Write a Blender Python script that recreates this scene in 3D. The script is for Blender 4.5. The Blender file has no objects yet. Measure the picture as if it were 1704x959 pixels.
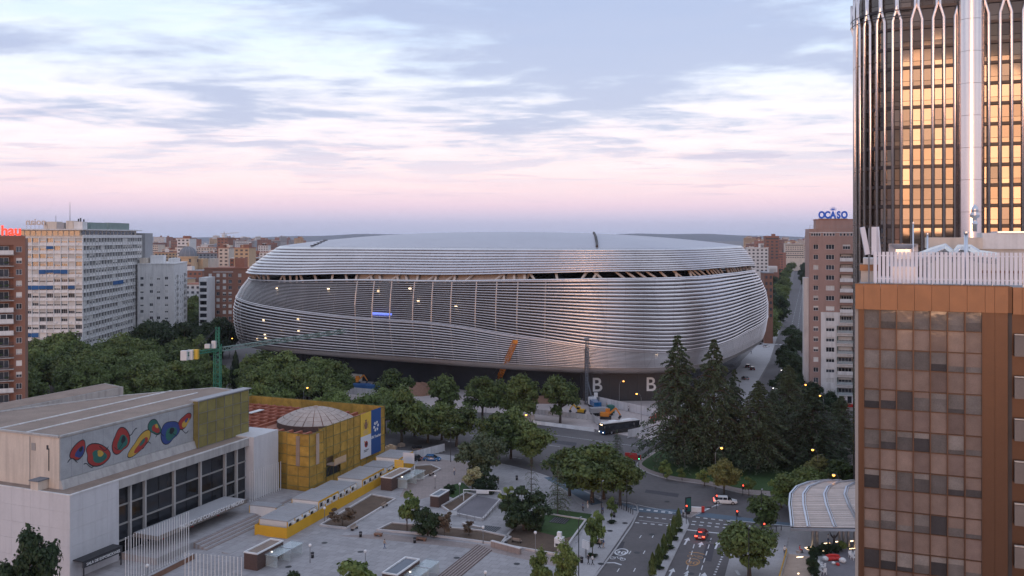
import bpy, bmesh, math, random
import numpy as np
from mathutils import Vector, Matrix
R = math.radians
random.seed(7)
rng = np.random.default_rng(7)
scene = bpy.context.scene
col = scene.collection

# ------------------------------------------------------------------ camera
FPX, EYE, HOR, CX = 1500.0, 54.0, 393.0, 852.0      # focal length in photo pixels, eye height, horizon row, centre column
cam_d = bpy.data.cameras.new('camera'); cam = bpy.data.objects.new('camera', cam_d); col.objects.link(cam)
cam_d.sensor_width = 36.0; cam_d.lens = FPX / 1704 * 36
cam_d.shift_y = -(479.5 - HOR) / 1704
cam_d.clip_start = 0.5; cam_d.clip_end = 40000
cam.location = (0, 0, EYE); cam.rotation_euler = (R(90), 0, 0)
scene.camera = cam

# ------------------------------------------------------------------ view, sky, sun
vs = scene.view_settings
vs.view_transform = 'Standard'; vs.look = 'None'; vs.exposure = 0.42; vs.gamma = 1.0; vs.use_curve_mapping = False
SUN_AZ, SUN_EL = R(200.0), R(0.8)     # compass-like angle from +Y towards +X: behind the camera, a little to the left

def lin(v):
    v = v / 255.0
    return v / 12.92 if v <= 0.04045 else ((v + 0.055) / 1.055) ** 2.4
def rgb(r, g, b): return (lin(r), lin(g), lin(b), 1.0)

CLOUD_OFF = (-3.3, 4.2, 0)
def build_world():
    w = bpy.data.worlds.new('World'); scene.world = w; w.use_nodes = True
    nt = w.node_tree; N = nt.nodes; L = nt.links; N.clear()
    out = N.new('ShaderNodeOutputWorld'); bg = N.new('ShaderNodeBackground'); L.new(bg.outputs[0], out.inputs[0])
    tc = N.new('ShaderNodeTexCoord'); sep = N.new('ShaderNodeSeparateXYZ'); L.new(tc.outputs['Generated'], sep.inputs[0])
    def math_(op, a, b=None, clamp=False):
        m = N.new('ShaderNodeMath'); m.operation = op; m.use_clamp = clamp
        for i, v in enumerate((a, b)):
            if v is None: continue
            if isinstance(v, (int, float)): m.inputs[i].default_value = v
            else: L.new(v, m.inputs[i])
        return m.outputs[0]
    def ramp(fac, stops, interp='LINEAR'):
        r = N.new('ShaderNodeValToRGB'); cr = r.color_ramp; cr.interpolation = interp
        while len(cr.elements) < len(stops): cr.elements.new(0.5)
        for e, (p, c) in zip(cr.elements, stops): e.position = p; e.color = c
        L.new(fac, r.inputs[0]); return r.outputs[0]
    def mix(fac, a, b):
        m = N.new('ShaderNodeMix'); m.data_type = 'RGBA'
        if isinstance(fac, (int, float)): m.inputs[0].default_value = fac
        else: L.new(fac, m.inputs[0])
        for i, v in ((6, a), (7, b)):
            if isinstance(v, tuple): m.inputs[i].default_value = v
            else: L.new(v, m.inputs[i])
        return m.outputs[2]
    zup = math_('MAXIMUM', sep.outputs[2], 0.0)
    # clear evening air by height above the horizon
    g = ramp(zup, [(0.0, rgb(172, 184, 214)), (0.016, rgb(188, 190, 218)), (0.034, rgb(222, 200, 219)), (0.055, rgb(240, 214, 222)),
                   (0.085, rgb(234, 222, 231)), (0.125, rgb(228, 229, 241)), (0.18, rgb(215, 227, 244)), (0.26, rgb(196, 216, 243)),
                   (0.5, rgb(202, 214, 238)), (1.0, rgb(196, 208, 234))])
    sky = N.new('ShaderNodeTexSky'); sky.sky_type = 'NISHITA'; sky.sun_disc = False
    sky.sun_elevation = R(1.5); sky.sun_rotation = SUN_AZ; sky.altitude = 650; sky.air_density = 1.0; sky.dust_density = 2.0
    ns = N.new('ShaderNodeVectorMath'); ns.operation = 'SCALE'; ns.inputs['Scale'].default_value = 0.05; L.new(sky.outputs[0], ns.inputs[0])
    # cloud deck: the view direction is carried up to a flat layer
    den = math_('ADD', zup, 0.045)
    px = math_('DIVIDE', sep.outputs[0], den); py = math_('DIVIDE', sep.outputs[1], den)
    cb = N.new('ShaderNodeCombineXYZ'); L.new(px, cb.inputs[0]); L.new(py, cb.inputs[1])
    def cloud(scale, sx, sy, off, detail=8, rough=0.58, dist=0.6, rot=0.0):
        mp = N.new('ShaderNodeMapping'); mp.inputs['Scale'].default_value = (sx, sy, 1); mp.inputs['Location'].default_value = off
        mp.inputs['Rotation'].default_value = (0, 0, rot)
        L.new(cb.outputs[0], mp.inputs[0])
        n = N.new('ShaderNodeTexNoise'); n.inputs['Scale'].default_value = scale; n.inputs['Detail'].default_value = detail
        n.inputs['Roughness'].default_value = rough; n.inputs['Distortion'].default_value = dist
        L.new(mp.outputs[0], n.inputs[0]); return n.outputs[0]
    def sstep(v, a, b):
        m = N.new('ShaderNodeMapRange'); m.interpolation_type = 'SMOOTHSTEP'; m.inputs[1].default_value = a; m.inputs[2].default_value = b
        L.new(v, m.inputs[0]); return m.outputs[0]
    c1 = cloud(0.46, 1.0, 0.9, CLOUD_OFF, detail=10, rough=0.55, dist=0.35, rot=R(14))
    c2 = cloud(1.3, 0.6, 1.25, (1.7, 2.2, 0), dist=0.5, rot=R(-6))
    c3 = cloud(3.6, 0.7, 1.1, (9.0, 4.0, 0), detail=7, dist=0.3)
    c4 = cloud(1.05, 0.8, 1.0, (6.3, 2.9, 0), detail=9, rough=0.6, dist=0.5, rot=R(20))
    big = math_('ADD', math_('ADD', math_('MULTIPLY', c1, 0.52), math_('MULTIPLY', c4, 0.26)), math_('ADD', math_('MULTIPLY', c2, 0.10), math_('MULTIPLY', c3, 0.12)))
    m1 = sstep(big, 0.445, 0.535)
    hi = sstep(zup, 0.02, 0.11)
    white = mix(math_('MULTIPLY', math_('MULTIPLY', sstep(c3, 0.35, 0.65), 0.5), hi), g, rgb(232, 236, 245))
    lowpink = ramp(zup, [(0.0, rgb(186, 182, 208)), (0.06, rgb(190, 180, 208)), (0.12, rgb(166, 174, 206)), (0.25, rgb(156, 168, 203)), (1.0, rgb(165, 180, 214))])
    thin = math_('MULTIPLY', sstep(c2, 0.56, 0.64), math_('SUBTRACT', 1.0, sstep(zup, 0.10, 0.17)))
    s1 = mix(math_('MULTIPLY', math_('MULTIPLY', thin, 0.55), sstep(zup, 0.025, 0.07)), white, lowpink)
    s2 = mix(math_('MULTIPLY', math_('MULTIPLY', m1, 0.9), sstep(zup, 0.03, 0.12)), s1, lowpink)
    edge = math_('MULTIPLY', math_('MULTIPLY', sstep(big, 0.42, 0.46), math_('SUBTRACT', 1.0, sstep(big, 0.46, 0.52))), sstep(zup, 0.03, 0.07))
    s3 = mix(math_('MULTIPLY', math_('MULTIPLY', edge, 0.4), math_('SUBTRACT', 1.0, sstep(zup, 0.1, 0.2))), s2, rgb(244, 216, 222))
    add = N.new('ShaderNodeMix'); add.data_type = 'RGBA'; add.blend_type = 'ADD'; add.inputs[0].default_value = 1.0
    L.new(s3, add.inputs[6]); L.new(ns.outputs[0], add.inputs[7])
    L.new(add.outputs[2], bg.inputs[0]); bg.inputs[1].default_value = 0.92
build_world()
sun_d = bpy.data.lights.new('sun', 'SUN'); sun = bpy.data.objects.new('sun', sun_d); col.objects.link(sun)
sun_d.energy = 0.7; sun_d.angle = R(20); sun_d.color = (1.0, 0.55, 0.30)
sd = Vector((math.sin(SUN_AZ) * math.cos(SUN_EL), math.cos(SUN_AZ) * math.cos(SUN_EL), math.sin(SUN_EL)))
sun.rotation_euler = (-sd).to_track_quat('-Z', 'Y').to_euler(); sun.location = sd * 300 + Vector((0, 0, 100))

# ------------------------------------------------------------------ materials
MATS = {}
def M(name, c, rough=0.7, metal=0.0, var=0.12, scale=0.6, obj_var=0.0, bump=0.0, bscale=8.0, emit=0.0, spec=0.4, stain=0.0, alpha=1.0, grid=None, coat=0.0, trans=0.0):
    """procedural material: base colour with two scales of grain, per-piece variation, streaky wear, relief"""
    m = bpy.data.materials.new(name); m.use_nodes = True; nt = m.node_tree; N = nt.nodes; L = nt.links
    b = N['Principled BSDF']
    b.inputs['Roughness'].default_value = rough; b.inputs['Metallic'].default_value = metal
    b.inputs['Specular IOR Level'].default_value = spec; b.inputs['Alpha'].default_value = alpha
    b.inputs['Coat Weight'].default_value = coat; b.inputs['Transmission Weight'].default_value = trans
    geo = N.new('ShaderNodeNewGeometry')
    def noise(sc, det=4, vec=None):
        n = N.new('ShaderNodeTexNoise'); n.inputs['Scale'].default_value = sc; n.inputs['Detail'].default_value = det
        L.new(vec or geo.outputs['Position'], n.inputs[0]); return n.outputs[0]
    def mth(op, a, b2):
        q = N.new('ShaderNodeMath'); q.operation = op
        for i, v in enumerate((a, b2)):
            if isinstance(v, (int, float)): q.inputs[i].default_value = v
            else: L.new(v, q.inputs[i])
        return q.outputs[0]
    val = None
    if var > 0:
        a = mth('MULTIPLY', mth('SUBTRACT', noise(scale), 0.5), 2.4 * var)
        c_ = mth('MULTIPLY', mth('SUBTRACT', noise(scale * 9, 3), 0.5), 1.6 * var)
        val = mth('ADD', mth('ADD', a, c_), 1.0)
    if stain > 0:
        mp = N.new('ShaderNodeMapping'); mp.inputs['Scale'].default_value = (1.3, 1.3, 0.12); L.new(geo.outputs['Position'], mp.inputs[0])
        st = N.new('ShaderNodeMapRange'); st.inputs[1].default_value = 0.45; st.inputs[2].default_value = 0.75
        st.inputs[3].default_value = 1.0; st.inputs[4].default_value = 1.0 - stain
        L.new(noise(0.9, 6, mp.outputs[0]), st.inputs[0])
        val = st.outputs[0] if val is None else mth('MULTIPLY', val, st.outputs[0])
    if obj_var > 0:
        oi = N.new('ShaderNodeObjectInfo')
        ov = mth('ADD', mth('MULTIPLY', mth('SUBTRACT', oi.outputs['Random'], 0.5), 2 * obj_var), 1.0)
        val = ov if val is None else mth('MULTIPLY', val, ov)
    if grid:
        bt = N.new('ShaderNodeTexBrick'); bt.inputs['Scale'].default_value = 1.0
        bt.inputs['Color1'].default_value = (1, 1, 1, 1); bt.inputs['Color2'].default_value = (grid[4] if len(grid) > 4 else 0.86,) * 3 + (1,)
        bt.inputs['Mortar'].default_value = (grid[3],) * 3 + (1,); bt.inputs['Mortar Size'].default_value = grid[2]
        bt.inputs['Brick Width'].default_value = grid[0]; bt.inputs['Row Height'].default_value = grid[1]
        mp = N.new('ShaderNodeMapping'); mp.inputs['Rotation'].default_value = (0, 0, R(22)); L.new(geo.outputs['Position'], mp.inputs[0])
        L.new(mp.outputs[0], bt.inputs[0])
        g_ = N.new('ShaderNodeRGBToBW'); L.new(bt.outputs[0], g_.inputs[0])
        val = g_.outputs[0] if val is None else mth('MULTIPLY', val, g_.outputs[0])
    if val is not None:
        sc = N.new('ShaderNodeVectorMath'); sc.operation = 'SCALE'; sc.inputs[0].default_value = c[:3]; L.new(val, sc.inputs['Scale'])
        L.new(sc.outputs[0], b.inputs['Base Color'])
        if emit == 0:
            rr = mth('ADD', mth('MULTIPLY', mth('SUBTRACT', noise(scale * 3), 0.5), 0.25 * min(rough, 0.5)), rough)
            L.new(rr, b.inputs['Roughness'])
    else: b.inputs['Base Color'].default_value = c
    if bump > 0:
        bp = N.new('ShaderNodeBump'); bp.inputs['Strength'].default_value = bump; bp.inputs['Distance'].default_value = 0.1
        L.new(noise(bscale, 3), bp.inputs['Height']); L.new(bp.outputs[0], b.inputs['Normal'])
    if emit > 0:
        b.inputs['Emission Color'].default_value = c; b.inputs['Emission Strength'].default_value = emit
    MATS[name] = m; return m

def leaf_mat(name, dark, light, warm=0.0):
    m = bpy.data.materials.new(name); m.use_nodes = True; nt = m.node_tree; N = nt.nodes; L = nt.links
    b = N['Principled BSDF']; b.inputs['Roughness'].default_value = 0.55; b.inputs['Specular IOR Level'].default_value = 0.25
    geo = N.new('ShaderNodeNewGeometry'); oi = N.new('ShaderNodeObjectInfo')
    n = N.new('ShaderNodeTexNoise'); n.inputs['Scale'].default_value = 0.45; n.inputs['Detail'].default_value = 3; L.new(geo.outputs['Position'], n.inputs[0])
    a = N.new('ShaderNodeMath'); a.operation = 'ADD'; L.new(geo.outputs['Random Per Island'], a.inputs[0]); L.new(n.outputs[0], a.inputs[1])
    a2 = N.new('ShaderNodeMath'); a2.operation = 'ADD'; L.new(a.outputs[0], a2.inputs[0]); L.new(oi.outputs['Random'], a2.inputs[1])
    d = N.new('ShaderNodeMapRange'); d.inputs[1].default_value = 0.5; d.inputs[2].default_value = 2.4; L.new(a2.outputs[0], d.inputs[0])
    mx = N.new('ShaderNodeMix'); mx.data_type = 'RGBA'; mx.inputs[6].default_value = dark; mx.inputs[7].default_value = light; L.new(d.outputs[0], mx.inputs[0])
    L.new(mx.outputs[2], b.inputs['Base Color'])
    tr = N.new('ShaderNodeBsdfTranslucent'); L.new(mx.outputs[2], tr.inputs[0])
    ms = N.new('ShaderNodeMixShader'); ms.inputs[0].default_value = 0.28; L.new(b.outputs[0], ms.inputs[1]); L.new(tr.outputs[0], ms.inputs[2])
    L.new(ms.outputs[0], N['Material Output'].inputs[0]); MATS[name] = m; return m

M('asphalt', (0.118, 0.107, 0.107, 1), 0.85, var=0.24, scale=0.12, bump=0.2, bscale=6)
M('asphalt_patch', (0.066, 0.062, 0.07, 1), 0.85, var=0.15, scale=0.3)
M('road_paint', (0.62, 0.62, 0.63, 1), 0.7, var=0.2, scale=2.0)
M('ochre_paint', (0.36, 0.2, 0.09, 1), 0.7, var=0.3, scale=2.0)
M('lane_blue', (0.10, 0.14, 0.18, 1), 0.8, var=0.15, scale=0.3)
M('paving_light', (0.40, 0.38, 0.38, 1), 0.8, var=0.1, scale=0.25, grid=(1.2, 0.8, 0.02, 0.75, 0.93))
M('paving_plaza', (0.35, 0.33, 0.33, 1), 0.8, var=0.2, scale=0.10, grid=(1.6, 1.6, 0.04, 0.66, 0.84))
M('paving_warm', (0.31, 0.255, 0.235, 1), 0.85, var=0.15, scale=0.2, grid=(0.8, 0.8, 0.03, 0.75, 0.88))
M('kerb', (0.36, 0.345, 0.345, 1), 0.8, var=0.15, scale=1.0)
M('white_edge', (0.52, 0.49, 0.48, 1), 0.75, var=0.18, scale=0.8)
M('soil', (0.115, 0.078, 0.055, 1), 0.95, var=0.35, scale=0.35, bump=0.6, bscale=3)
M('site_earth', (0.44, 0.38, 0.36, 1), 0.9, var=0.25, scale=0.12, bump=0.4, bscale=1.5)
M('lawn', (0.042, 0.085, 0.022, 1), 0.9, var=0.3, scale=0.25, bump=0.8, bscale=14)
M('ground', (0.17, 0.155, 0.15, 1), 0.9, var=0.25, scale=0.02)
M('hill', (0.10, 0.12, 0.14, 1), 0.95, var=0.25, scale=0.001)
M('court', (0.17, 0.155, 0.165, 1), 0.85, var=0.2, scale=0.3)
M('concrete', (0.40, 0.385, 0.37, 1), 0.8, var=0.12, scale=0.4, stain=0.3)
M('concrete_pale', (0.56, 0.55, 0.56, 1), 0.8, var=0.08, scale=0.3, stain=0.10)
M('cream', (0.60, 0.52, 0.44, 1), 0.8, var=0.1, scale=0.3, stain=0.25)
M('gravel_roof', (0.27, 0.205, 0.165, 1), 0.95, var=0.25, scale=0.3, bump=0.5, bscale=6)
M('grey_roof', (0.34, 0.335, 0.34, 1), 0.8, var=0.15, scale=0.3)
M('dark_glass', (0.02, 0.023, 0.028, 1), 0.08, var=0.0, obj_var=0.5, spec=0.5)
M('window_glass', (0.045, 0.05, 0.06, 1), 0.08, var=0.3, scale=0.8, obj_var=0.6, spec=0.5)
M('frame_grey', (0.30, 0.285, 0.27, 1), 0.6, var=0.1)
M('frame_dark', (0.04, 0.04, 0.045, 1), 0.5, var=0.1)
M('white_paint', (0.72, 0.71, 0.70, 1), 0.6, var=0.08, scale=0.8, stain=0.15)
M('white_stained', (0.66, 0.645, 0.63, 1), 0.7, var=0.1, scale=0.4, stain=0.25)
M('blind', (0.62, 0.60, 0.57, 1), 0.7, var=0.06, obj_var=0.2)
M('awning_blue', (0.02, 0.10, 0.27, 1), 0.7, var=0.15, obj_var=0.2)
M('brick', (0.255, 0.128, 0.09, 1), 0.85, var=0.12, scale=0.5, bump=0.2)
M('brick_pink', (0.36, 0.235, 0.20, 1), 0.85, var=0.08, scale=0.5, stain=0.12)
M('brick_dark', (0.10, 0.062, 0.052, 1), 0.8, var=0.25, scale=3.0)
M('stadium_steel', (0.66, 0.63, 0.63, 1), 0.30, 0.92, var=0.09, scale=0.08, obj_var=0.06, grid=(5.5, 7.3, 0.07, 0.80, 0.95))
M('stadium_roof', (0.50, 0.49, 0.52, 1), 0.5, 0.6, var=0.05, scale=0.05, grid=(5.0, 2.4, 0.05, 0.86, 0.96))
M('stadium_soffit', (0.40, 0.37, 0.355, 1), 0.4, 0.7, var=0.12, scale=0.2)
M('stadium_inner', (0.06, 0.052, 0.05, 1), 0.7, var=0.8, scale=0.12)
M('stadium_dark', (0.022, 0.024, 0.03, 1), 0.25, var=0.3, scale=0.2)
M('stadium_wall', (0.055, 0.05, 0.05, 1), 0.5, var=0.1, scale=0.3)
M('tan_steel', (0.50, 0.40, 0.33, 1), 0.7, var=0.15, scale=0.3)
M('netting', (0.50, 0.30, 0.06, 1), 0.9, var=0.4, scale=0.8, alpha=0.8, bump=0.8, bscale=3, obj_var=0.14)
M('netting_olive', (0.21, 0.18, 0.06, 1), 0.9, var=0.3, scale=0.9, bump=0.6, bscale=2.5, obj_var=0.15)
M('yellow', (0.66, 0.36, 0.025, 1), 0.6, var=0.12, scale=0.5)
M('yellow_pale', (0.70, 0.45, 0.06, 1), 0.6, var=0.1)
M('banner_blue', (0.022, 0.075, 0.24, 1), 0.6, var=0.1, scale=0.5)
M('banner_white', (0.66, 0.66, 0.70, 1), 0.6, var=0.05)
M('red_steel', (0.33, 0.105, 0.06, 1), 0.75, var=0.25, scale=0.5)
M('dome_shell', (0.40, 0.33, 0.29, 1), 0.85, var=0.3, scale=0.5)
M('bronze', (0.20, 0.112, 0.066, 1), 0.42, 0.45, var=0.08, scale=0.5, obj_var=0.05)
M('bronze_dark', (0.10, 0.056, 0.036, 1), 0.4, 0.45, var=0.1, scale=0.5)
M('chrome_rose', (0.80, 0.70, 0.66, 1), 0.2, 1.0, var=0.03, scale=0.2)
M('tower_dark', (0.035, 0.026, 0.026, 1), 0.35, 0.2, var=0.15)
M('galvanised', (0.60, 0.62, 0.66, 1), 0.32, 0.9, var=0.12, scale=1.5)
M('foil', (0.74, 0.70, 0.66, 1), 0.2, 1.0, var=0.08, scale=2, bump=0.8, bscale=3)
M('slat_white', (0.70, 0.70, 0.745, 1), 0.5, var=0.05, obj_var=0.05)
M('bark', (0.085, 0.066, 0.052, 1), 0.95, var=0.3, scale=3)
M('metal_dark', (0.05, 0.05, 0.055, 1), 0.5, 0.5, var=0.1)
M('metal_grey', (0.28, 0.28, 0.29, 1), 0.45, 0.6, var=0.1)
M('crane_green', (0.035, 0.20, 0.13, 1), 0.6, var=0.15)
M('crane_pale', (0.20, 0.28, 0.25, 1), 0.6, var=0.15)
M('crane_orange', (0.62, 0.22, 0.03, 1), 0.6, var=0.15)
M('machine_yellow', (0.68, 0.38, 0.03, 1), 0.6, var=0.15)
M('lamp_glow', (1.0, 0.42, 0.07, 1), emit=4.5, var=0)
M('warm_light', (1.0, 0.72, 0.42, 1), emit=3.5, var=0)
M('white_light', (1.0, 0.92, 0.8, 1), emit=4.0, var=0)
M('red_light', (1.0, 0.06, 0.03, 1), emit=5.0, var=0)
M('green_light', (0.1, 1.0, 0.45, 1), emit=2.0, var=0)
M('sign_red', (0.9, 0.06, 0.03, 1), emit=1.1, var=0)
M('sign_blue', (0.02, 0.09, 0.42, 1), 0.4, var=0.0, emit=0.25)
M('screen_blue', (0.12, 0.2, 0.9, 1), emit=1.3, var=0)
M('tyre', (0.018, 0.018, 0.018, 1), 0.85, var=0.1)
M('car_red', (0.22, 0.02, 0.018, 1), 0.25, var=0.03, coat=0.6)
M('car_white', (0.68, 0.68, 0.68, 1), 0.3, var=0.03, coat=0.5)
M('car_blue', (0.02, 0.13, 0.32, 1), 0.25, 0.2, var=0.03, coat=0.6)
M('car_black', (0.018, 0.018, 0.02, 1), 0.25, var=0.03, coat=0.6)
M('car_grey', (0.22, 0.22, 0.23, 1), 0.3, 0.4, var=0.03, coat=0.5)
M('plastic_red', (0.50, 0.03, 0.025, 1), 0.5, var=0.12)
M('plastic_white', (0.70, 0.69, 0.68, 1), 0.55, var=0.1, obj_var=0.1)
M('hoarding', (0.58, 0.57, 0.58, 1), 0.6, var=0.1, obj_var=0.12, stain=0.2)
M('hoarding_blue', (0.03, 0.10, 0.25, 1), 0.6, var=0.1)
M('skin', (0.42, 0.24, 0.17, 1), 0.6, var=0)
M('cloth_black', (0.018, 0.018, 0.022, 1), 0.9, var=0.1)
M('cloth_white', (0.68, 0.67, 0.66, 1), 0.9, var=0.05)
M('cloth_tan', (0.38, 0.28, 0.21, 1), 0.9, var=0.05)
M('cloth_blue', (0.06, 0.10, 0.2, 1), 0.9, var=0.05)
M('hair', (0.03, 0.02, 0.015, 1), 0.7, var=0)
M('wood', (0.36, 0.27, 0.21, 1), 0.75, var=0.2, scale=0.8, obj_var=0.2)
M('canopy_slat', (0.52, 0.45, 0.41, 1), 0.6, var=0.15, scale=0.6, obj_var=0.16)
M('clear_glass', (0.6, 0.68, 0.68, 1), 0.08, var=0.0, alpha=0.35)
M('stone_red', (0.22, 0.12, 0.08, 1), 0.85, var=0.25, scale=1.5)
M('plant_green', (0.20, 0.26, 0.245, 1), 0.7, var=0.2, scale=0.5)
M('balcony_stone', (0.19, 0.16, 0.14, 1), 0.8, var=0.15, scale=0.6, stain=0.2)
M('slate', (0.16, 0.175, 0.20, 1), 0.6, var=0.2, scale=0.3)
M('ochre_wall', (0.50, 0.35, 0.22, 1), 0.85, var=0.12, scale=0.1)
M('terracotta', (0.34, 0.15, 0.10, 1), 0.85, var=0.2, scale=0.1)
M('far_white', (0.62, 0.60, 0.58, 1), 0.8, var=0.1, scale=0.05)
M('far_grey', (0.30, 0.30, 0.31, 1), 0.8, var=0.15, scale=0.05)
M('far_brick', (0.25, 0.125, 0.09, 1), 0.85, var=0.15, scale=0.05)
M('far_window', (0.06, 0.06, 0.07, 1), 0.3, var=0.2, scale=0.2)
M('mural_ground', (0.34, 0.35, 0.36, 1), 0.6, var=0.22, scale=0.7)
M('mural_red', (0.30, 0.035, 0.03, 1), 0.6, var=0.15)
M('mural_blue', (0.03, 0.055, 0.19, 1), 0.6, var=0.15)
M('mural_green', (0.025, 0.12, 0.10, 1), 0.6, var=0.2)
M('mural_yellow', (0.46, 0.29, 0.05, 1), 0.6, var=0.15)
M('mural_black', (0.016, 0.018, 0.024, 1), 0.6, var=0.15)
leaf_mat('leaf_plane', (0.03, 0.052, 0.017, 1), (0.185, 0.24, 0.075, 1))
leaf_mat('leaf_light', (0.055, 0.09, 0.024, 1), (0.25, 0.31, 0.09, 1))
leaf_mat('leaf_dark', (0.014, 0.028, 0.014, 1), (0.055, 0.085, 0.035, 1))
leaf_mat('leaf_grey', (0.05, 0.07, 0.035, 1), (0.13, 0.16, 0.085, 1))
leaf_mat('leaf_yellow', (0.10, 0.11, 0.03, 1), (0.28, 0.26, 0.09, 1))
leaf_mat('leaf_cedar', (0.04, 0.06, 0.032, 1), (0.15, 0.185, 0.098, 1))
leaf_mat('leaf_dry', (0.09, 0.055, 0.035, 1), (0.20, 0.14, 0.09, 1))
leaf_mat('blossom', (0.30, 0.27, 0.12, 1), (0.5, 0.46, 0.26, 1))

# ------------------------------------------------------------------ geometry helpers
def link(o, parent=None):
    col.objects.link(o)
    if parent is not None: o.parent = parent
    return o
def tag(o, label=None, cat=None, group=None, kind=None):
    if label: o['label'] = label
    if cat: o['category'] = cat
    if group: o['group'] = group
    if kind: o['kind'] = kind
    return o
def thing(name, label, cat, loc=(0, 0, 0), rz=0.0, group=None):
    o = bpy.data.objects.new(name, None); o.empty_display_size = 0.3; link(o)
    o.location = loc; o.rotation_euler = (0, 0, rz)
    return tag(o, label, cat, group)
def copy_tree(o, parent=None):
    c = o.copy(); col.objects.link(c); c.parent = parent
    for ch in list(o.children): copy_tree(ch, c)
    return c
def ground(px, py, h=0.0):
    """photo pixel -> point on the plane z = h"""
    d = FPX * (EYE - h) / (py - HOR)
    return Vector(((px - CX) / FPX * d, d, h))
def at(px, depth, z=0.0): return Vector(((px - CX) / FPX * depth, depth, z))
def hgt(py, depth): return EYE - (py - HOR) / FPX * depth
E0 = R(22.0)                       # the street grid is turned 22 degrees from the view axis
LX = R(90) - E0                    # local x axis = along the avenue, local y = to its left

def mesh_np(name, v, f, mat, parent=None, smooth=False):
    me = bpy.data.meshes.new(name); v = np.asarray(v, dtype=np.float32); f = np.asarray(f, dtype=np.int32)
    k = f.shape[1]
    me.vertices.add(len(v)); me.vertices.foreach_set('co', v.ravel())
    me.loops.add(f.size); me.loops.foreach_set('vertex_index', f.ravel())
    me.polygons.add(len(f)); me.polygons.foreach_set('loop_start', np.arange(0, f.size, k, dtype=np.int32))
    if smooth: me.polygons.foreach_set('use_smooth', np.ones(len(f), dtype=bool))
    me.update(calc_edges=True)
    me.materials.append(MATS[mat])
    return link(bpy.data.objects.new(name, me), parent)

class MB:
    def __init__(s): s.v = []; s.f = []; s.m = []
    def add(s, vs_, fs, mi=0):
        b = len(s.v); s.v += [tuple(p) for p in vs_]
        for f in fs: s.f.append(tuple(b + i for i in f)); s.m.append(mi)
    def box(s, x0, x1, y0, y1, z0, z1, mi=0):
        s.add([(x0, y0, z0), (x1, y0, z0), (x1, y1, z0), (x0, y1, z0), (x0, y0, z1), (x1, y0, z1), (x1, y1, z1), (x0, y1, z1)],
              [(0, 3, 2, 1), (4, 5, 6, 7), (0, 1, 5, 4), (1, 2, 6, 5), (2, 3, 7, 6), (3, 0, 4, 7)], mi)
    def bar(s, a, b, w, h=None, mi=0):
        """square bar from a to b"""
        a = Vector(a); b = Vector(b); d = (b - a).normalized(); h = h or w
        up = Vector((0, 0, 1)) if abs(d.z) < 0.95 else Vector((1, 0, 0))
        sx = d.cross(up).normalized() * w / 2; sy = sx.cross(d).normalized() * h / 2
        p = [a - sx - sy, a + sx - sy, a + sx + sy, a - sx + sy]; q = [v + (b - a) for v in p]
        s.add(p + q, [(0, 3, 2, 1), (4, 5, 6, 7), (0, 1, 5, 4), (1, 2, 6, 5), (2, 3, 7, 6), (3, 0, 4, 7)], mi)
    def tube(s, pts, rad, n=8, mi=0, cap=True):
        pts = [Vector(p) for p in pts]; b = len(s.v)
        rad = rad if isinstance(rad, (list, tuple)) else [rad] * len(pts)
        for i, p in enumerate(pts):
            d = (pts[min(i + 1, len(pts) - 1)] - pts[max(i - 1, 0)]).normalized()
            up = Vector((0, 0, 1)) if abs(d.z) < 0.9 else Vector((1, 0, 0))
            u = d.cross(up).normalized(); w = u.cross(d).normalized()
            for k in range(n):
                a = 2 * math.pi * k / n; s.v.append(tuple(p + (u * math.cos(a) + w * math.sin(a)) * rad[i]))
        for i in range(len(pts) - 1):
            for k in range(n):
                k2 = (k + 1) % n
                s.f.append((b + i * n + k, b + i * n + k2, b + (i + 1) * n + k2, b + (i + 1) * n + k)); s.m.append(mi)
        if cap:
            s.f.append(tuple(b + k for k in range(n))[::-1]); s.m.append(mi)
            e = b + (len(pts) - 1) * n; s.f.append(tuple(e + k for k in range(n))); s.m.append(mi)
    def lathe(s, prof, n=16, c=(0, 0), mi=0):
        b = len(s.v)
        for r, z in prof:
            for k in range(n):
                a = 2 * math.pi * k / n; s.v.append((c[0] + r * math.cos(a), c[1] + r * math.sin(a), z))
        for i in range(len(prof) - 1):
            for k in range(n):
                k2 = (k + 1) % n
                s.f.append((b + i * n + k, b + i * n + k2, b + (i + 1) * n + k2, b + (i + 1) * n + k)); s.m.append(mi)
    def prism(s, poly, z0, z1, mi=0):
        n = len(poly)
        ar = sum(poly[i][0] * poly[(i + 1) % n][1] - poly[(i + 1) % n][0] * poly[i][1] for i in range(n))
        if ar < 0: poly = poly[::-1]
        s.add([(p[0], p[1], z0) for p in poly] + [(p[0], p[1], z1) for p in poly],
              [tuple(range(n))[::-1], tuple(range(n, 2 * n))] + [(i, (i + 1) % n, n + (i + 1) % n, n + i) for i in range(n)], mi)
    def mesh(s, name, mats, smooth=False):
        me = bpy.data.meshes.new(name); me.from_pydata(s.v, [], s.f)
        for m in (mats if isinstance(mats, (list, tuple)) else [mats]): me.materials.append(MATS[m])
        if any(s.m): me.polygons.foreach_set('material_index', s.m)
        if smooth: me.polygons.foreach_set('use_smooth', [True] * len(s.f))
        me.update(); return me
    def build(s, name, mats, parent=None, smooth=False, loc=None):
        o = link(bpy.data.objects.new(name, s.mesh(name, mats, smooth)), parent)
        if loc is not None: o.location = loc
        return o

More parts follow.
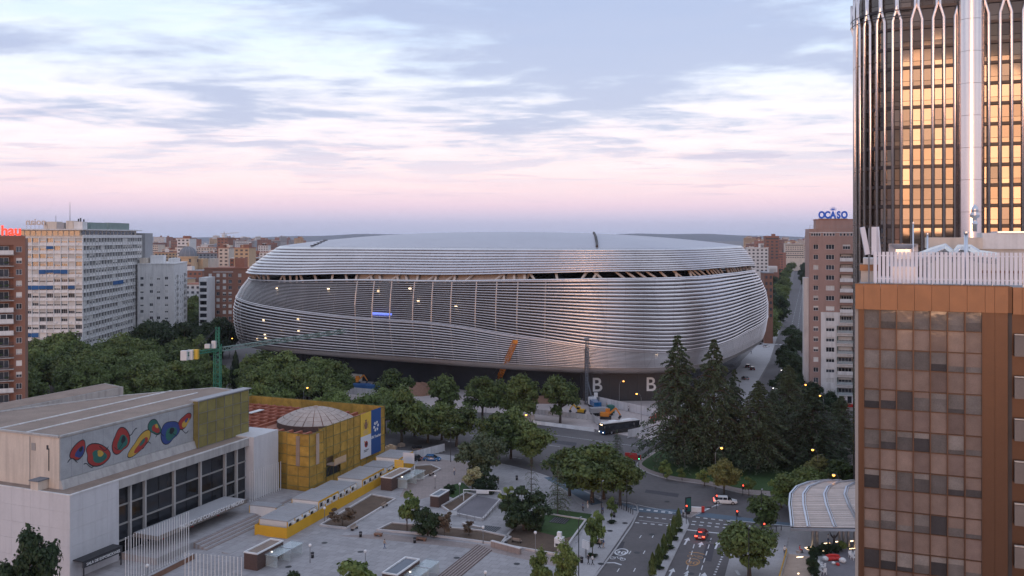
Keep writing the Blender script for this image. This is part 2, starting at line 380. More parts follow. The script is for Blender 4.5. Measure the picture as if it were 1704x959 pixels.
CUBE = {}
def piece(name, mat, parent, x0, x1, y0, y1, z0, z1, rz=0.0):
    """a box-shaped piece that shares one bevelled unit mesh per material"""
    if mat not in CUBE:
        m = MB(); m.box(-.5, .5, -.5, .5, -.5, .5); CUBE[mat] = m.mesh('block_' + mat, mat)
    o = bpy.data.objects.new(name, CUBE[mat]); link(o, parent)
    o.location = ((x0 + x1) / 2, (y0 + y1) / 2, (z0 + z1) / 2); o.scale = (x1 - x0, y1 - y0, z1 - z0); o.rotation_euler = (0, 0, rz)
    return o
def slab(name, poly, z0, z1, mat, kind='structure', parent=None):
    m = MB(); m.prism([(p[0], p[1]) for p in poly], z0, z1); o = m.build(name, mat, parent)
    if kind: o['kind'] = kind
    return o
def gpoly(pts): return [ground(*p) for p in pts]
def resample(pts, step):
    out = [Vector(pts[0])]
    for a, b in zip(pts[:-1], pts[1:]):
        a = Vector(a); b = Vector(b); n = max(1, int((b - a).length / step))
        for i in range(1, n + 1): out.append(a.lerp(b, i / n))
    return out
def smooth_line(pts, n=6):
    """Catmull-Rom through ground points"""
    P = [Vector(p) for p in pts]; P = [2 * P[0] - P[1]] + P + [2 * P[-1] - P[-2]]; out = []
    for i in range(1, len(P) - 2):
        for k in range(n):
            t = k / n; a, b, c, d = P[i - 1], P[i], P[i + 1], P[i + 2]
            out.append(0.5 * ((2 * b) + (c - a) * t + (2 * a - 5 * b + 4 * c - d) * t * t + (3 * b - a - 3 * c + d) * t ** 3))
    return out + [P[-2]]
def ribbon(name, pts, width, z0, z1, mat, parent=None, kind='structure'):
    pts = [Vector((p[0], p[1], 0)) for p in pts]; m = MB(); L_, R_ = [], []
    for i, p in enumerate(pts):
        d = (pts[min(i + 1, len(pts) - 1)] - pts[max(i - 1, 0)]).normalized(); nrm = Vector((-d.y, d.x, 0)) * width / 2
        L_.append(p + nrm); R_.append(p - nrm)
    n = len(pts)
    for i in range(n - 1):
        q = [R_[i], R_[i + 1], L_[i + 1], L_[i]]
        m.add([(p.x, p.y, z0) for p in q] + [(p.x, p.y, z1) for p in q],
              [(0, 3, 2, 1), (4, 5, 6, 7), (0, 1, 5, 4), (2, 3, 7, 6)] + ([(3, 0, 4, 7)] if i == 0 else []) + ([(1, 2, 6, 5)] if i == n - 2 else []))
    o = m.build(name, mat, parent)
    if kind: o['kind'] = kind
    return o
def text_obj(name, s, size, depth, mat, parent, loc, rot, bold=0.0, sx=1.0, align='CENTER', shear=0.0):
    cu = bpy.data.curves.new('t', 'FONT'); cu.body = s; cu.size = size; cu.extrude = depth / 2; cu.offset = bold; cu.align_x = align; cu.shear = shear
    to = bpy.data.objects.new('t', cu); col.objects.link(to)
    dg = bpy.context.evaluated_depsgraph_get(); dg.update()
    me = bpy.data.meshes.new_from_object(to.evaluated_get(dg)); me.name = name
    bpy.data.objects.remove(to); me.materials.clear(); me.materials.append(MATS[mat])
    o = link(bpy.data.objects.new(name, me), parent); o.location = loc; o.rotation_euler = rot; o.scale = (sx, 1, 1)
    return o
def facade(name, parent, org, ang, W, H, holes, mat, reveal=0.25):
    """wall sheet with real openings; u runs along ang, outside is to the right of u (-y for ang 0)"""
    us = sorted({0.0, W, *[h[0] for h in holes], *[h[1] for h in holes]}); vs_ = sorted({0.0, H, *[h[2] for h in holes], *[h[3] for h in holes]})
    m = MB(); ca, sa = math.cos(ang), math.sin(ang)
    def P(u, v, d=0.0): return (org[0] + ca * u - sa * d, org[1] + sa * u + ca * d, org[2] + v)
    hs = set()
    for h in holes:
        for i in range(us.index(h[0]), us.index(h[1])):
            for j in range(vs_.index(h[2]), vs_.index(h[3])): hs.add((i, j))
    for j in range(len(vs_) - 1):
        i = 0
        while i < len(us) - 1:
            if (i, j) in hs: i += 1; continue
            k = i
            while k < len(us) - 1 and (k, j) not in hs: k += 1
            m.add([P(us[i], vs_[j]), P(us[k], vs_[j]), P(us[k], vs_[j + 1]), P(us[i], vs_[j + 1])], [(0, 1, 2, 3)]); i = k
    for h in holes:
        a, b, c, d = h[:4]
        q = [P(a, c), P(b, c), P(b, d), P(a, d)]; r = [P(a, c, reveal), P(b, c, reveal), P(b, d, reveal), P(a, d, reveal)]
        m.add(q + r, [(0, 4, 5, 1), (1, 5, 6, 2), (2, 6, 7, 3), (3, 7, 4, 0)])
    return m.build(name, mat, parent)
WIN = {}
def window(parent, org, ang, u0, u1, v0, v1, frame='white_paint', glass='window_glass', kind=0, recess=0.2, bars=1):
    """window = frame with its pane behind it and, sometimes, a lowered blind"""
    w, h = round(u1 - u0, 3), round(v1 - v0, 3); key = (w, h, frame, glass, kind, bars)
    if key not in WIN:
        t = 0.07; m = MB()
        m.box(0, w, -.04, .05, 0, t); m.box(0, w, -.04, .05, h - t, h); m.box(0, t, -.04, .05, t, h - t); m.box(w - t, w, -.04, .05, t, h - t)
        for k in range(bars): x = w * (k + 1) / (bars + 1); m.box(x - .035, x + .035, -.035, .045, t, h - t)
        p = MB(); p.box(t, w - t, .0, .03, t, h - t)
        b = None
        if kind: b = MB(); b.box(t, w - t, -.025, -.005, h - t - (h - 2 * t) * kind, h - t); b = b.mesh('blind', 'blind')
        WIN[key] = (m.mesh('window', frame), p.mesh('pane', glass), b)
    f, p, b = WIN[key]; ca, sa = math.cos(ang), math.sin(ang)
    o = link(bpy.data.objects.new('window', f), parent)
    o.location = (org[0] + ca * u0 - sa * recess, org[1] + sa * u0 + ca * recess, org[2] + v0); o.rotation_euler = (0, 0, ang)
    link(bpy.data.objects.new('pane', p), o)
    if b: link(bpy.data.objects.new('blind', b), o)
    return o
# PART2
# ------------------------------------------------------------------ ground, roads, pavements
def build_ground():
    m = MB(); m.add([(-14000, -600, 0), (14000, -600, 0), (14000, 16000, 0), (-14000, 16000, 0)], [(0, 1, 2, 3)])
    tag(m.build('ground', 'ground'), kind='structure')
    # low blue hills on the skyline
    m = MB(); n = 160; rows = []
    for k in range(n + 1):
        a = R(-50 + 100 * k / n); h = 62 + 14 * math.sin(k * 0.21) + 16 * math.sin(k * 0.083 + 1) + 5 * math.sin(k * 0.9)
        for r, z in ((9500, 0), (10500, h * 0.6), (11500, h), (13500, 0)): rows.append((r * math.sin(a), r * math.cos(a), z))
    fs = [(4 * k + i, 4 * k + 4 + i, 4 * k + 5 + i, 4 * k + 1 + i) for k in range(n) for i in range(3)]
    m.add(rows, [f[::-1] for f in fs]); tag(m.build('hills', 'hill', smooth=True), kind='structure')
    road = gpoly([(955, 1010), (1062, 853), (1016, 834), (960, 814), (900, 790), (830, 772), (740, 758), (640, 752), (560, 735), (440, 712), (200, 680),
                  (200, 612), (440, 646), (560, 665), (760, 690), (890, 701), (985, 716), (1075, 733), (1180, 738), (1235, 700), (1262, 640), (1283, 600), (1301, 540), (1314, 490), (1323, 450),
                  (1341, 450), (1352, 500), (1360, 560), (1378, 640), (1420, 715), (1700, 745), (1700, 905), (1420, 884), (1300, 878), (1240, 890), (1195, 1010)])
    slab('road', road, -0.3, 0.02, 'asphalt')
    plaza = gpoly([(-500, 1010), (955, 1010), (1062, 853), (1016, 834), (960, 814), (900, 790), (830, 772), (740, 758), (640, 752), (560, 735), (440, 712), (200, 680), (-500, 740)])
    slab('plaza', plaza, -0.3, 0.14, 'paving_plaza')
    edge = gpoly([(955, 1010), (1062, 853), (1016, 834), (960, 814), (900, 790), (830, 772), (740, 758), (640, 752), (560, 735)])
    ribbon('kerb', smooth_line(edge, 4), 0.3, 0.0, 0.152, 'kerb')
    rp = gpoly([(1195, 1010), (1222, 905), (1245, 886), (1300, 878), (1420, 884), (1700, 905), (1700, 1010)])
    slab('pavement', rp, -0.3, 0.14, 'paving_light'); ribbon('kerb', rp[:5], 0.3, 0.0, 0.152, 'kerb')
    # the pale pavement along the avenue and the warmer strips of the plaza
    slab('pavement', gpoly([(860, 1010), (955, 1009), (1060, 853.5), (1014, 836), (940, 812), (960, 838), (985, 852), (962, 905), (935, 945)]), 0.1, 0.146, 'paving_light')
    slab('path', gpoly([(560, 893), (640, 890), (866, 915), (968, 926), (950, 950), (800, 916), (690, 905)]), 0.1, 0.147, 'paving_warm')
    slab('path', gpoly([(350, 1000), (420, 900), (480, 902), (560, 893), (690, 905), (800, 917), (760, 1005)]), 0.1, 0.150, 'paving_plaza')
    slab('path', gpoly([(700, 762), (790, 772), (815, 800), (700, 832), (665, 828)]), 0.1, 0.151, 'paving_warm')
    # cycle lane round the corner, then the crossings
    slab('cycle_lane', gpoly([(880, 792), (905, 792), (960, 812), (1016, 832), (1070, 845), (1160, 851), (1185, 855), (1300, 869), (1330, 872), (1330, 877), (1290, 874), (1180, 862), (1150, 858), (1062, 852), (1005, 836), (950, 822), (880, 800)]), 0.0, 0.028, 'lane_blue')
    slab('cycle_lane', gpoly([(905, 796), (930, 793), (1004, 838), (985, 842)]), 0.1, 0.152, 'lane_blue')
    # construction ground before the stadium, forecourt on the south side
    slab('site_ground', gpoly([(430, 622), (560, 630), (700, 636), (990, 668), (1100, 668), (1130, 700), (1085, 734), (985, 714), (890, 699), (760, 688), (560, 663), (430, 644)]), -0.3, 0.12, 'site_earth')
    slab('forecourt', gpoly([(1130, 672), (1210, 640), (1235, 600), (1270, 565), (1296, 552), (1281, 600), (1258, 640), (1230, 702), (1180, 735)]), -0.3, 0.14, 'paving_light')
    isl = smooth_line(gpoly([(1090, 750), (1062, 770), (1064, 780), (1085, 790), (1120, 799), (1180, 808), (1240, 822), (1330, 826), (1420, 815)]), 5)
    slab('traffic_island', isl + gpoly([(1420, 745), (1300, 738), (1180, 738)]), -0.3, 0.14, 'paving_warm')
    slab('lawn', smooth_line(gpoly([(1094, 753), (1070, 770), (1072, 777), (1088, 785), (1122, 794), (1180, 802), (1240, 815), (1330, 819), (1410, 809)]), 5) + gpoly([(1410, 750), (1300, 742), (1180, 742)]), 0.1, 0.22, 'lawn')
    ribbon('kerb', isl, 0.3, 0.0, 0.152, 'kerb')
    med = gpoly([(1066, 1000), (1127, 872), (1134, 862), (1143, 866), (1146, 874), (1143, 881), (1085, 1000)])
    slab('median', med, -0.3, 0.16, 'paving_light'); ribbon('kerb', med, 0.25, 0.0, 0.172, 'kerb')
    ti = gpoly([(1134, 857), (1150, 862), (1160, 856), (1169, 849), (1150, 848)])
    slab('refuge_island', ti, -0.3, 0.15, 'paving_warm'); ribbon('kerb', ti + ti[:1], 0.2, 0.0, 0.162, 'kerb')
    # asphalt repairs with a shape of their own
    for i, q in enumerate([[(1075, 815), (1130, 822), (1128, 828), (1073, 820)], [(1020, 900), (1040, 902), (1030, 930), (1006, 927)], [(1175, 905), (1190, 906), (1184, 935), (1168, 933)], [(900, 730), (960, 737), (958, 743), (898, 735)]]):
        slab('road_patch', gpoly(q), 0.0, 0.026, 'asphalt_patch')
build_ground()

def marking(name, pts, mat='road_paint', z=0.032):
    m = MB(); m.add([(p.x, p.y, z) for p in pts], [tuple(range(len(pts)))])
    o = m.build(name, mat); me = o.data
    if me.polygons[0].normal.z < 0: me.flip_normals()
    return tag(o, kind='structure')
def dash(a, b, w=0.15, mat='road_paint', z=0.032, name='lane_dash'):
    a = Vector((a[0], a[1], 0)); b = Vector((b[0], b[1], 0)); d = (b - a).normalized(); n = Vector((-d.y, d.x, 0)) * w / 2
    return marking(name, [a - n, b - n, b + n, a + n], mat, z)
def dashes(p, q, on, off, w, **k):
    a = ground(*p); b = ground(*q); L_ = (b - a).length; d = (b - a) / L_; t = 0
    while t + on <= L_: dash(a + d * t, a + d * (t + on), w, **k); t += on + off
def arrow(p, q, w=0.32):
    a = ground(*p); b = ground(*q); d = (b - a).normalized(); n = Vector((-d.y, d.x, 0)); m = b - d * 1.6
    marking('road_arrow', [a - n * w / 2, m - n * w / 2, m - n * .55, b, m + n * .55, m + n * w / 2, a + n * w / 2])
def build_markings():
    # avenue: three lanes away from the camera, two towards it
    for (p, q) in (((1131, 990), (1158, 897)), ((1154, 990), (1186, 888))): dashes(p, q, 2.2, 1.3, 0.16)
    dashes((1175, 990), (1208, 912), 0.5, 0.7, 0.35)
    dashes((1005, 985), (1080, 872), 1.6, 7, 0.15); dashes((1036, 985), (1098, 872), 1.6, 7, 0.15)
    arrow((1139, 907), (1146, 895)); arrow((1164, 911), (1168, 902)); arrow((1190, 914), (1196, 901))
    arrow((1114, 959), (1121, 946)); arrow((1141, 963), (1145, 950)); arrow((1168, 968), (1173, 953))
    dash(ground(1143, 882), ground(1216, 890), 0.45); dash(ground(1062, 866), ground(1125, 874), 0.12)
    # crossings: double rows of dashes
    for (p, q) in (((1064, 848), (1136, 857)), ((1064, 860), (1128, 866)), ((1057, 870), (1122, 876)), ((1158, 861), (1216, 868)), ((1152, 868), (1214, 874)), ((1150, 873), (1210, 879)), ((1052, 846), (1120, 853))):
        dashes(p, q, 0.75, 0.7, 0.42)
    dash(ground(1150, 861), ground(1200, 837), 0.3); dash(ground(1169, 849), ground(1205, 838), 0.16)
    dash(ground(1020, 832), ground(1130, 855), 0.14); dash(ground(1215, 866), ground(1330, 877), 0.25)
    dashes((880, 796), (1000, 833), 0.8, 0.8, 0.25, z=0.036)
    dashes((1225, 955), (1240, 955), 0.5, 0.5, 2.0, z=0.155)
    dashes((700, 728), (1060, 776), 3, 5, 0.15); dashes((700, 715), (1080, 762), 3, 5, 0.15); dashes((760, 748), (1040, 788), 3, 5, 0.15)
    dash(ground(860, 716), ground(1075, 745), 0.15)
    for i in range(9): dash(ground(1262 + i * 7, 571.5 + i * .4), ground(1266 + i * 7, 571.8 + i * .4), 3.0)
    dashes((1290, 660), (1334, 470), 4, 8, 0.2); dashes((1315, 640), (1338, 470), 4, 8, 0.2)
    # speed roundels and cycle marks
    def ring(p, r, w, mat):
        c = ground(*p); e = Vector((math.sin(E0), math.cos(E0), 0)); n = Vector((math.cos(E0), -math.sin(E0), 0)); m = MB(); k = 28
        for i in range(k + 1):
            a = 2 * math.pi * i / k; d = e * math.sin(a) * r * 1.55 + n * math.cos(a) * r; f = (r - w) / r
            m.v += [tuple(c + d + Vector((0, 0, .034))), tuple(c + d * f + Vector((0, 0, .034)))]
        for i in range(k): m.f.append((2 * i, 2 * i + 1, 2 * i + 3, 2 * i + 2)); m.m.append(0)
        o = m.build('speed_roundel', mat)
        if o.data.polygons[0].normal.z < 0: o.data.flip_normals()
        tag(o, kind='structure')
        text_obj('speed_number', '30', 1.9, 0.004, mat, o, c + Vector((0, 0, .036)) - e * 0.95, (0, 0, -E0), bold=.04)
    ring((1034, 919), 1.15, 0.22, 'road_paint'); ring((1153, 936), 1.15, 0.22, 'ochre_paint')
    def bike(p, mat, s=1.0):
        c = ground(*p); e = Vector((math.sin(E0), math.cos(E0), 0)) * s; n = Vector((math.cos(E0), -math.sin(E0), 0)) * s
        m = MB()
        def circ(o, r):
            for i in range(14):
                a0, a1 = 2 * math.pi * i / 14, 2 * math.pi * (i + 1) / 14
                q = [o + (e * math.sin(a) * 1.3 + n * math.cos(a)) * rr for a, rr in ((a0, r), (a1, r), (a1, r - .13), (a0, r - .13))]
                m.add([(v.x, v.y, .034) for v in q], [(3, 2, 1, 0)])
        circ(c - n * .85, .48); circ(c + n * .85, .48)
        for a, b in ((-n * .85, -n * .35 + e * .8), (-n * .35 + e * .8, n * .5 + e * .8), (n * .5 + e * .8, n * .85), (-n * .35 + e * .8, n * .1), (n * .1, n * .5 + e * .8)):
            a = c + a; b = c + b; d = (b - a).normalized(); w = Vector((-d.y, d.x, 0)) * .06
            m.add([((a - w).x, (a - w).y, .034), ((b - w).x, (b - w).y, .034), ((b + w).x, (b + w).y, .034), ((a + w).x, (a + w).y, .034)], [(0, 1, 2, 3)])
        tag(m.build('cycle_mark', mat), kind='structure')
    bike((1028, 930), 'road_paint'); bike((1157, 927), 'ochre_paint')
    for p, mat in (((1022, 938), 'road_paint'), ((1160, 921), 'ochre_paint')):
        c = ground(*p); e = Vector((math.sin(E0), math.cos(E0), 0)); n = Vector((math.cos(E0), -math.sin(E0), 0))
        marking('chevron_mark', [c - n * 1.3, c + e * .5, c + n * 1.3, c + n * 1.3 - e * .4, c + e * .1, c - n * 1.3 - e * .4], mat)
build_markings()

# ------------------------------------------------------------------ stadium
def build_stadium():
    C = Vector((-3.44, 388.27)); A, B, ROT, NE = 103.7, 79.8, 0.459, 3.89
    th = np.linspace(0, 2 * np.pi, 8001)[:-1]; c, s = np.cos(th), np.sin(th)
    u = A * np.sign(c) * np.abs(c) ** (2 / NE); v = B * np.sign(s) * np.abs(s) ** (2 / NE)
    X = u * -math.cos(ROT) + v * math.sin(ROT); Y = u * math.sin(ROT) + v * math.cos(ROT)
    seg = np.hypot(np.diff(np.append(X, X[0])), np.diff(np.append(Y, Y[0]))); arc = np.concatenate([[0], np.cumsum(seg)[:-1]]); tot = seg.sum()
    n = 340; t = np.arange(n) * tot / n
    xi = np.interp(t, np.append(arc, tot), np.append(X, X[0])); yi = np.interp(t, np.append(arc, tot), np.append(Y, Y[0]))
    deg = np.interp(t, np.append(arc, tot), np.degrees(np.append(th, 2 * np.pi)))
    for _ in range(3):
        xi = (np.roll(xi, 1) + 2 * xi + np.roll(xi, -1)) / 4; yi = (np.roll(yi, 1) + 2 * yi + np.roll(yi, -1)) / 4
    tx = np.roll(xi, -1) - np.roll(xi, 1); ty = np.roll(yi, -1) - np.roll(yi, 1); tl = np.hypot(tx, ty)
    nx, ny = -ty / tl, tx / tl
    if (nx * xi + ny * yi).sum() < 0: nx, ny = -nx, -ny
    flip = (xi * np.roll(yi, -1) - np.roll(xi, -1) * yi).sum() < 0
    def tab(a):
        k = np.array(sorted(a)); d = np.array([a[q] for q in sorted(a)], float)
        r = np.interp(deg, np.concatenate([k - 360, k, k + 360]), np.concatenate([d, d, d]))
        for _ in range(10): r = (np.roll(r, 1) + 2 * r + np.roll(r, -1)) / 4
        return r
    lip = np.full(n, 9.6)
    mid = tab({20: 27, 130: 24, 155: 21.5, 178: 18.8, 187: 17.6, 210: 16.2, 224: 16.6, 242: 18.1, 261: 21.6, 269.5: 24.4, 276: 25.4, 286: 26.6, 309: 28.7, 340: 30})
    top = tab({20: 38, 155: 39.0, 187: 40.6, 242: 40.3, 261: 39.4, 269.5: 38.5, 286: 36.8, 309: 36.4, 340: 37})
    rlo = top + tab({20: 2.0, 155: 1.7, 187: 2.3, 242: 2.2, 269.5: 2.0, 286: 2.3, 309: 2.3})
    rup = np.full(n, 49.9)
    inset = tab({20: 12, 155: 5.5, 180: 6.5, 210: 9, 242: 10.5, 269: 11, 286: 12, 309: 13.5, 340: 13.5})
    gap = tab({20: .5, 130: .5, 160: .55, 180: .68, 195: .95, 240: .96, 250: .72, 260: .44, 272: .36, 290: .36, 309: .5, 340: .5})
    gapl = tab({20: .6, 130: .60, 160: .62, 185: .78, 200: .96, 240: .93, 252: .80, 262: .68, 280: .56, 309: .52, 340: .52})
    pk = np.array([0, .15, .35, .55, .72, .86, 1.0]); po = np.array([-.6, .9, 1.9, 2.0, 1.0, -1.0, -4.0])
    lean = tab({20: 1, 155: 1, 187: .7, 225: .35, 250: .2, 268: .2, 278: .5, 290: .9, 309: 1})
    def shape(f, k): o = np.interp(f, pk, po); return np.where(f > .5, 2.0 + (o - 2.0) * k, o)
    def off(h): return shape((h - lip) / (top - lip), lean)
    st = thing('stadium', 'vast rounded stadium wrapped in horizontal silver louvres under a metal roof', 'stadium', (C.x, C.y, 0))
    def strip(name, rows, mat, smooth=True, closed=False, sel=None):
        """rows: list of (outward offset array, height array); one band all the way round"""
        idx = np.arange(n) if sel is None else sel; k = len(rows); vv = []
        for o, h in rows: vv.append(np.stack([xi + nx * o, yi + ny * o, h + 0 * xi], 1)[idx])
        vv = np.concatenate(vv); m_ = len(idx); fs = []
        rr = list(range(k)) + ([0] if closed else [])
        q = np.arange(m_ if sel is None else m_ - 1); q2 = (q + 1) % m_
        for a, b in zip(rr[:-1], rr[1:]):
            f = np.stack([a * m_ + q, a * m_ + q2, b * m_ + q2, b * m_ + q], 1); fs.append(f[:, ::-1] if not flip else f)
        return mesh_np(name, vv, np.concatenate(fs), mat, st, smooth)
    def louvre(h0, h1, w, out=.34):
        hc = (h0 + h1) / 2; hw = (h1 - h0) / 2 * w
        rows = []
        for f, o in ((1.0, -.12), (.72, .20), (.25, out), (-.35, out + .03), (-.86, .16), (-1.0, -.10), (-.55, -.22), (.6, -.3)):
            h = hc + hw * f; rows.append((off(h) + o * np.clip(hw * 2.2, .35, 1.2), h))
        return strip('louvre', rows, 'stadium_steel', closed=True)
    NU, NL = 20, 14
    for i in range(NU): louvre(mid + (top - mid) * i / NU, mid + (top - mid) * (i + 1) / NU, gap)
    lo = lip + 1.9
    for i in range(NL): louvre(lo + (mid - lo) * i / NL, lo + (mid - lo) * (i + 1) / NL, gapl)
    louvre(top - .35, top + .25, 1.0, out=.5)
    louvre(mid - .22, mid + .22, 1.0, out=.55)
    # smooth lower lip that rolls under
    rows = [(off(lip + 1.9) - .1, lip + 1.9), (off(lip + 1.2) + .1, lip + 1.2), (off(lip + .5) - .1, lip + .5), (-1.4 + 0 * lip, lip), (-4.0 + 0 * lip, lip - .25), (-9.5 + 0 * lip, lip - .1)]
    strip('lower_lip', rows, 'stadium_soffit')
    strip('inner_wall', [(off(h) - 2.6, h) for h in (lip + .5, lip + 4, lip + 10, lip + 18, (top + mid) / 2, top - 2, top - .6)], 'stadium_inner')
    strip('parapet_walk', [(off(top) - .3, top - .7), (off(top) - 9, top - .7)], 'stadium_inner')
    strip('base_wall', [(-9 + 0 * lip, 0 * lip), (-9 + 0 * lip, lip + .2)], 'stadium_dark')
    # roof bands, roof shell
    NR = 10
    for i in range(NR):
        f0, f1 = i / NR, (i + 1.06) / NR; hh0 = rlo + (rup - rlo) * f0 ** 1.05; hh1 = rlo + (rup - rlo) * min(f1, 1.0) ** 1.05
        o0 = -3.2 - inset * f0 ** 1.35; o1 = -3.2 - inset * min(f1, 1.0) ** 1.35
        strip('roof_band', [(o0 - .5, hh0 - .05), (o0 + .38, hh0 - .12), (o0 + .44, hh0 + .12), ((o0 + o1) / 2 + .16, (hh0 + hh1) / 2), (o1 + .02, hh1), (o1 - .5, hh1 - .2)], 'stadium_steel')
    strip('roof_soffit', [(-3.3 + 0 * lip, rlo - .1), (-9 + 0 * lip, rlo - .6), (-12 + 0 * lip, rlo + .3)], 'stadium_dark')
    ro = -3.2 - inset; vv = []; KR = 16
    ox, oy = xi + nx * ro, yi + ny * ro
    for k in range(KR):
        r = 1 - k / KR; vv.append(np.stack([ox * r, oy * r, 49.86 + 5.9 * (1 - r ** 2.3) + 0 * ox], 1))
    vv.append(np.array([[0, 0, 55.76]])); vv = np.concatenate(vv); q = np.arange(n); q2 = (q + 1) % n; fs = []
    for k in range(KR - 1): fs.append(np.stack([k * n + q, k * n + q2, (k + 1) * n + q2, (k + 1) * n + q], 1))
    fs.append(np.stack([(KR - 1) * n + q, (KR - 1) * n + q2, np.full(n, KR * n), np.full(n, KR * n)], 1)[:, [0, 1, 2, 2]])
    F = np.concatenate(fs[:-1]); F = F[:, ::-1] if flip else F
    roof = mesh_np('roof', vv, F, 'stadium_roof', st, True)
    m = MB(); last = vv[(KR - 1) * n:KR * n]; m.add([tuple(p) for p in last] + [tuple(vv[-1])], [((i, (i + 1) % n, n) if not flip else ((i + 1) % n, i, n)) for i in range(n)])
    m.build('crown', 'stadium_roof', roof, True)
    # roof hatches in a line, and the dark fin by the retractable joint
    def roof_pt(px, py):
        d = 330.0
        for _ in range(40):
            p = at(px, d); p = Vector((p.x - C.x, p.y - C.y)); r = min(1, p.length / max(1.0, np.interp(math.atan2(p.y, p.x) % 6.283, np.sort(np.arctan2(oy, ox) % 6.283), np.hypot(ox, oy)[np.argsort(np.arctan2(oy, ox) % 6.283)])))
            h = 49.86 + 5.9 * (1 - r ** 2.3); d = min(460, max(300, d + (hgt(py, d) - h) * 8))
        return Vector((p.x, p.y, h))
    for i in range(9):
        f = i / 8; p = roof_pt(521 + 41 * f, 409.5 - 17.5 * f)
        piece('roof_hatch', 'stadium_dark', st, p.x - .75, p.x + .75, p.y - .8, p.y + .8, p.z + .02, p.z + .35, R(-20))
    m = MB(); pts = [roof_pt(993.5, 412), roof_pt(993, 405), roof_pt(991.5, 397), roof_pt(988, 389)]
    for a, b in zip(pts[:-1], pts[1:]): m.bar(a + Vector((0, 0, .3)), b + Vector((0, 0, .3)), .8, 1.0)
    m.build('roof_fin', 'stadium_inner', st)
    # posts behind the louvres, struts in the slot
    step = n / 78.0
    front = [i for i in range(n) if 140 < deg[i] < 335]
    for k in range(78):
        i = int(k * step) % n
        if i not in front: continue
        m = MB(); hs = np.linspace(lip[i] + 1.5, top[i] - .2, 7)
        for a, b in zip(hs[:-1], hs[1:]):
            def pp(h):
                o = float(shape((h - lip[i]) / (top[i] - lip[i]), lean[i])) + (-.15 if 255 < deg[i] < 280 and h > mid[i] else -.7); return (xi[i] + nx[i] * o, yi[i] + ny[i] * o, h)
            m.bar(pp(a), pp(b), .34, .34)
        m.build('post', 'stadium_wall' if not 252 < deg[i] < 274 else 'stadium_soffit', st)
    rs = random.Random(3)
    for i in front:
        if i % 2: continue
        j = (i + rs.choice([-1, 1, 2])) % n; o0 = off(top)[i] - 1.2; o1 = -5.2
        if rs.random() < .2: continue
        m = MB(); m.bar((xi[i] + nx[i] * o0, yi[i] + ny[i] * o0, top[i] - .65), (xi[j] + nx[j] * o1, yi[j] + ny[j] * o1, rlo[j] + .2), .75, .5)
        m.build('strut', 'tan_steel', st)
    sel = np.array([i for i in front if 247 < deg[i] < 272 or 281 < deg[i] < 284])
    strip('plant_wall', [(off(top) - 3.2, top - .7), (-6.5 + 0 * top, rlo + .1)], 'tan_steel', sel=np.array([i for i in front if 257 < deg[i] < 273]))
    # lights and a screen glowing between the blades
    def spot(px, py, name, mat, w, h, inn=1.0):
        best = min(front, key=lambda i: abs((xi[i] + C.x) / (yi[i] + C.y) * FPX + CX - px) + (1e3 if (xi[i] * nx[i] + (yi[i] + C.y) * ny[i]) > 0 and False else 0))
        i = best; z = hgt(py, yi[i] + C.y); o = float(shape((z - lip[i]) / (top[i] - lip[i]), lean[i])) - inn
        ang = math.atan2(-nx[i], ny[i]); p = (xi[i] + nx[i] * o, yi[i] + ny[i] * o)
        piece(name, mat, st, p[0] - w / 2, p[0] + w / 2, p[1] - .1, p[1] + .1, z - h / 2, z + h / 2, math.atan2(ny[i], nx[i]) + R(90))
    spot(640, 522, 'screen', 'screen_blue', 8.5, 1.0, .7)
    for px, py in ((443, 532), (500, 530), (468, 553), (500, 551), (444, 563), (428, 563), (443, 556), (680, 480), (455, 480), (545, 481), (628, 484), (1090, 590), (700, 500), (760, 510)):
        spot(px, py, 'lamp', 'warm_light', .9, .4, .5)
    # entrance wall with letters
    w0 = thing('entrance_wall', 'dark panelled entrance wall with two big white letters under the silver louvres', 'wall', ground(970, 668))
    a = ground(970, 668); b = ground(1150, 666); d = (b - a).normalized(); ang = math.atan2(d.y, d.x); w0.rotation_euler = (0, 0, ang); Lw = (b - a).length
    npan = 12
    for k in range(npan): piece('panel', 'stadium_wall', w0, Lw * k / npan + .02, Lw * (k + 1) / npan - .02, 0, .6, 0, 9.45)
    for px in (993.5, 1084):
        q = at(px, a.y); t_ = (q.x - a.x) / d.x
        text_obj('letter', 'B', 6.4, .1, 'white_paint', w0, (t_, -.06, 3.2), (R(90), 0, 0), bold=.06)
    return st
stadium = build_stadium()
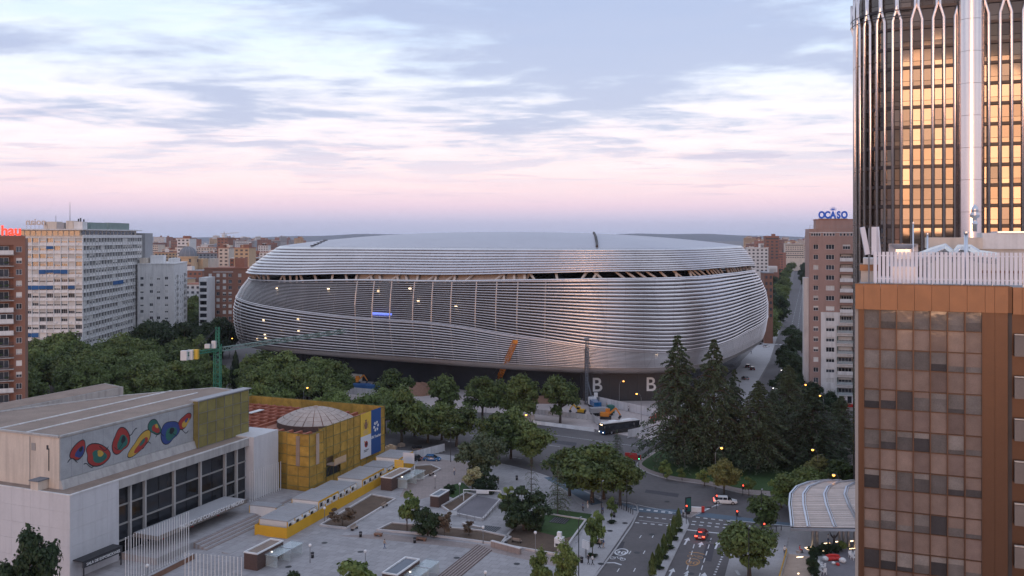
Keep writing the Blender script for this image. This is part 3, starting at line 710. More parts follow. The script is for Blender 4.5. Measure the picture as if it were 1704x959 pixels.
# ------------------------------------------------------------------ right: bronze office block, chrome tower, brick residential tower
def frame_at(px, depth): return at(px, depth)
def build_bronze_block():
    o = at(1423, 80.0); t = thing('office_block', 'bronze clad office block with wavy glass panes and a white slatted roof screen', 'building', o, LX - R(90))
    # local x runs right along the front, local y runs away from the camera
    H = 49.75; W0, W1 = 0.70, 10.07; n = 7; pw = (W1 - W0) / n; PIT = 3.52; z_top = 47.55
    piece('core', 'bronze_dark', t, .15, 24, .45, 22, 0, H - .4)
    for k in range(2): piece('corner_pier', 'bronze_dark' if k else 'frame_grey', t, 0 + k * .28, .26 + k * .42, 0.02 * k, .5, 0, z_top)
    xs = [0.0] + [W0 + pw * i - .05 + .0 for i in range(n)] + [W1 + .05, 11.0, 12.05]
    xs = [0.0, .72] + [.72 + 1.36 * i for i in range(1, 8)] + [10.95, 11.95]
    for a, b in zip(xs[:-1], xs[1:]): piece('parapet_panel', 'bronze', t, a + .012, b - .012, -.28, .4, z_top, H)
    piece('parapet_return', 'bronze_dark', t, 11.96, 12.3, .1, 1.2, z_top, H)
    for a, b in ((12.32, 13.0), (13.0, 15.2), (15.2, 17.4), (17.4, 19.6), (19.6, 21.8), (21.8, 24)): piece('parapet_panel', 'bronze', t, a + .012, b - .012, -.1, .4, z_top - .1, H - .05)
    piece('coping', 'bronze_dark', t, -.02, 12.0, -.32, .45, H + .003, H + .06)
    # curtain wall: every pane is a piece
    rr = random.Random(5); fl = 0; z = z_top
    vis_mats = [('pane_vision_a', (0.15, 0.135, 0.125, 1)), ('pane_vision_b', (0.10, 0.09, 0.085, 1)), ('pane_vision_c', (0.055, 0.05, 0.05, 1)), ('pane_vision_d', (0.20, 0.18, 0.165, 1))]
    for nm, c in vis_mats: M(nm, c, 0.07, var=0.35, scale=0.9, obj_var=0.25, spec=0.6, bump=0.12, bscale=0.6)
    for nm, c in (('pane_spandrel_a', (0.235, 0.175, 0.145, 1)), ('pane_spandrel_b', (0.19, 0.14, 0.12, 1))): M(nm, c, 0.10, var=0.22, scale=1.3, obj_var=0.15, spec=0.6, bump=0.12, bscale=0.7)
    while z > 3:
        wh = 1.70; sh = PIT - wh
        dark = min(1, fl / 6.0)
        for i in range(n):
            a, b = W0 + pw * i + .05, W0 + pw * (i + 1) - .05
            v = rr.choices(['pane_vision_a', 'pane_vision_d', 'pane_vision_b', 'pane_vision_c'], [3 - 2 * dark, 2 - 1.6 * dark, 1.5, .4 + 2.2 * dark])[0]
            z0, z1 = z - wh + .04, z - .05
            if z > 12:
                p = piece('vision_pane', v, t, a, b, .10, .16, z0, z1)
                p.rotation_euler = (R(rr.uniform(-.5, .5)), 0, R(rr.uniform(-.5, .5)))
                if rr.random() < .75:   # roller blind behind the lower edge of the glass: a lighter upper part
                    f = rr.choice([.55, .62, .7, .78, .3]); piece('blind', 'pane_vision_d' if rr.random() < .6 else 'pane_spandrel_a', t, a + .03, b - .03, .085, .098, z1 - (z1 - z0) * f, z1 - .02)
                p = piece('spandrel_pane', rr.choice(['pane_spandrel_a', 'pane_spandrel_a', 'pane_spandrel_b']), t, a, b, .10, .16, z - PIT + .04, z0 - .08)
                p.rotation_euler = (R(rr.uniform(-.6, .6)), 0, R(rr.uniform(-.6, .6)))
        if z > 12:
            piece('transom', 'bronze_dark', t, W0 + .05, W1 - .05, .02, .2, z - wh - .03, z - wh + .03); piece('transom', 'bronze_dark', t, W0 + .05, W1 - .05, .02, .2, z - .04, z + .02)
            # balcony bay on the right: dark opening, pale parapet, rail
            piece('balcony_opening', 'dark_glass', t, 12.35, 24, .5, .56, z - 1.75, z + .1)
            p = piece('balcony_parapet', 'balcony_stone', t, 12.42, 24, -.35, -.15, z - PIT - .05, z - 1.85)
            piece('balcony_rail', 'cream', t, 12.42, 24, -.38, -.12, z - 1.80, z - 1.72); piece('balcony_floor', 'bronze_dark', t, 12.42, 24, -.12, .48, z - PIT - .05, z - PIT + .12)
        z -= PIT; fl += 1
    for i in range(n + 1): piece('mullion', 'bronze_dark', t, W0 + pw * i - .045, W0 + pw * i + .045, -.16, .22, 3, z_top)
    for k, (a, b) in enumerate(((10.12, 10.98), (11.0, 11.95))): piece('pier_panel', 'bronze_dark', t, a, b, -.1 + .03 * k, .45, 0, z_top)
    piece('pier_panel', 'frame_dark', t, 12.0, 12.3, .2, .45, 0, z_top)
    piece('roof_deck', 'grey_roof', t, .3, 24, .46, 22, H - .4, H - .2)
    # --- plant on the roof: each item a thing of its own
    def loc(x, y, z): return (t.location.x + math.cos(t.rotation_euler.z) * x - math.sin(t.rotation_euler.z) * y, t.location.y + math.sin(t.rotation_euler.z) * x + math.cos(t.rotation_euler.z) * y, z)
    rz = t.rotation_euler.z; HZ = H - .2
    s = thing('roof_screen', 'long white slatted screen standing on the bronze office roof', 'screen', loc(1.55, 4.0, HZ), rz)
    k = 0; x = 0.0
    while x < 20: piece('slat', 'slat_white', s, x, x + .245, -.05, 0, .15 + .0, 3.0); x += .345; k += 1
    y = 0.0
    while y < 3.2: piece('slat', 'slat_white', s, -.06, -.01, y + .05, y + .3, .15, 3.0); y += .345
    for z in (.5, 2.6): piece('rail', 'slat_white', s, 0, 20, .003, .09, z, z + .1)
    for q in range(9): piece('post', 'galvanised', s, q * 2.4 + .05, q * 2.4 + .13, .1, .2, 0, 2.9)
    p = thing('penthouse', 'cream rooftop plant room behind the white slatted screen', 'plant room', loc(7.0, 12, HZ), rz)
    piece('wall', 'cream', p, 0, 16, 0, 6, 0, 3.2); piece('upper_wall', 'cream', p, -.6, 4.2, -.4, 5, 3.203, 4.3); piece('upper_wall', 'white_stained', p, 4.22, 17, -.2, 5.4, 3.203, 4.75)
    piece('coping', 'galvanised', p, 5.5, 17, -.3, 5.5, 4.753, 4.9); piece('vent_grille', 'frame_grey', p, 10.2, 11.2, -.06, -.003, 1.5, 2.5); piece('ledge', 'bronze', p, 4, 16, -.5, -.003, .9, 1.15)
    d = thing('air_duct', 'galvanised square air intake hood beside the antenna panels', 'duct', loc(3.0, 6.5, HZ), rz)
    m = MB(); m.box(0, 2.2, 0, 2, 0, 1.6); m.build('casing', 'galvanised', d)
    m = MB(); q0 = [(-.15, -.02, 3.7), (2.35, -.02, 3.7), (2.35, -.02, 1.6), (-.15, -.02, 1.6)]; q1 = [(.45, .7, 3.2), (1.75, .7, 3.2), (1.75, .7, 2.3), (.45, .7, 2.3)]
    m.add(q0 + q1, [(1, 0, 4, 5), (2, 1, 5, 6), (3, 2, 6, 7), (0, 3, 7, 4), (4, 7, 6, 5)]); m.box(-.15, 2.35, .75, 2, 1.603, 3.7); m.build('hood', 'galvanised', d)
    d = thing('insulated_duct', 'crumpled foil wrapped duct bending over the roof plant', 'duct', loc(6.0, 7.2, HZ), rz)
    m = MB(); m.tube([(-1, .4, 2.2), (0, .2, 2.4), (.9, 0, 2.9), (1.6, -.1, 3.3), (2.3, 0, 2.6), (2.9, 0, 3.2), (3.6, 0, 3.1), (4.4, 0, 2.6), (6.0, .1, 2.4)], [.6, .7, .62, .5, .6, .5, .62, .6, .55], 9); m.build('duct_run', 'foil', d, False)
    m = MB()
    for x in (0, 2.4, 5): m.bar((x, 0, 0), (x, 0, 2.2), .14)
    m.build('stand', 'galvanised', d)
    for x, y, h, r, c in ((4.9, 5.5, 5.6, .06, 'antenna'), (6.3, 9.6, 4.6, .08, 'flue'), (9.3, 5.9, 4.7, .17, 'flue')):
        m = MB(); m.tube([(0, 0, 0), (0, 0, h)], r, 10); f = m.build(c + '_pole', 'galvanised', None, True, loc(x, y, HZ)); m = MB(); m.tube([(0, 0, h), (0, 0, h + .15)], r * 1.5, 10); m.build('cap', 'galvanised', f)
        tag(f, {4.9: 'thin metal antenna pole standing behind the white slatted screen', 6.3: 'slim metal flue beside the foil wrapped duct', 9.3: 'stout polished metal flue before the cream plant room'}[x], c)
    fl_ = thing('chimney_cowl', 'silver onion shaped chimney cowl on the rooftop plant room', 'chimney', loc(13.3 - 2.55, 14, HZ + 4.9), rz)
    m = MB(); m.lathe([(0.001, 0), (.22, 0), (.22, .7), (.3, .72), (.3, .8), (.22, .85), (.2, 1.3), (.4, 1.4), (.45, 1.7), (.3, 1.95), (.34, 2.0), (.32, 2.3), (.12, 2.6), (.001, 2.7)], 16); m.build('cowl', 'galvanised', fl_, True)
    an = thing('antenna_mast', 'cluster of white phone antenna panels on a mast at the roof edge', 'antenna', loc(1.1, 5.2, HZ), rz)
    m = MB(); m.tube([(0, 0, 0), (0, 0, 5.2)], .07, 8); m.tube([(.9, .2, 0), (.9, .2, 5.0)], .05, 8); m.bar((0, 0, 3.4), (.9, .2, 3.4), .08); m.build('mast', 'metal_grey', an)
    for x, y, a, tl in ((-.35, -.2, 20, 12), (.45, -.35, -5, 0), (.75, .1, -40, 4)):
        m = MB(); m.box(-.22, .22, -.09, .09, -1.3, 1.3); q = m.build('antenna_panel', 'slat_white', an); q.location = (x, y, 4.0); q.rotation_euler = (R(tl * .3), R(-tl), R(a))
    m = MB()
    for k in range(5): m.box(1.05 + .05 * (k % 2), 1.3, .0, .25, 2.4 + k * .5, 2.7 + k * .5)
    m.build('radio_unit', 'metal_dark', an)
    lw = thing('low_roof', 'stepped cream roof edge left of the white slatted screen', 'roof', loc(.35, 8, HZ), rz)
    piece('wall', 'cream', lw, 0, 1.6, 0, 4, 0, 1.1); piece('trim', 'bronze', lw, -.1, 1.65, -.1, 4, 1.103, 1.7); piece('wall', 'white_stained', lw, .2, 1.6, .3, 4, 1.703, 2.3)
build_bronze_block()

def build_chrome_tower():
    base = at(1615, 160.0); t = thing('glass_tower', 'tall office tower of chrome ribs and amber glass with a mirrored column', 'tower', base, LX - R(90))
    # local x to the right along the front, local y away; front plane y = 0, rounded corner on the left
    PIT = 3.6; ZT = 100.0; xl = -11.3; Rr = 8.0; path = []
    x = 26.0
    while x > xl: path.append((x, 0.0)); x -= 1.78
    k = 9
    for i in range(k + 1): a = R(90) * i / k; path.append((xl - Rr * math.sin(a), Rr - Rr * math.cos(a)))
    for y in (10, 12, 14): path.append((xl - Rr, y))
    m = MB(); m.prism([(p[0], p[1] + .0) for p in [(q[0] * (1 if q[0] > xl else 1) , q[1]) for q in path]] + [(xl - Rr, 30), (26, 30)], 0, ZT)
    core = MB(); inner = [(p[0] + (.9 if p[0] < xl - 1 else 0), p[1] + .9) for p in path] + [(xl - Rr + .9, 30), (26, 30)]; core.prism(inner, 0, ZT); core.build('core', 'tower_dark', t)
    gl = []
    for nm, c, r in (('amber_glass_a', (0.16, 0.138, 0.12, 1), .05), ('amber_glass_b', (0.105, 0.088, 0.076, 1), .05), ('amber_glass_c', (0.07, 0.065, 0.065, 1), .06)):
        M(nm, c, r, 0.75, var=0.06, scale=0.6, obj_var=0.15); gl.append(nm)
    rr = random.Random(2); zoff = EYE + (HOR - 345) / 9.3   # a floor line seen at row 345
    z0 = zoff - PIT * int(zoff / PIT)
    CH = {}
    for j in range(int((ZT - z0) / PIT)):
        z = z0 + j * PIT
        if z < 40: continue                                  # lower floors stand behind the bronze block
        for i in range(len(path) - 1):
            a = Vector((*path[i], 0)); b = Vector((*path[i + 1], 0)); mid = (a + b) / 2; d = b - a; L_ = d.length; ang = math.atan2(-d.y, -d.x)
            if mid.x > 12: continue
            nrm = Vector((math.cos(ang - R(90)), math.sin(ang - R(90)), 0))
            g = rr.choices(gl, [5, 4, 1.3])[0]
            if 52 < z < 60 and -9 < mid.x < -1: g = 'amber_glass_c'
            for (h0, h1, nm) in ((.55, 1.35, 'lower_pane'), (1.42, PIT - .12, 'upper_pane')):
                c = mid - nrm * .32; o = piece(nm, g, t, c.x - L_ / 2 + .03, c.x + L_ / 2 - .03, c.y - .03, c.y + .03, z + h0, z + h1, ang)
                o.rotation_euler = (R(rr.uniform(-.35, .35)), R(0), ang + R(rr.uniform(-.5, .5)))
        # floor edge follows the plan
        mm = MB()
        for i in range(len(path) - 1):
            a = Vector((*path[i], 0)); b = Vector((*path[i + 1], 0))
            if b.x < 13: mm.bar(a + Vector((0, .1, z + .22)), b + Vector((0, .1, z + .22)), .3, .5)
        mm.build('floor_edge', 'tower_dark', t)
    # chrome ribs; near the top each pair leans together
    zb = EYE + (HOR - 28) / 9.3
    for i, p in enumerate(path):
        if p[0] > 13: continue
        q = Vector((*p, 0)); nrm = Vector((0, -1, 0)) if p[0] > xl else Vector((math.sin(math.atan2(p[0] - xl, 1)), 0, 0))
        if p[0] <= xl: a = math.atan2(xl - p[0], Rr - p[1]) if p[1] < Rr else R(90); nrm = Vector((-math.sin(a), -math.cos(a), 0))
        q = q + nrm * .12; m = MB(); lean = .62 if i % 2 else -.62
        nxt = Vector((*path[min(i + 1, len(path) - 1)], 0)); dirn = (nxt - Vector((*p, 0)));  dirn = dirn.normalized() if dirn.length > 0 else Vector((-1, 0, 0))
        e = q + dirn * lean
        m.tube([q + Vector((0, 0, 0)), q + Vector((0, 0, zb)), e + Vector((0, 0, zb + 2.2)), e + Vector((0, 0, ZT))], .29, 8)
        m.build('rib', 'chrome_rose', t, True)
        for z in (56.0, 66.0, 76.0, 86.0):
            if p[0] < xl - 3: piece('rib_joint', 'tower_dark', t, q.x - .26, q.x + .26, q.y - .26, q.y + .26, z, z + .12)
    cyl = []
    z = 30.0
    while z < ZT: cyl.append((z, min(z + 5.6, ZT))); z += 5.65
    for a, b in cyl:
        m = MB(); m.lathe([(2.15, a), (2.15, b)], 56, (0, -.4)); m.build('column_drum', 'chrome_rose', t, True)
    m = MB(); m.lathe([(2.05, 0), (2.05, ZT)], 32, (0, -.4)); m.build('column_core', 'tower_dark', t, True)
    # window cleaning rings at the corner
    for zz in (EYE + (HOR - 23) / 9.0, EYE + (HOR - 33) / 9.0):
        m = MB(); pts = []
        for i in range(13): a = R(100) * i / 12 - R(10); pts.append((xl - (Rr + .8) * math.sin(a), Rr - (Rr + .8) * math.cos(a), zz))
        m.tube(pts, .07, 6); m.build('corner_rail', 'metal_dark', t)
build_chrome_tower()

def build_ocaso():
    z0 = 282.0; a = at(1347, z0); t = thing('apartment_tower', 'brick and white apartment tower with big blue rooftop lettering', 'building', a, R(-14))
    s = FPX / z0; H = hgt(386, z0)                       # front spans px 1347..1423, then goes on behind the bronze block
    def X(px): return (px - 1347) / s * .945
    def Z(py): return hgt(py, z0)
    W = X(1452); PIT = 17.0 / s; rows = [Z(411.0 + 17.0 * i) for i in range(16)]
    rr = random.Random(8); holes = []; wins = []
    ws, wb = 1.45, 2.5
    split = Z(519)
    for i, zc in enumerate(rows):
        if zc < 3: continue
        for (px, w) in ((1357.7, ws), (1381.5, wb)):
            u = X(px) - w / 2; holes.append((round(u, 2), round(u + w, 2), round(zc - .75, 2), round(zc + .75, 2))); wins.append(holes[-1])
        if i == 0: u = X(1408.5) - 1.1; holes.append((round(u, 2), round(u + 2.2, 2), round(zc - .75, 2), round(zc + .75, 2))); wins.append(holes[-1])
    bal = []
    for i, zc in enumerate(rows):
        if i >= 1 and zc > 3:
            u0, u1 = round(X(1397.5 if i < 8 else 1393), 2), round(X(1421), 2)
            holes.append((u0, u1, round(zc - 1.1, 2), round(zc + 1.1, 2))); bal.append((holes[-1], i))
    facade('front_wall', t, (0, 0, split), 0, W, H - split, [(h[0], h[1], round(h[2] - split, 3), round(h[3] - split, 3)) for h in holes if h[2] > split], 'brick_pink', .35)
    lowh = [(h[0], h[1], h[2], h[3]) for h in holes if h[3] < split]
    xw = X(1366); low_l = [h for h in lowh if h[1] < xw]; low_r = [(round(h[0] - xw, 3), round(h[1] - xw, 3), h[2], h[3]) for h in lowh if h[0] >= xw]
    facade('front_wall', t, (0, 0, 0), 0, xw, split, low_l, 'brick_pink', .35)
    facade('white_wall', t, (xw, -.15, 0), 0, W - xw, split, low_r, 'white_stained', .4)
    piece('core', 'brick_pink', t, 0.02, W, 2.2, 18, 0, H - .2); piece('inner_wall', 'frame_grey', t, .4, W, 1.6, 2.1, 0, H - .3)
    piece('side_wall', 'brick_pink', t, -.05, .0, .05, 18, 0, H); piece('side_wing', 'white_stained', t, X(1338), -.06, 2.5, 7, 0, Z(463))
    for (a0, b0, c0, d0) in wins:
        k = rr.choice([0, 0, 0, .35, .5, .95, 1.0]); window(t, (0, -.15 if (d0 < split and a0 > xw) else 0, 0), 0, a0, b0, c0, d0, kind=k, recess=.16, bars=1 if b0 - a0 < 2 else 2)
    for ((a0, b0, c0, d0), i) in bal:
        y = -.15 if d0 < split else 0
        window(t, (0, y, 0), 0, a0 + .5, b0 - .6, c0 + .15, d0 - .35, kind=rr.choice([0, 0, .3, .6]), recess=1.3, bars=3)
        piece('balcony_slab', 'white_stained', t, a0 - .05, b0 + .05, y - .5, y + 1.4, c0 - .2, c0 - .02)
        if i < 7 or i == 12: piece('balcony_front', 'white_stained', t, a0, b0, y - .48, y - .38, c0, c0 + .95)
        else:
            m = MB(); m.box(a0, b0, y - .46, y - .42, c0 + .9, c0 + .96); m.box(a0, b0, y - .46, y - .42, c0 + .05, c0 + .09)
            for q in range(9): x = a0 + (b0 - a0) * q / 8; m.box(x - .02, x + .02, y - .46, y - .42, c0, c0 + .9)
            m.build('balcony_railing', 'metal_grey', t)
            piece('balcony_glass', 'clear_glass', t, a0 + .05, b0 - .05, y - .44, y - .43, c0 + .08, c0 + .85)
        if i > 7: piece('balcony_divider', 'mural_green', t, a0 - .02, a0 + .1, y - .3, y + .0, c0, d0)
    # top floor windows strip, roof terrace, rear block, sign
    facade_z = Z(387); piece('top_storey', 'brick_pink', t, 0, W, .0 + .02, 18, H, Z(381))
    for px0, px1, mt in ((1349, 1365.5, 'warm_light'), (1370, 1390, None), (1397, 1420, None)):
        n = 4
        for q in range(n):
            u0 = X(px0 + (px1 - px0) * q / n) + .05; u1 = X(px0 + (px1 - px0) * (q + 1) / n) - .05
            window(t, (0, 0, 0), 0, round(u0, 2), round(u0 + .72, 2), round(Z(393), 2), round(Z(388.2), 2), kind=0, recess=-.02, bars=0)
    piece('roof_house', 'brick_pink', t, X(1360), W, 5, 14, Z(381), Z(366)); piece('roof_house_band', 'terracotta', t, X(1359), W, 4.9, 14, Z(366) + .003, Z(364.5))
    piece('top_lintel', 'white_stained', t, 0, W, -.06, 0, Z(387.6), Z(386.6))
    m = MB()
    for z in (Z(381) + 1.1, Z(381) + .5): m.box(-.02, W, .1, .14, z, z + .05)
    q = 0
    while q < W: m.box(q, q + .05, .1, .14, Z(381), Z(381) + 1.1); q += 1.2
    m.build('terrace_railing', 'metal_grey', t)
    piece('awning_red', 'plastic_red', t, X(1394), X(1423), -1.8, -.2, Z(673), Z(669))
    for i in range(4): piece('ground_window', 'dark_glass', t, X(1371 + 13 * i), X(1378 + 13 * i), -.25, -.14, Z(668), Z(657)); piece('ground_pillar', 'white_paint', t, X(1368.5 + 13 * i), X(1370.5 + 13 * i), -.35, -.16, 0, Z(655))
    sg = thing('rooftop_sign', 'blue rooftop letters with a sun emblem on the brick tower', 'sign', Vector(t.location) + Vector((X(1389.5) * .97 + 1.45, 6 - X(1389.5) * .24 - .2, Z(364.5))), R(-10))
    for i, ch in enumerate('OCASO'):
        text_obj('letter', ch, 3.0, .3, 'sign_blue', sg, ((i - 2) * 1.72, 0, .35), (R(90), 0, 0), bold=.15, sx=.8)
    m = MB()
    for k in range(9):
        a = R(20 * k + 10); m.add([(.55 * math.cos(a - .14), 0, .55 * math.sin(a - .14)), (.55 * math.cos(a + .14), 0, .55 * math.sin(a + .14)), (1.35 * math.cos(a), 0, 1.35 * math.sin(a))], [(0, 1, 2)])
    k = 14; m.add([(0, 0, 0)] + [(.5 * math.cos(math.pi * i / k), 0, .5 * math.sin(math.pi * i / k)) for i in range(k + 1)], [(0, i, i + 1) for i in range(1, k + 1)])
    e = m.build('sun_emblem', 'sign_blue', sg); e.location = (0, -.1, 2.75); sm = e.modifiers.new('s', 'SOLIDIFY'); sm.thickness = .15
    piece('sign_frame', 'metal_grey', sg, -4.4, 4.4, .2, .28, 0, .2)
    for i in range(6): piece('sign_strut', 'metal_grey', sg, -4.2 + i * 1.68, -4.12 + i * 1.68, .2, .28, .2, 2.4)
build_ocaso()

# ------------------------------------------------------------------ left: brick block, white slab block, white residential block
def build_brick_left():
    z0 = 245.0; s = FPX / z0; c = at(42, z0); t = thing('brick_block', 'brick apartment block with stacked balconies and red roof lettering', 'building', c, R(24))
    def Z(py): return hgt(py, z0)
    H = Z(396.5); PIT = 18.9 / s; rr = random.Random(4); rows = [Z(415) - PIT * i for i in range(17)]; wins = []; WB = 17.0 / s
    holes = []
    for zc in rows:
        if zc < 2: continue
        holes.append((round(20 - 2.2, 2), round(20 - .8, 2), round(zc - .75, 2), round(zc + .75, 2)))
    bh = [(round(8, 2), round(20 - WB, 2), round(zc - 1.35, 2), round(zc + 1.15, 2)) for zc in rows if zc > 2]
    facade('front_wall', t, (-20, 0, 0), 0, 20, H, holes + bh, 'brick', .9)
    piece('core', 'brick', t, -20, -.02, 1.0, 9, 0, H - .1); piece('side_wall', 'brick', t, -.02, 0, 0.01, 9, 0, H)
    for h in holes: window(t, (-20, 0, 0), 0, *h, kind=rr.choice([0, 0, .5, .9, 1.0]), recess=.14)
    for h in bh:
        a, b, c0, d0 = h; window(t, (-20, 0, 0), 0, a + 1, a + 3, c0 + .1, d0 - .3, recess=.7, bars=2, kind=rr.choice([0, .5])); window(t, (-20, 0, 0), 0, a + 4.5, b - 1.2, c0 + .1, d0 - .3, recess=.7, bars=2)
        piece('balcony_slab', 'concrete', t, a - 20, b - 20 + .15, -1.5, .85, c0 - .2, c0)
        k = rr.choice(['rail', 'rail', 'white', 'glazed'])
        if k == 'rail':
            m = MB(); m.box(a - 20, b - 19.9, -1.46, -1.42, c0 + .95, c0 + 1.0)
            q = a - 20
            while q < b - 20: m.box(q, q + .04, -1.46, -1.42, c0, c0 + .95); q += .28
            m.build('balcony_railing', 'metal_dark', t)
            for q in range(5): 
                if rr.random() < .6: piece('planter', 'leaf_dark', t, a - 20 + 1.2 + q * 1.5, a - 20 + 2.2 + q * 1.5, -1.75, -1.48, c0 + .75, c0 + 1.15)
        else:
            piece('balcony_front', 'white_stained', t, a - 20, b - 19.9, -1.48, -1.38, c0 - .15, c0 + 1.1)
            if k == 'glazed':
                for q in range(6): window(t, (-20, -1.45, 0), 0, round(a + q * (b - a) / 6, 2), round(a + q * (b - a) / 6, 2) + round((b - a) / 6, 2), c0 + 1.12, d0, recess=0, bars=0, kind=rr.choice([0, 0, .7]))
    piece('parapet', 'brick', t, -20, .05, -.08, .25, H, H + .6); piece('coping', 'concrete', t, -20, .1, -.12, .3, H + .603, H + .72)
    sg = thing('roof_lettering', 'glowing red script letters on the brick block roof', 'sign', Vector(c) + Vector((0, .3, H + .72)), R(24))
    text_obj('letter', 'hau', 3.6, .3, 'sign_red', sg, (-2.6 - .9, 0, .15), (R(90), 0, 0), bold=.12, sx=.95)
    piece('sign_rail', 'metal_dark', sg, -6.5, -.8, .2, .3, 0, .15)
build_brick_left()

def build_white_slab():
    k0 = Vector((-173.0, 363.0, 0)); t = thing('slab_block', 'tall white gridded office slab with blue awnings and rooftop plant', 'building', k0, R(4.5))
    # local x right-handed: left face runs to -x (plane y = 0), right face runs away along +y (plane x = 0)
    H0 = 9.0; PIT = 3.17; NF = 14; top = H0 + NF * PIT; LW, LN = 22.4, 8; RW, RN = 72.0, 11; rr = random.Random(12)
    piece('core', 'frame_grey', t, -LW, -.5, .5, RW, 4.5, top); piece('plinth', 'concrete_pale', t, -LW + 2, -2.5, 3, RW - 2, 0, 9)
    for i in range(5): piece('plinth_column', 'white_stained', t, -1.5, -.6, 3 + i * 16.5, 3.9 + i * 16.5, 0, H0)
    blues = {(1, 3), (4, 2), (4, 3), (4, 4), (4, 5), (6, 0), (6, 1), (6, 2), (6, 3), (6, 6), (12, 0), (12, 1), (13, 2), (13, 3), (13, 4), (13, 5)}
    for f in range(NF + 1):
        z = H0 + f * PIT; piece('floor_band', 'white_stained', t, -LW - .3, .32, -.3, .5, z - .22, z + .10); piece('floor_band', 'white_stained', t, -.5, .3, .502, RW, z - .22, z + .10)
    for f in range(NF):
        z = H0 + f * PIT; fr = NF - 1 - f
        for j in range(LN):
            u0 = -LW + LW / LN * j; w = LW / LN
            piece('spandrel', 'white_paint' if rr.random() < .85 else 'blind', t, u0 + .12, u0 + w - .12, .02, .2, z + .10, z + 1.15)
            if (fr, j) in blues: piece('awning', 'awning_blue', t, u0 + .1, u0 + w - .1, -.5, .1, z + 1.25 + rr.uniform(0, .5), z + 2.9)
            if rr.random() < .33: piece('closed_shutter', 'blind', t, u0 + .12, u0 + w - .12, .1, .2, z + 1.17 + rr.choice([0, .5, .8]), z + 2.95)
            window(t, (u0 + .12, .1, z), 0, 0.0, round(w - .24, 2), 1.17, 2.95, frame='white_paint', recess=.22, bars=2, kind=rr.choice([0, 0, 0, .4, .7]))
        for j in range(LN):
            if rr.random() < .22: piece('air_conditioner', 'plastic_white', t, -LW + LW / LN * j + .4, -LW + LW / LN * j + 1.3, -.35, .0, z + .25, z + .9)
        for j in range(RN):
            if rr.random() < .2: piece('air_conditioner', 'plastic_white', t, 0, .35, 2 + j * 6.4, 3 + j * 6.4, z + .25, z + .9)
            v0 = .6 + (RW - .6) / RN * j; w = (RW - .6) / RN
            piece('spandrel', 'white_stained' if rr.random() < .8 else 'blind', t, -.2, -.02, v0 + .15, v0 + w - .15, z + .10, z + 1.15)
            if (fr, j) in {(6, 5), (6, 6)}: piece('awning', 'awning_blue', t, -.1, .4, v0 + .2, v0 + w - .2, z + 1.3, z + 2.9)
            if rr.random() < .25: piece('closed_shutter', 'blind', t, -.2, -.1, v0 + .2, v0 + w * rr.choice([.5, .95]), z + 1.17 + rr.choice([0, .6]), z + 2.95)
            window(t, (-.1, v0 + .15, z), R(90), 0.0, round(w - .3, 2), 1.17, 2.95, frame='white_paint', recess=.22, bars=5, kind=rr.choice([0, 0, 0, .5]))
    for j in range(LN + 1): piece('fin', 'white_paint', t, -LW + LW / LN * j - .12, -LW + LW / LN * j + .12, -.26, .4, H0 - .2, top + .1)
    for j in range(RN * 2 + 1): v0 = .6 + (RW - .6) / RN / 2 * j; piece('fin', 'white_stained', t, -.4, .26, v0 - .14, v0 + .14, H0 - .2, top + .1)
    # recessed top storey with a thin overhanging roof, then plant
    piece('top_storey', 'cream', t, -LW - 3, -1.5, 1.8, RW - 3, top + .1, top + 3.0)
    for j in range(11): piece('top_window', 'window_glass', t, -LW - 2.6 + j * 2.15, -LW - .9 + j * 2.15, 1.68, 1.79, top + .5, top + 2.7)
    for j in range(14): piece('top_window', 'window_glass', t, -1.49, -1.4, 3 + j * 4.6, 6.4 + j * 4.6, top + 1.2, top + 2.7)
    piece('roof_slab', 'white_stained', t, -LW - 5, .2, -.2, RW, top + 3.0, top + 3.5); piece('parapet', 'white_stained', t, -.1, .25, 0, RW, top + .1, top + 1.1); piece('parapet', 'cream', t, -LW, -.1, -.25, 0, top + .1, top + .75)
    T = top + 3.5
    piece('plant_room', 'cream', t, -17.5, -12.5, 6, 12, T, T + 3.0); piece('plant_room', 'far_grey', t, -12.4, -9.5, 6, 14, T, T + 2.6)
    piece('plant_room', 'cream', t, -8, -5, 4, 9, T, T + 3.3); piece('plant_room', 'white_stained', t, -4.9, -1.5, 4, 9, T, T + 3.0)
    piece('green_plant_room', 'plant_green', t, -3.0, -1.2, 12, 30, T, T + 2.8); piece('green_plant_room', 'plant_green', t, -3.4, -1.1, 33, 58, T, T + 3.0)
    piece('rear_wing', 'far_grey', t, -4, 1.5, RW + .5, RW + 12, 0, top + 2)
    m = MB(); m.tube([(-8, 8, T + 3.3), (-8, 8, T + 11)], [.12, .05], 6); m.tube([(-14, 9, T + 3), (-14, 9, T + 5.5)], .08, 6)
    for x, y, h in ((-3, 6, 4.5), (-2.5, 8, 4), (-4.2, 7, 4.2)): m.tube([(x, y, T + 2.5), (x, y, T + h)], .3, 8)
    m.build('antenna', 'metal_dark', t)
    sg = thing('rooftop_lettering', 'grey rooftop letters seen from behind on the white slab', 'sign', t.matrix_world @ Vector((0, 0, 0)) if False else Vector(k0) + Vector((-20.5, 4, T)), R(4.5))
    text_obj('letter', 'noian', 3.6, .25, 'metal_grey', sg, (-.4, 0, 1.7), (R(90), 0, R(180)), bold=.06)
    m = MB()
    for i in range(6): m.bar((-4 + i * 1.6, .25, 0), (-4 + i * 1.6, .25, 1.9), .1)
    m.bar((-4.2, .25, 1.7), (4.2, .25, 1.7), .12); m.build('sign_frame', 'metal_grey', sg)
build_white_slab()

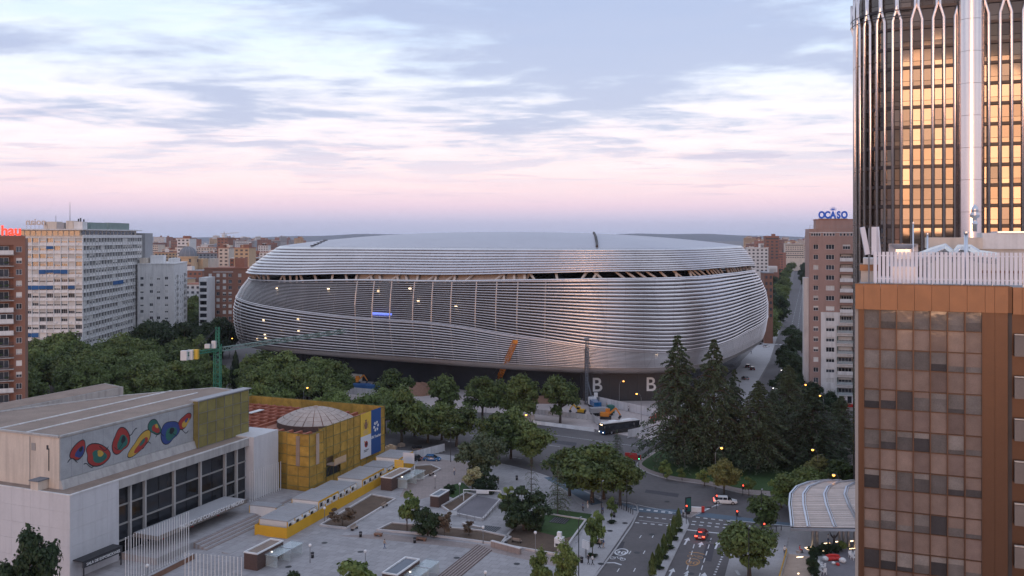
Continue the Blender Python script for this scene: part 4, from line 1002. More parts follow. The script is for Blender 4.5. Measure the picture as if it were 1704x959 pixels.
def build_white_resi():
    t = thing('residential_block', 'plain white eight storey apartment block behind dark trees', 'building', at(290, 428.0), R(10))
    H = 40.5; PIT = 3.12; rr = random.Random(6)
    # left face towards -x (y = 0), right face along +y (x = 0)
    LW, RW = 16.5, 34.0; hl, hr, bl = [], [], []
    for f in range(11):
        zc = H - 6.5 - f * PIT
        if zc < 2: continue
        for u in (1.2, 5.4, 8.6, 12.2): hl.append((u, round(u + 1.5, 2), round(zc - .7, 2), round(zc + .7, 2)))
        for v in (2.2, 15.0, 20.5, 31.0): hr.append((v, round(v + 1.7, 2), round(zc - .8, 2), round(zc + .8, 2)))
        for v in (6.0, 25.0): bl.append((v, round(v + 5.0, 2), round(zc - 1.1, 2), round(zc + 1.2, 2)))
    facade('front_wall', t, (-LW, 0, 0), 0, LW, H, hl, 'white_stained', .3); facade('side_wall', t, (0, 0, 0), R(90), RW, H, hr + bl, 'white_stained', .8)
    piece('core', 'far_grey', t, -LW, -.9, .9, RW, 0, H - .1); piece('roof', 'white_stained', t, -LW - .2, .2, -.2, RW, H, H + .5)
    for h in hl: window(t, (-LW, 0, 0), 0, *h, kind=rr.choice([0, 0, .5, 1.0]), recess=.16)
    for h in hr: window(t, (0, 0, 0), R(90), *h, kind=rr.choice([0, 0, .5]), recess=.16)
    for h in bl:
        window(t, (0, 0, 0), R(90), h[0] + .5, h[1] - .5, h[2] + .1, h[3] - .2, recess=.7, bars=3)
        piece('balcony_front', 'white_stained', t, .0, .5, h[0], h[1], h[2] - .1, h[2] + .95)
    piece('roof_house', 'white_paint', t, -12, -6, 6, 12, H + .5, H + 4.2); piece('roof_house', 'white_stained', t, -5, -2, 12, 26, H + .5, H + 2.6); piece('roof_house', 'cream', t, -16, -13, 2, 10, H + .5, H + 3)
    t2 = thing('brick_flats', 'brown brick flats with white windows beside the stadium corner', 'building', at(340, 470.0), R(0))
    H = 37.0; W = 25.0; hs = []
    for f in range(11):
        zc = H - 3.5 - f * 3.2
        if zc < 2: continue
        for u in (2.2, 6.3, 9.6, 12.6, 17.6): hs.append((u, round(u + 1.7, 2), round(zc - .9, 2), round(zc + .9, 2)))
    facade('front_wall', t2, (0, 0, 0), 0, W, H, hs, 'brick', .3); piece('core', 'brick', t2, 0, W, .6, 18, 0, H - .1); piece('roof', 'terracotta', t2, -.3, W + .3, -.3, 18, H, H + .5)
    for h in hs: window(t2, (0, 0, 0), 0, *h, kind=rr.choice([0, 0, .5, 1.0]), recess=.16)
    piece('roof_house', 'terracotta', t2, 15, 20, 3, 9, H + .5, H + 5.4); piece('roof_house', 'cream', t2, 1, 4.6, 3, 9, H + .5, H + 5.2); piece('string_course', 'white_stained', t2, 4.5, 15, -.1, -.003, H - 1.9, H - 1.6)
    t3 = thing('side_flats', 'white balconied flats squeezed between white block and brick flats', 'building', at(331, 455.0), 0)
    piece('wall', 'white_stained', t3, 0, 4.2, 0, 12, 0, 33)
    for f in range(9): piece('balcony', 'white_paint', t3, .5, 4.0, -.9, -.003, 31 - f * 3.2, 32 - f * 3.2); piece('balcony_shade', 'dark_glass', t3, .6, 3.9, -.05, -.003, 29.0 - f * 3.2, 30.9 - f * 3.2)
build_white_resi()
# ------------------------------------------------------------------ congress hall on the left
def uE(px, o, e=E0):
    """distance along the avenue direction from o at which column px is reached"""
    r = (px - CX) / FPX; ex, ey = math.sin(e), math.cos(e); return (r * o.y - o.x) / (ex - r * ey)
def build_hall():
    O = Vector((-69.0, 140.7, 0)); t = thing('congress_hall', 'concrete congress hall with dark glazed front and painted mural under a gravel roof', 'building', O, LX)
    H = 13.4; XG0, XG1, XE = uE(198, O), uE(414, O), uE(455, O)
    piece('west_wall', 'concrete_pale', t, .06, 2, .08, 40, 0, H); piece('plain_wall', 'concrete', t, .02, XG0, .07, 3, 0, H)
    for j in range(5):
        for k in range(4): piece('wall_panel', 'concrete_pale', t, XG0 * k / 4 + .012, XG0 * (k + 1) / 4 - .012, 0, .068, H * j / 5 + .012, H * (j + 1) / 5 - .012)
        for k in range(9): piece('wall_panel', 'concrete_pale', t, 0, .058, .09 + 4.2 * k, .09 + 4.2 * (k + 1) - .024, H * j / 5 + .012, H * (j + 1) / 5 - .012)
    piece('wall_coping', 'white_stained', t, -.05, .3, .1, 38, H + .005, H + .14)
    piece('rear_core', 'concrete', t, 2, XE, 4, 38, 0, H - .3); piece('end_wall', 'concrete_pale', t, XG1 + .02, XE, -1.2, 6, 0, H + .3)
    piece('top_beam', 'concrete', t, XG0 + .02, XG1, -.05, 3.9, H - 1.45, H); piece('beam_coping', 'white_stained', t, .2, XG1, -.12, .25, H + .022, H + .2)
    piece('terrace_deck', 'gravel_roof', t, 0.4, XE - .3, .4, 39, H - .1, H + .03)
    us = [uE(p, O) for p in (198, 221.5, 246, 294.5, 338, 379, 398, 414)]; zs = [.2, 2.9, 5.6, 8.8, H - 1.45]
    piece('glazing_back', 'stadium_dark', t, XG0, XG1, 2.4, 2.5, 0, H - 1.5)
    for i in range(7):
        for j in range(4):
            n = 2 if us[i + 1] - us[i] > 4 else 1
            for k in range(n):
                a = us[i] + (us[i + 1] - us[i]) * k / n; b = us[i] + (us[i + 1] - us[i]) * (k + 1) / n
                piece('pane', 'dark_glass', t, a + .16, b - .06, 1.0, 1.06, zs[j] + .12, zs[j + 1] - .12)
                piece('glazing_bar', 'frame_dark', t, b - .05, b + .0, .96, 1.08, zs[j] + .1, zs[j + 1] - .1)
    for u in us[1:-1]: piece('glazing_pier', 'concrete', t, u - .18, u + .18, .45, 1.3, 0, H - 1.46)
    for z in zs[:-1]: piece('glazing_transom', 'frame_grey', t, XG0 + .02, XG1, .7, 1.2, z - .1, z + .1)
    # entrance canopy with its name
    cn = piece('entrance_canopy', 'balcony_stone', t, 12.8, 36, -5.4, -.06, 3.1, 3.75); piece('canopy_top', 'grey_roof', t, 13, 35.8, -5.2, -.1, 3.753, 3.8)
    text_obj('canopy_lettering', 'PALACIO DE CONGRESOS DE MADRID', 1.05, .08, 'white_paint', t, (26.5, -5.46, 3.42), (R(90), 0, 0), bold=.015, sx=.92)
    for x in (18, 25, 32): piece('canopy_column', 'plastic_red', t, x, x + .4, -1.8, -1.4, 1.25, 3.1)
    # raised entrance terrace and steps
    piece('entrance_terrace', 'paving_plaza', t, XG0 + .5, 52, -7.5, 0 - .07, 0.1, 1.25)
    for k in range(8): piece('step', 'kerb' if k % 2 else 'paving_warm', t, 19, 50, -7.5 - .42 * (k + 1), -7.5 - .42 * k + .002, 0.1, 1.25 - .14 * (k + 1) + .001)
    for k in range(4): piece('step', 'kerb', t, 19, 50, -13.5 - .42 * (k + 1), -13.5 - .42 * k, 0.1, .32 - .04 * k)
    # the hall's upper volume
    def Lc(p): d = Vector((p[0], p[1], 0)) - O; c, s = math.cos(LX), math.sin(LX); return (d.x * c + d.y * s, -d.x * s + d.y * c)
    poly = [Lc(p) for p in ((-72.5, 144.3), (-55.5, 186.3), (-63, 190.5), (-78, 181.5), (-94, 164), (-92, 152.2))]
    m = MB(); m.prism(poly, H + .03, 21.7); m.build('auditorium_wall', 'cream', t)
    m = MB(); m.prism([(p[0] * .996 + .1, p[1] * .99 + .1) for p in poly], 21.703, 21.82); roof = m.build('roof', 'gravel_roof', t)
    m = MB()
    for a, b in zip(poly, poly[1:] + poly[:1]): m.bar((*a, 21.86), (*b, 21.86), .5, .3)
    m.build('roof_edge', 'concrete', t)
    A_, F_ = Vector((*poly[0], 0)), Vector((*poly[1], 0)); d = (F_ - A_).normalized(); nrm = Vector((-d.y, d.x, 0)); B_ = Vector((*poly[5], 0)) - A_
    for f in (.36, .68):
        m = MB(); a = A_ + B_ * f + d * .3; m.bar((a.x, a.y, 21.9), tuple((a + d * 40).xy) + (21.9,), .35, .18); m.build('roof_seam', 'white_stained', t)
    ang = math.atan2(d.y, d.x); Lf = (F_ - A_).length; tm = 30.4
    fr = bpy.data.objects.new('mural_wall', None)
    m = MB(); m.add([(0, -.02, 13.45), (Lf, -.02, 13.45), (Lf, -.9, 13.45), (0, -.9, 13.45), (0, -.02, 14.85), (Lf, -.02, 14.85), (Lf, -.35, 14.85), (0, -.35, 14.85)], [(0, 1, 2, 3), (7, 6, 5, 4), (3, 2, 6, 7), (0, 3, 7, 4), (1, 5, 6, 2)])
    lg = m.build('mural_ledge', 'concrete', t); lg.location = A_; lg.rotation_euler = (0, 0, ang)
    mu = MB(); mu.box(.1, tm, -.14, -.01, 14.9, 21.55); mu = mu.build('mural', 'mural_ground', t); mu.location = A_; mu.rotation_euler = (0, 0, ang); mu['label'] = 'pale grey mural panel painted with loose bright shapes'
    def blob(mat, pts, lay):
        m = MB(); m.add([(p[0], -.14 - .012 * lay, p[1]) for p in pts] + [(p[0], -.141, p[1]) for p in pts], [tuple(range(len(pts)))] + [(i, i + len(pts), (i + 1) % len(pts) + len(pts), (i + 1) % len(pts)) for i in range(len(pts))])
        m.build('painted_shape', mat, mu)
    def ell(cx, cz, rx, rz_, rot=0.0, a0=0, a1=360, n=26):
        out = []
        for i in range(n + 1):
            a = R(a0 + (a1 - a0) * i / n); x, z = rx * math.cos(a), rz_ * math.sin(a); out.append((cx + x * math.cos(rot) - z * math.sin(rot), cz + x * math.sin(rot) + z * math.cos(rot)))
        return out if abs(a1 - a0) < 360 else out[:-1]
    # a plain stand-in: loose irregular patches in the same colours, not the original composition
    rm = random.Random(31); cols = ['mural_red', 'mural_blue', 'mural_green', 'mural_yellow', 'mural_black']
    def wob(cx, cz, rx, rz_, rot, k=.16, n=30):
        p1, p2 = rm.uniform(0, 6), rm.uniform(0, 6); out = []
        for i in range(n):
            a = 2 * math.pi * i / n; q = 1 + k * math.sin(2 * a + p1) + k * .6 * math.sin(3 * a + p2); x, z = rx * q * math.cos(a), rz_ * q * math.sin(a)
            out.append((cx + x * math.cos(rot) - z * math.sin(rot), min(21.4, max(15.0, cz + x * math.sin(rot) + z * math.cos(rot)))))
        return out
    lay = 1
    for cx, cz, rx, rz_, rot in ((3.6, 18.9, 1.9, 1.0, .8), (7.6, 17.3, 2.9, 1.5, -.3), (12.6, 18.6, 1.7, 2.2, .2), (17.0, 17.2, 2.7, 1.2, .5), (20.4, 19.4, 1.5, 1.2, -.6), (24.2, 17.8, 2.0, 2.2, .9), (28.0, 19.0, 1.6, 1.1, .4)):
        c = rm.sample(cols[:4], 3); st_ = rm.getstate(); o = wob(cx, cz, rx + .15, rz_ + .15, rot); rm.setstate(st_); i_ = wob(cx, cz, rx, rz_, rot)
        blob('mural_black', o, 1); blob(c[0], i_, 2); blob(c[1], [((p[0] - cx) * .62 + cx + .3, (p[1] - cz) * .6 + cz - .35) for p in i_], 3); blob('mural_black' if rm.random() < .5 else c[2], [((p[0] - cx) * .26 + cx + .5, (p[1] - cz) * .3 + cz + .1) for p in i_], 4)
    for k in range(9):
        x, z = 1.5 + k * 3.2, rm.uniform(15.6, 20.6); pts = [(x + q * .32, z + .5 * math.sin(q * .7 + k)) for q in range(7)]; blob('mural_black', pts + [(p[0], p[1] - .13) for p in pts[::-1]], 5)
    for k in range(14): piece('tile_joint', 'mural_black', mu, .1 + 2.16 * (k + 1), .118 + 2.16 * (k + 1), -.143, -.1405, 14.9, 21.5)
    # scaffold with dull netting over the rest of that wall
    sc = thing('wall_scaffold', 'olive netted scaffold hung along the end of the mural wall', 'scaffold', O + Vector((math.cos(LX) * 0, 0, 0)), LX)
    nb = 6; x0, x1 = tm + .1, Lf
    for i in range(nb):
        for j in range(4):
            a = x0 + (x1 - x0) * i / nb; b = x0 + (x1 - x0) * (i + 1) / nb; z0 = 13.5 + 2.2 * j; p = A_ + d * ((a + b) / 2) - nrm * 1.25
            q = piece('net_panel', 'netting_olive', sc, p.x - (b - a) / 2 + .03, p.x + (b - a) / 2 - .03, p.y - .03, p.y + .03, z0 + (0.02), z0 + 2.15, ang + R(rng.uniform(-2, 2)))
    for i in range(nb + 1):
        a = x0 + (x1 - x0) * i / nb; p = A_ + d * a - nrm * 1.33; piece('standard', 'metal_grey', sc, p.x - .04, p.x + .04, p.y - .04, p.y + .04, 13.45, 22.6)
    for j in range(5):
        m = MB(); a = A_ + d * x0 - nrm * 1.36; b = A_ + d * x1 - nrm * 1.36; z = 13.5 + 2.2 * j; m.bar((a.x, a.y, z), (b.x, b.y, z), .07); m.build('ledger', 'metal_grey', sc)
    a = A_ + d * (x0 - .3) - nrm * .35; m = MB(); q = [a - nrm * 1.2, a + d * (Lf - x0 + .9) - nrm * 1.2, a + d * (Lf - x0 + .9) + nrm * 1.0, a + nrm * 1.0]
    m.prism([(p.x, p.y) for p in q], 22.45, 22.62); m.build('cover_sheet', 'grey_roof', sc)
    p = A_ + d * x0 - nrm * .6; piece('end_net', 'netting_olive', sc, p.x - .03, p.x + .03, p.y - .6, p.y + .6, 13.5, 22.3, ang)
    # west wall bits
    m = MB(); w = (Vector((*poly[5], 0)) - A_).normalized()
    for f, z0, z1, wd, mt, nm in ((2.2, 16.2, 19.8, .15, 'frame_dark', 'downpipe'), (6.4, 13.5, 21.4, .12, 'frame_grey', 'downpipe'), (5.6, 19.2, 20.4, .9, 'frame_grey', 'vent'), (2.5, 19.6, 20.3, .35, 'frame_dark', 'wall_lamp')):
        p = A_ + w * f; q = piece(nm, mt, t, p.x - .08, p.x - .02, p.y - wd / 2, p.y + wd / 2, z0, z1, math.atan2(w.y, w.x) - R(90))
    p = A_ + w * 3.1; piece('roof_hut', 'cream', t, p.x - 2.0, p.x - .1, p.y - .8, p.y + .8, 13.44, 14.9); piece('roof_hut_lid', 'slate', t, p.x - 2.2, p.x - .05, p.y - 1, p.y + 1, 14.903, 15.1)
    # exhibition room sign by the corner
    sg = thing('exhibition_sign', 'long black sign board with white words by the hall corner', 'sign', O, LX)
    piece('board', 'frame_dark', sg, .6, 8.4, -2.2, -1.9, 2.2, 3.1); piece('canopy', 'metal_dark', sg, .5, 8.5, -2.15, -.02, 3.103, 3.25)
    for x in (.7, 8.2): piece('post', 'metal_dark', sg, x, x + .15, -2.1, -1.95, 0.14, 2.2)
    text_obj('lettering', 'SALA DE EXPOSICIONES', .62, .04, 'white_paint', sg, (4.5, -2.23, 2.45), (R(90), 0, 0), bold=.01)
    # annexes behind
    an = thing('hall_annexe', 'low concrete annexe with a wedge roof behind the gravel roof', 'building', O + Vector((-38, 72, 0)), LX - R(16))
    m = MB(); m.add([(-14, 0, 0), (16, 0, 0), (16, 9, 0), (-14, 9, 0), (-14, 0, 14.6), (16, 0, 16.3), (16, 9, 16.3), (-14, 9, 14.6)], [(0, 3, 2, 1), (4, 5, 6, 7), (0, 1, 5, 4), (1, 2, 6, 5), (2, 3, 7, 6), (3, 0, 4, 7)]); m.build('wall', 'concrete', an)
    m = MB(); m.add([(-13.6, .4, 14.68), (15.6, .4, 16.33), (15.6, 8.6, 16.33), (-13.6, 8.6, 14.68)], [(0, 1, 2, 3)]); m.build('roof', 'gravel_roof', an)
    piece('strip_window', 'dark_glass', an, -2, 15, -.06, -.003, 13.0, 14.4); piece('low_roof', 'white_stained', an, -26, -14.01, -6, 9, 0, 14.0); piece('dark_roof', 'slate', an, -34, -26.01, -4, 9, 0, 13.6)
    m = MB(); m.box(0, 1.8, 0, 1.6, 0, 1.4); m.box(-1.4, 0, .3, 1.3, .3, 1.2); u = m.build('air_unit', 'galvanised', None); u.location = O + Vector((-46, 54, 14)); u.location.z = 14.0; tag(u, 'silver air handling unit on the low white roof behind the hall', 'air unit')
    # flag poles
    def poles(p, q, n, h, label, group):
        a, b = ground(*p), ground(*q)
        m = MB(); m.tube([(0, 0, 0), (0, 0, h * .5), (0, 0, h)], [.075, .065, .045], 8); m.tube([(0, 0, 0.0), (0, 0, .25)], .14, 8); m.tube([(0, 0, h), (0, 0, h + .1)], .07, 6); me = m.mesh('flag_pole', 'white_paint')
        for i in range(n): o = link(bpy.data.objects.new('flag_pole', me)); o.location = a.lerp(b, i / (n - 1)) + Vector((0, 0, .1)); tag(o, label, 'flag pole', group)
    poles((209, 974), (314, 925), 26, 7.2, 'bare white flag pole in the close row before the glazed hall front', 'flag poles before the hall')
    poles((416, 846), (467, 826), 15, 7.0, 'bare white flag pole in the row beside the yellow netted building', 'flag poles by the netted building')
    poles((308, 1001), (402, 1010), 16, 7.0, 'bare white flag pole in the low row beside the brick kiosk', 'flag poles by the brick kiosk')
    bx = thing('planter_wall', 'long low stone wall with plants below the white flag poles', 'wall', ground(212, 985), 0)
    a, b = ground(212, 985), ground(318, 931); v = b - a; bx.rotation_euler = (0, 0, math.atan2(v.y, v.x)); piece('wall', 'stone_red', bx, 0, v.length, -.7, -.3, 0.12, 1.0); piece('coping', 'kerb', bx, -.1, v.length + .1, -.75, -.25, 1.003, 1.1)
build_hall()

def build_netted():
    O = Vector((-42.9, 187.5, 0)); t = thing('netted_building', 'building wrapped in yellow scaffold netting with a shallow ribbed dome', 'building', O, LX)
    X, Y, H, RF = 32.4, 39.0, 12.9, 10.6; rr = random.Random(9)
    piece('core', 'ochre_wall', t, 1.6, X - 1.6, 1.6, Y - 1.6, 0, RF)
    piece('roof_deck', 'terracotta', t, 1.3, X - 1.3, 1.3, Y - 1.3, RF + .003, RF + .12)
    def wall(x0, y0, x1, y1, n, skip=()):
        d = Vector((x1 - x0, y1 - y0, 0)); L_ = d.length; a = math.atan2(d.y, d.x); d /= L_; lv = [0, 2.0, 4.1, 6.2, 8.3, 10.4, H]
        for i in range(n):
            for j in range(6):
                if (i, j) in skip: continue
                c = Vector((x0, y0, 0)) + d * L_ * (i + .5) / n; w = L_ / n
                p = piece('net_panel', 'netting', t, c.x - w / 2 + .02, c.x + w / 2 - .02, c.y - .025, c.y + .025, max(.15, lv[j]) + .04, lv[j + 1] - .03, a + R(rr.uniform(-1.6, 1.6))); p.rotation_euler[0] = R(rr.uniform(-1.2, 1.2))
        off_ = Vector((d.y, -d.x, 0)) * .09
        for i in range(n + 1):
            c = Vector((x0, y0, 0)) + d * L_ * i / n + off_; piece('standard', 'netting_olive', t, c.x - .04, c.x + .04, c.y - .04, c.y + .04, .14, H + .3)
        for z in lv[1:]:
            m = MB(); a0 = Vector((x0, y0, z)) + off_ * 1.4; m.bar(a0, a0 + d * L_, .06, .14); m.build('ledger', 'netting_olive', t)
    wall(0, Y, 0, 4.2, 12); wall(4.6, 0, X, 0, 10, skip=((1, 1), (1, 2), (2, 1))); wall(X, 0, X, Y, 13); wall(X, Y, 0, Y, 11)
    wall(-.6, 4.2, -.6, -1.3, 2); wall(-.6, -1.3, 4.6, -1.3, 2); wall(4.6, -1.3, 4.6, 0, 1)
    for k in range(9):
        m = MB(); a = 5 + 3 * k; m.bar((a, -.14, .3 + 2.1 * (k % 3)), (a + 2.7, -.14, 4.1 + 2.1 * (k % 3)), .05); m.build('brace', 'netting_olive', t); m = MB(); m.bar((-.14, a, .3 + 2.1 * (k % 3)), (-.14, a + 2.8, 4.1 + 2.1 * (k % 3)), .05); m.build('brace', 'netting_olive', t)
    piece('timber_panel', 'wood', t, -.78, -.68, 1.0, 1.9, 6.2, 12.4); piece('timber_panel', 'wood', t, 1.6, 2.7, -1.5, -1.42, 6.2, 12.6); piece('timber_panel', 'wood', t, -.14, -.07, 9.0, 10.2, 5.0, 11.6)
    piece('loading_deck', 'wood', t, 8.0, 12.6, -1.8, .5, 4.4, 4.6); piece('deck_rail', 'ochre_wall', t, 8.0, 12.6, -1.82, -1.72, 4.603, 5.9); piece('dark_opening', 'frame_dark', t, 8.1, 12.4, .3, .4, 1.6, 4.39)
    # inside of the roof: red steel beams and a dome
    for k in range(15):
        y = 2 + k * 2.4
        for (a, b) in ((1.4, 8.2) if 1 < y < 18 else (1.4, X - 1.4), (26.5, X - 1.4) if 1 < y < 18 else (0, 0)):
            if b > a: piece('roof_beam', 'red_steel', t, a, b, y - .3, y + .3, RF + .13, RF + .75)
    for k in range(9): piece('roof_joist', 'red_steel', t, 2.2 + 3.3 * k, 2.5 + 3.3 * k, 19, Y - 2, RF + .753, RF + 1.05)
    for x, y, w in ((3, 26, 6), (6, 33, 7), (18, 28, 5)): piece('white_sheet', 'white_stained', t, x, x + w, y, y + 1.4, RF + 1.06, RF + 1.2)
    cx, cy, r, n, rows = 17.4, 9.4, 8.6, 24, 6
    m = MB(); m.lathe([(r + .1, RF + .12), (r + .1, RF + 1.35), (r - .4, RF + 1.36)], 32, (cx, cy)); dm = m.build('dome_drum', 'brick_dark', t)
    for j in range(rows):
        a0, a1 = j / rows, (j + 1) / rows - .012
        for i in range(n):
            b0, b1 = 2 * math.pi * i / n + .012, 2 * math.pi * (i + 1) / n - .012; pts = []
            for (aa, bb) in ((a0, b0), (a0, b1), (a1, b1), (a1, b0)):
                rad = r * (1 - aa); z = RF + 1.4 + 2.7 * (1 - (1 - aa) ** 2.0); pts.append((cx + rad * math.cos(bb), cy + rad * math.sin(bb), z))
            mm = MB(); low = [(p[0], p[1], p[2] - .15) for p in pts]; mm.add(pts + low, [(0, 1, 2, 3), (4, 5, 1, 0), (5, 6, 2, 1), (6, 7, 3, 2), (7, 4, 0, 3)]); mm.build('shell_panel', 'dome_shell', dm)
    m = MB(); m.lathe([(r - .2, RF + 1.2), (r * .5, RF + 3.2), (.01, RF + 4.0)], 24, (cx, cy)); m.build('dome_core', 'red_steel', dm)
    m = MB(); m.lathe([(.5, RF + 4.0), (.5, RF + 4.35), (.01, RF + 4.4)], 12, (cx, cy)); m.build('dome_cap', 'dome_shell', dm)
    # banners
    b = thing('tall_banner', 'tall blue banner with a white globe mark on the yellow netting', 'banner', O, LX)
    piece('sheet', 'banner_blue', b, 25.75, 30.2, -.28, -.24, 2.7, H + .2)
    m = MB(); cx, cz = 27.95, 9.0
    for k in range(6):
        a = R(60 * k + 10); pts = [(cx + math.cos(a + q) * rr_, -.30, cz + math.sin(a + q) * rr_) for q, rr_ in ((-.36, .45), (-.4, 1.15), (-.1, 1.3), (.28, 1.15), (.2, .6))]; m.add(pts, [(0, 1, 2, 3, 4)])
    m.build('globe_mark', 'white_paint', b); text_obj('lettering', 'UN Tourism', .88, .02, 'white_paint', b, (27.95, -.30, 6.4), (R(90), 0, 0), bold=.02)
    b2 = thing('crest_banner', 'yellow over white banner with small crests beside the blue banner', 'banner', O, LX)
    piece('upper_sheet', 'yellow_pale', b2, 21.1, 25.7, -.28, -.24, 7.75, H + .1); piece('lower_sheet', 'banner_white', b2, 21.1, 25.7, -.28, -.24, 2.7, 7.74)
    m = MB(); m.add([(23.0, -.3, 10.9), (22.7, -.3, 10.2), (22.9, -.3, 9.4), (23.4, -.3, 9.1), (23.9, -.3, 9.4), (24.1, -.3, 10.2), (23.8, -.3, 10.9)], [tuple(range(7))]); m.add([(23.1, -.3, 10.95), (23.7, -.3, 10.95), (23.9, -.3, 11.5), (23.4, -.3, 11.3), (22.9, -.3, 11.5)], [tuple(range(5))])
    m.add([(22.4, -.3, 9.3), (22.6, -.3, 9.3), (22.6, -.3, 10.9), (22.4, -.3, 10.9)], [(0, 1, 2, 3)]); m.add([(24.2, -.3, 9.3), (24.4, -.3, 9.3), (24.4, -.3, 10.9), (24.2, -.3, 10.9)], [(0, 1, 2, 3)]); m.build('crest', 'stone_red', b2)
    for k in range(4): piece('text_line', 'ochre_wall', b2, 22.3, 24.5 - .3 * (k % 2), -.305, -.285, 8.85 - .25 * k, 8.97 - .25 * k)
    m = MB(); n = 18; m.add([(23.5 + .75 * math.cos(2 * math.pi * i / n), -.3, 5.7 + .75 * math.sin(2 * math.pi * i / n)) for i in range(n)], [tuple(range(n))]); m.build('round_crest', 'mural_red', b2); piece('crest_mark', 'mural_black', b2, 23.2, 23.9, -.32, -.305, 5.4, 6.0); piece('crest_tip', 'yellow', b2, 22.6, 22.9, -.31, -.29, 6.2, 6.6)
    for k in range(2): piece('text_line', 'mural_black', b2, 22.5, 24.6 - .6 * k, -.305, -.285, 4.3 - .3 * k, 4.45 - .3 * k)
build_netted()

def build_cabins():
    e = R(18.5); rz = R(90) - e; O = ground(477, 898) + Vector((0, 0, .14)); LEN = 54.0
    w = thing('site_hoarding', 'bright yellow hoarding round the rows of white site cabins', 'hoarding', O, rz)
    n = 22
    for i in range(n):
        h = 1.9 if i < 8 else (1.75 if i < 15 else 2.0); piece('board', 'yellow', w, LEN * i / n, LEN * (i + 1) / n - .015, -.06, 0, 0, h)
    for i in range(3): piece('board', 'yellow', w, -.06, 0, 6.6 * i / 3, 6.6 * (i + 1) / 3 - .015, 0, 1.9)
    for i in range(9): piece('board', 'yellow', w, 2.45 * i, 2.45 * (i + 1) - .015, 6.6, 6.66, 0, 1.8)
    pr = None
    def mk():
        t = thing('site_cabin', '', 'cabin', (0, 0, 0), 0); m = MB(); m.box(0, 2.4, 0, 5.9, 0.1, 2.5); m.build('shell', 'plastic_white', t)
        m = MB(); m.box(-.03, 2.43, -.03, 5.93, 2.503, 2.66); m.build('roof', 'grey_roof', t)
        m = MB()
        for k in range(5): m.box(.2 + k * .45, .26 + k * .45, 0, 5.9, 2.663, 2.70)
        m.build('roof_rib', 'galvanised', t)
        m = MB(); m.box(.3, 1.3, -.05, -.003, 1.35, 2.2); wv = m.build('window', 'white_paint', t); m = MB(); m.box(.38, 1.22, -.07, -.053, 1.43, 2.12); m.build('pane', 'window_glass', wv)
        m = MB(); m.box(1.5, 2.2, -.25, -.003, 1.6, 2.1); m.build('air_unit', 'plastic_white', t)
        for x in (0, 2.3):
            for y in (0, 5.8): piece('corner_post', 'yellow' , t, x - .02, x + .12, y - .02, y + .12, 0, 2.5)
        return t
    pr = mk(); first = True; c, s = math.cos(rz), math.sin(rz)
    for gi, (xs, k, dz, yo) in enumerate(((.8, 4, 0.15, .35), (11.6, 3, .75, .35), (20.6, 3, 0, 1.2), (29.4, 4, .3, .5), (40.6, 2, .05, .35), (46.6, 3, .7, .3))):
        for i in range(k):
            o = pr if first else copy_tree(pr); first = False; x = xs + i * 2.46
            o.location = (O.x + c * x - s * yo, O.y + s * x + c * yo, .14 + dz); o.rotation_euler = (0, 0, rz)
            tag(o, ['white site cabin in the row at the plaza end of the yellow hoarding', 'white site cabin in the second row behind the yellow hoarding', 'low white site cabin beside the netted stair tower', 'white site cabin in the long row under the netted south wall', 'white site cabin just before the blue banner', 'raised white site cabin at the street end of the hoarding'][gi], 'cabin', 'site cabins')
            if gi in (1, 3, 5): piece('fascia', 'yellow', o, -.04, 2.44, -.09, -.035, 2.32, 2.68)
            if dz: piece('skid', 'yellow', o, 0, 2.4, 0, 5.9, -dz, .1)
    o = copy_tree(pr); o.location = ground(468, 862) + Vector((0, 0, .14)) ; o.location = Vector((-44.5, 170.0, .14)); o.rotation_euler = (0, 0, rz); tag(o, 'single small cabin set apart behind the hoarding near the flag poles', 'cabin', 'site cabins')
    sg = thing('site_sign', 'square yellow notice board above the hoarding end', 'sign', ground(664, 800) + Vector((0, 0, .14)), rz); piece('board', 'yellow_pale', sg, -.05, .02, -1.1, 1.1, 2.6, 4.4); piece('post', 'metal_grey', sg, .03, .12, -.9, -.8, 0, 4.2); piece('post', 'metal_grey', sg, .03, .12, .8, .9, 0, 4.2)
    for k in range(4): piece('text_line', 'ochre_wall', sg, -.07, -.052, -.8, .8 - .3 * (k % 2), 4.0 - .3 * k, 4.1 - .3 * k)
    sg = thing('site_sign', 'square white notice board beside the parked dark car', 'sign', ground(680, 790) + Vector((0, 0, .14)), rz); piece('board', 'banner_white', sg, -.05, .02, -1.4, 1.4, 2.4, 4.8); piece('post', 'metal_grey', sg, .03, .12, -1.2, -1.1, 0, 4.6); piece('post', 'metal_grey', sg, .03, .12, 1.1, 1.2, 0, 4.6)
build_cabins()

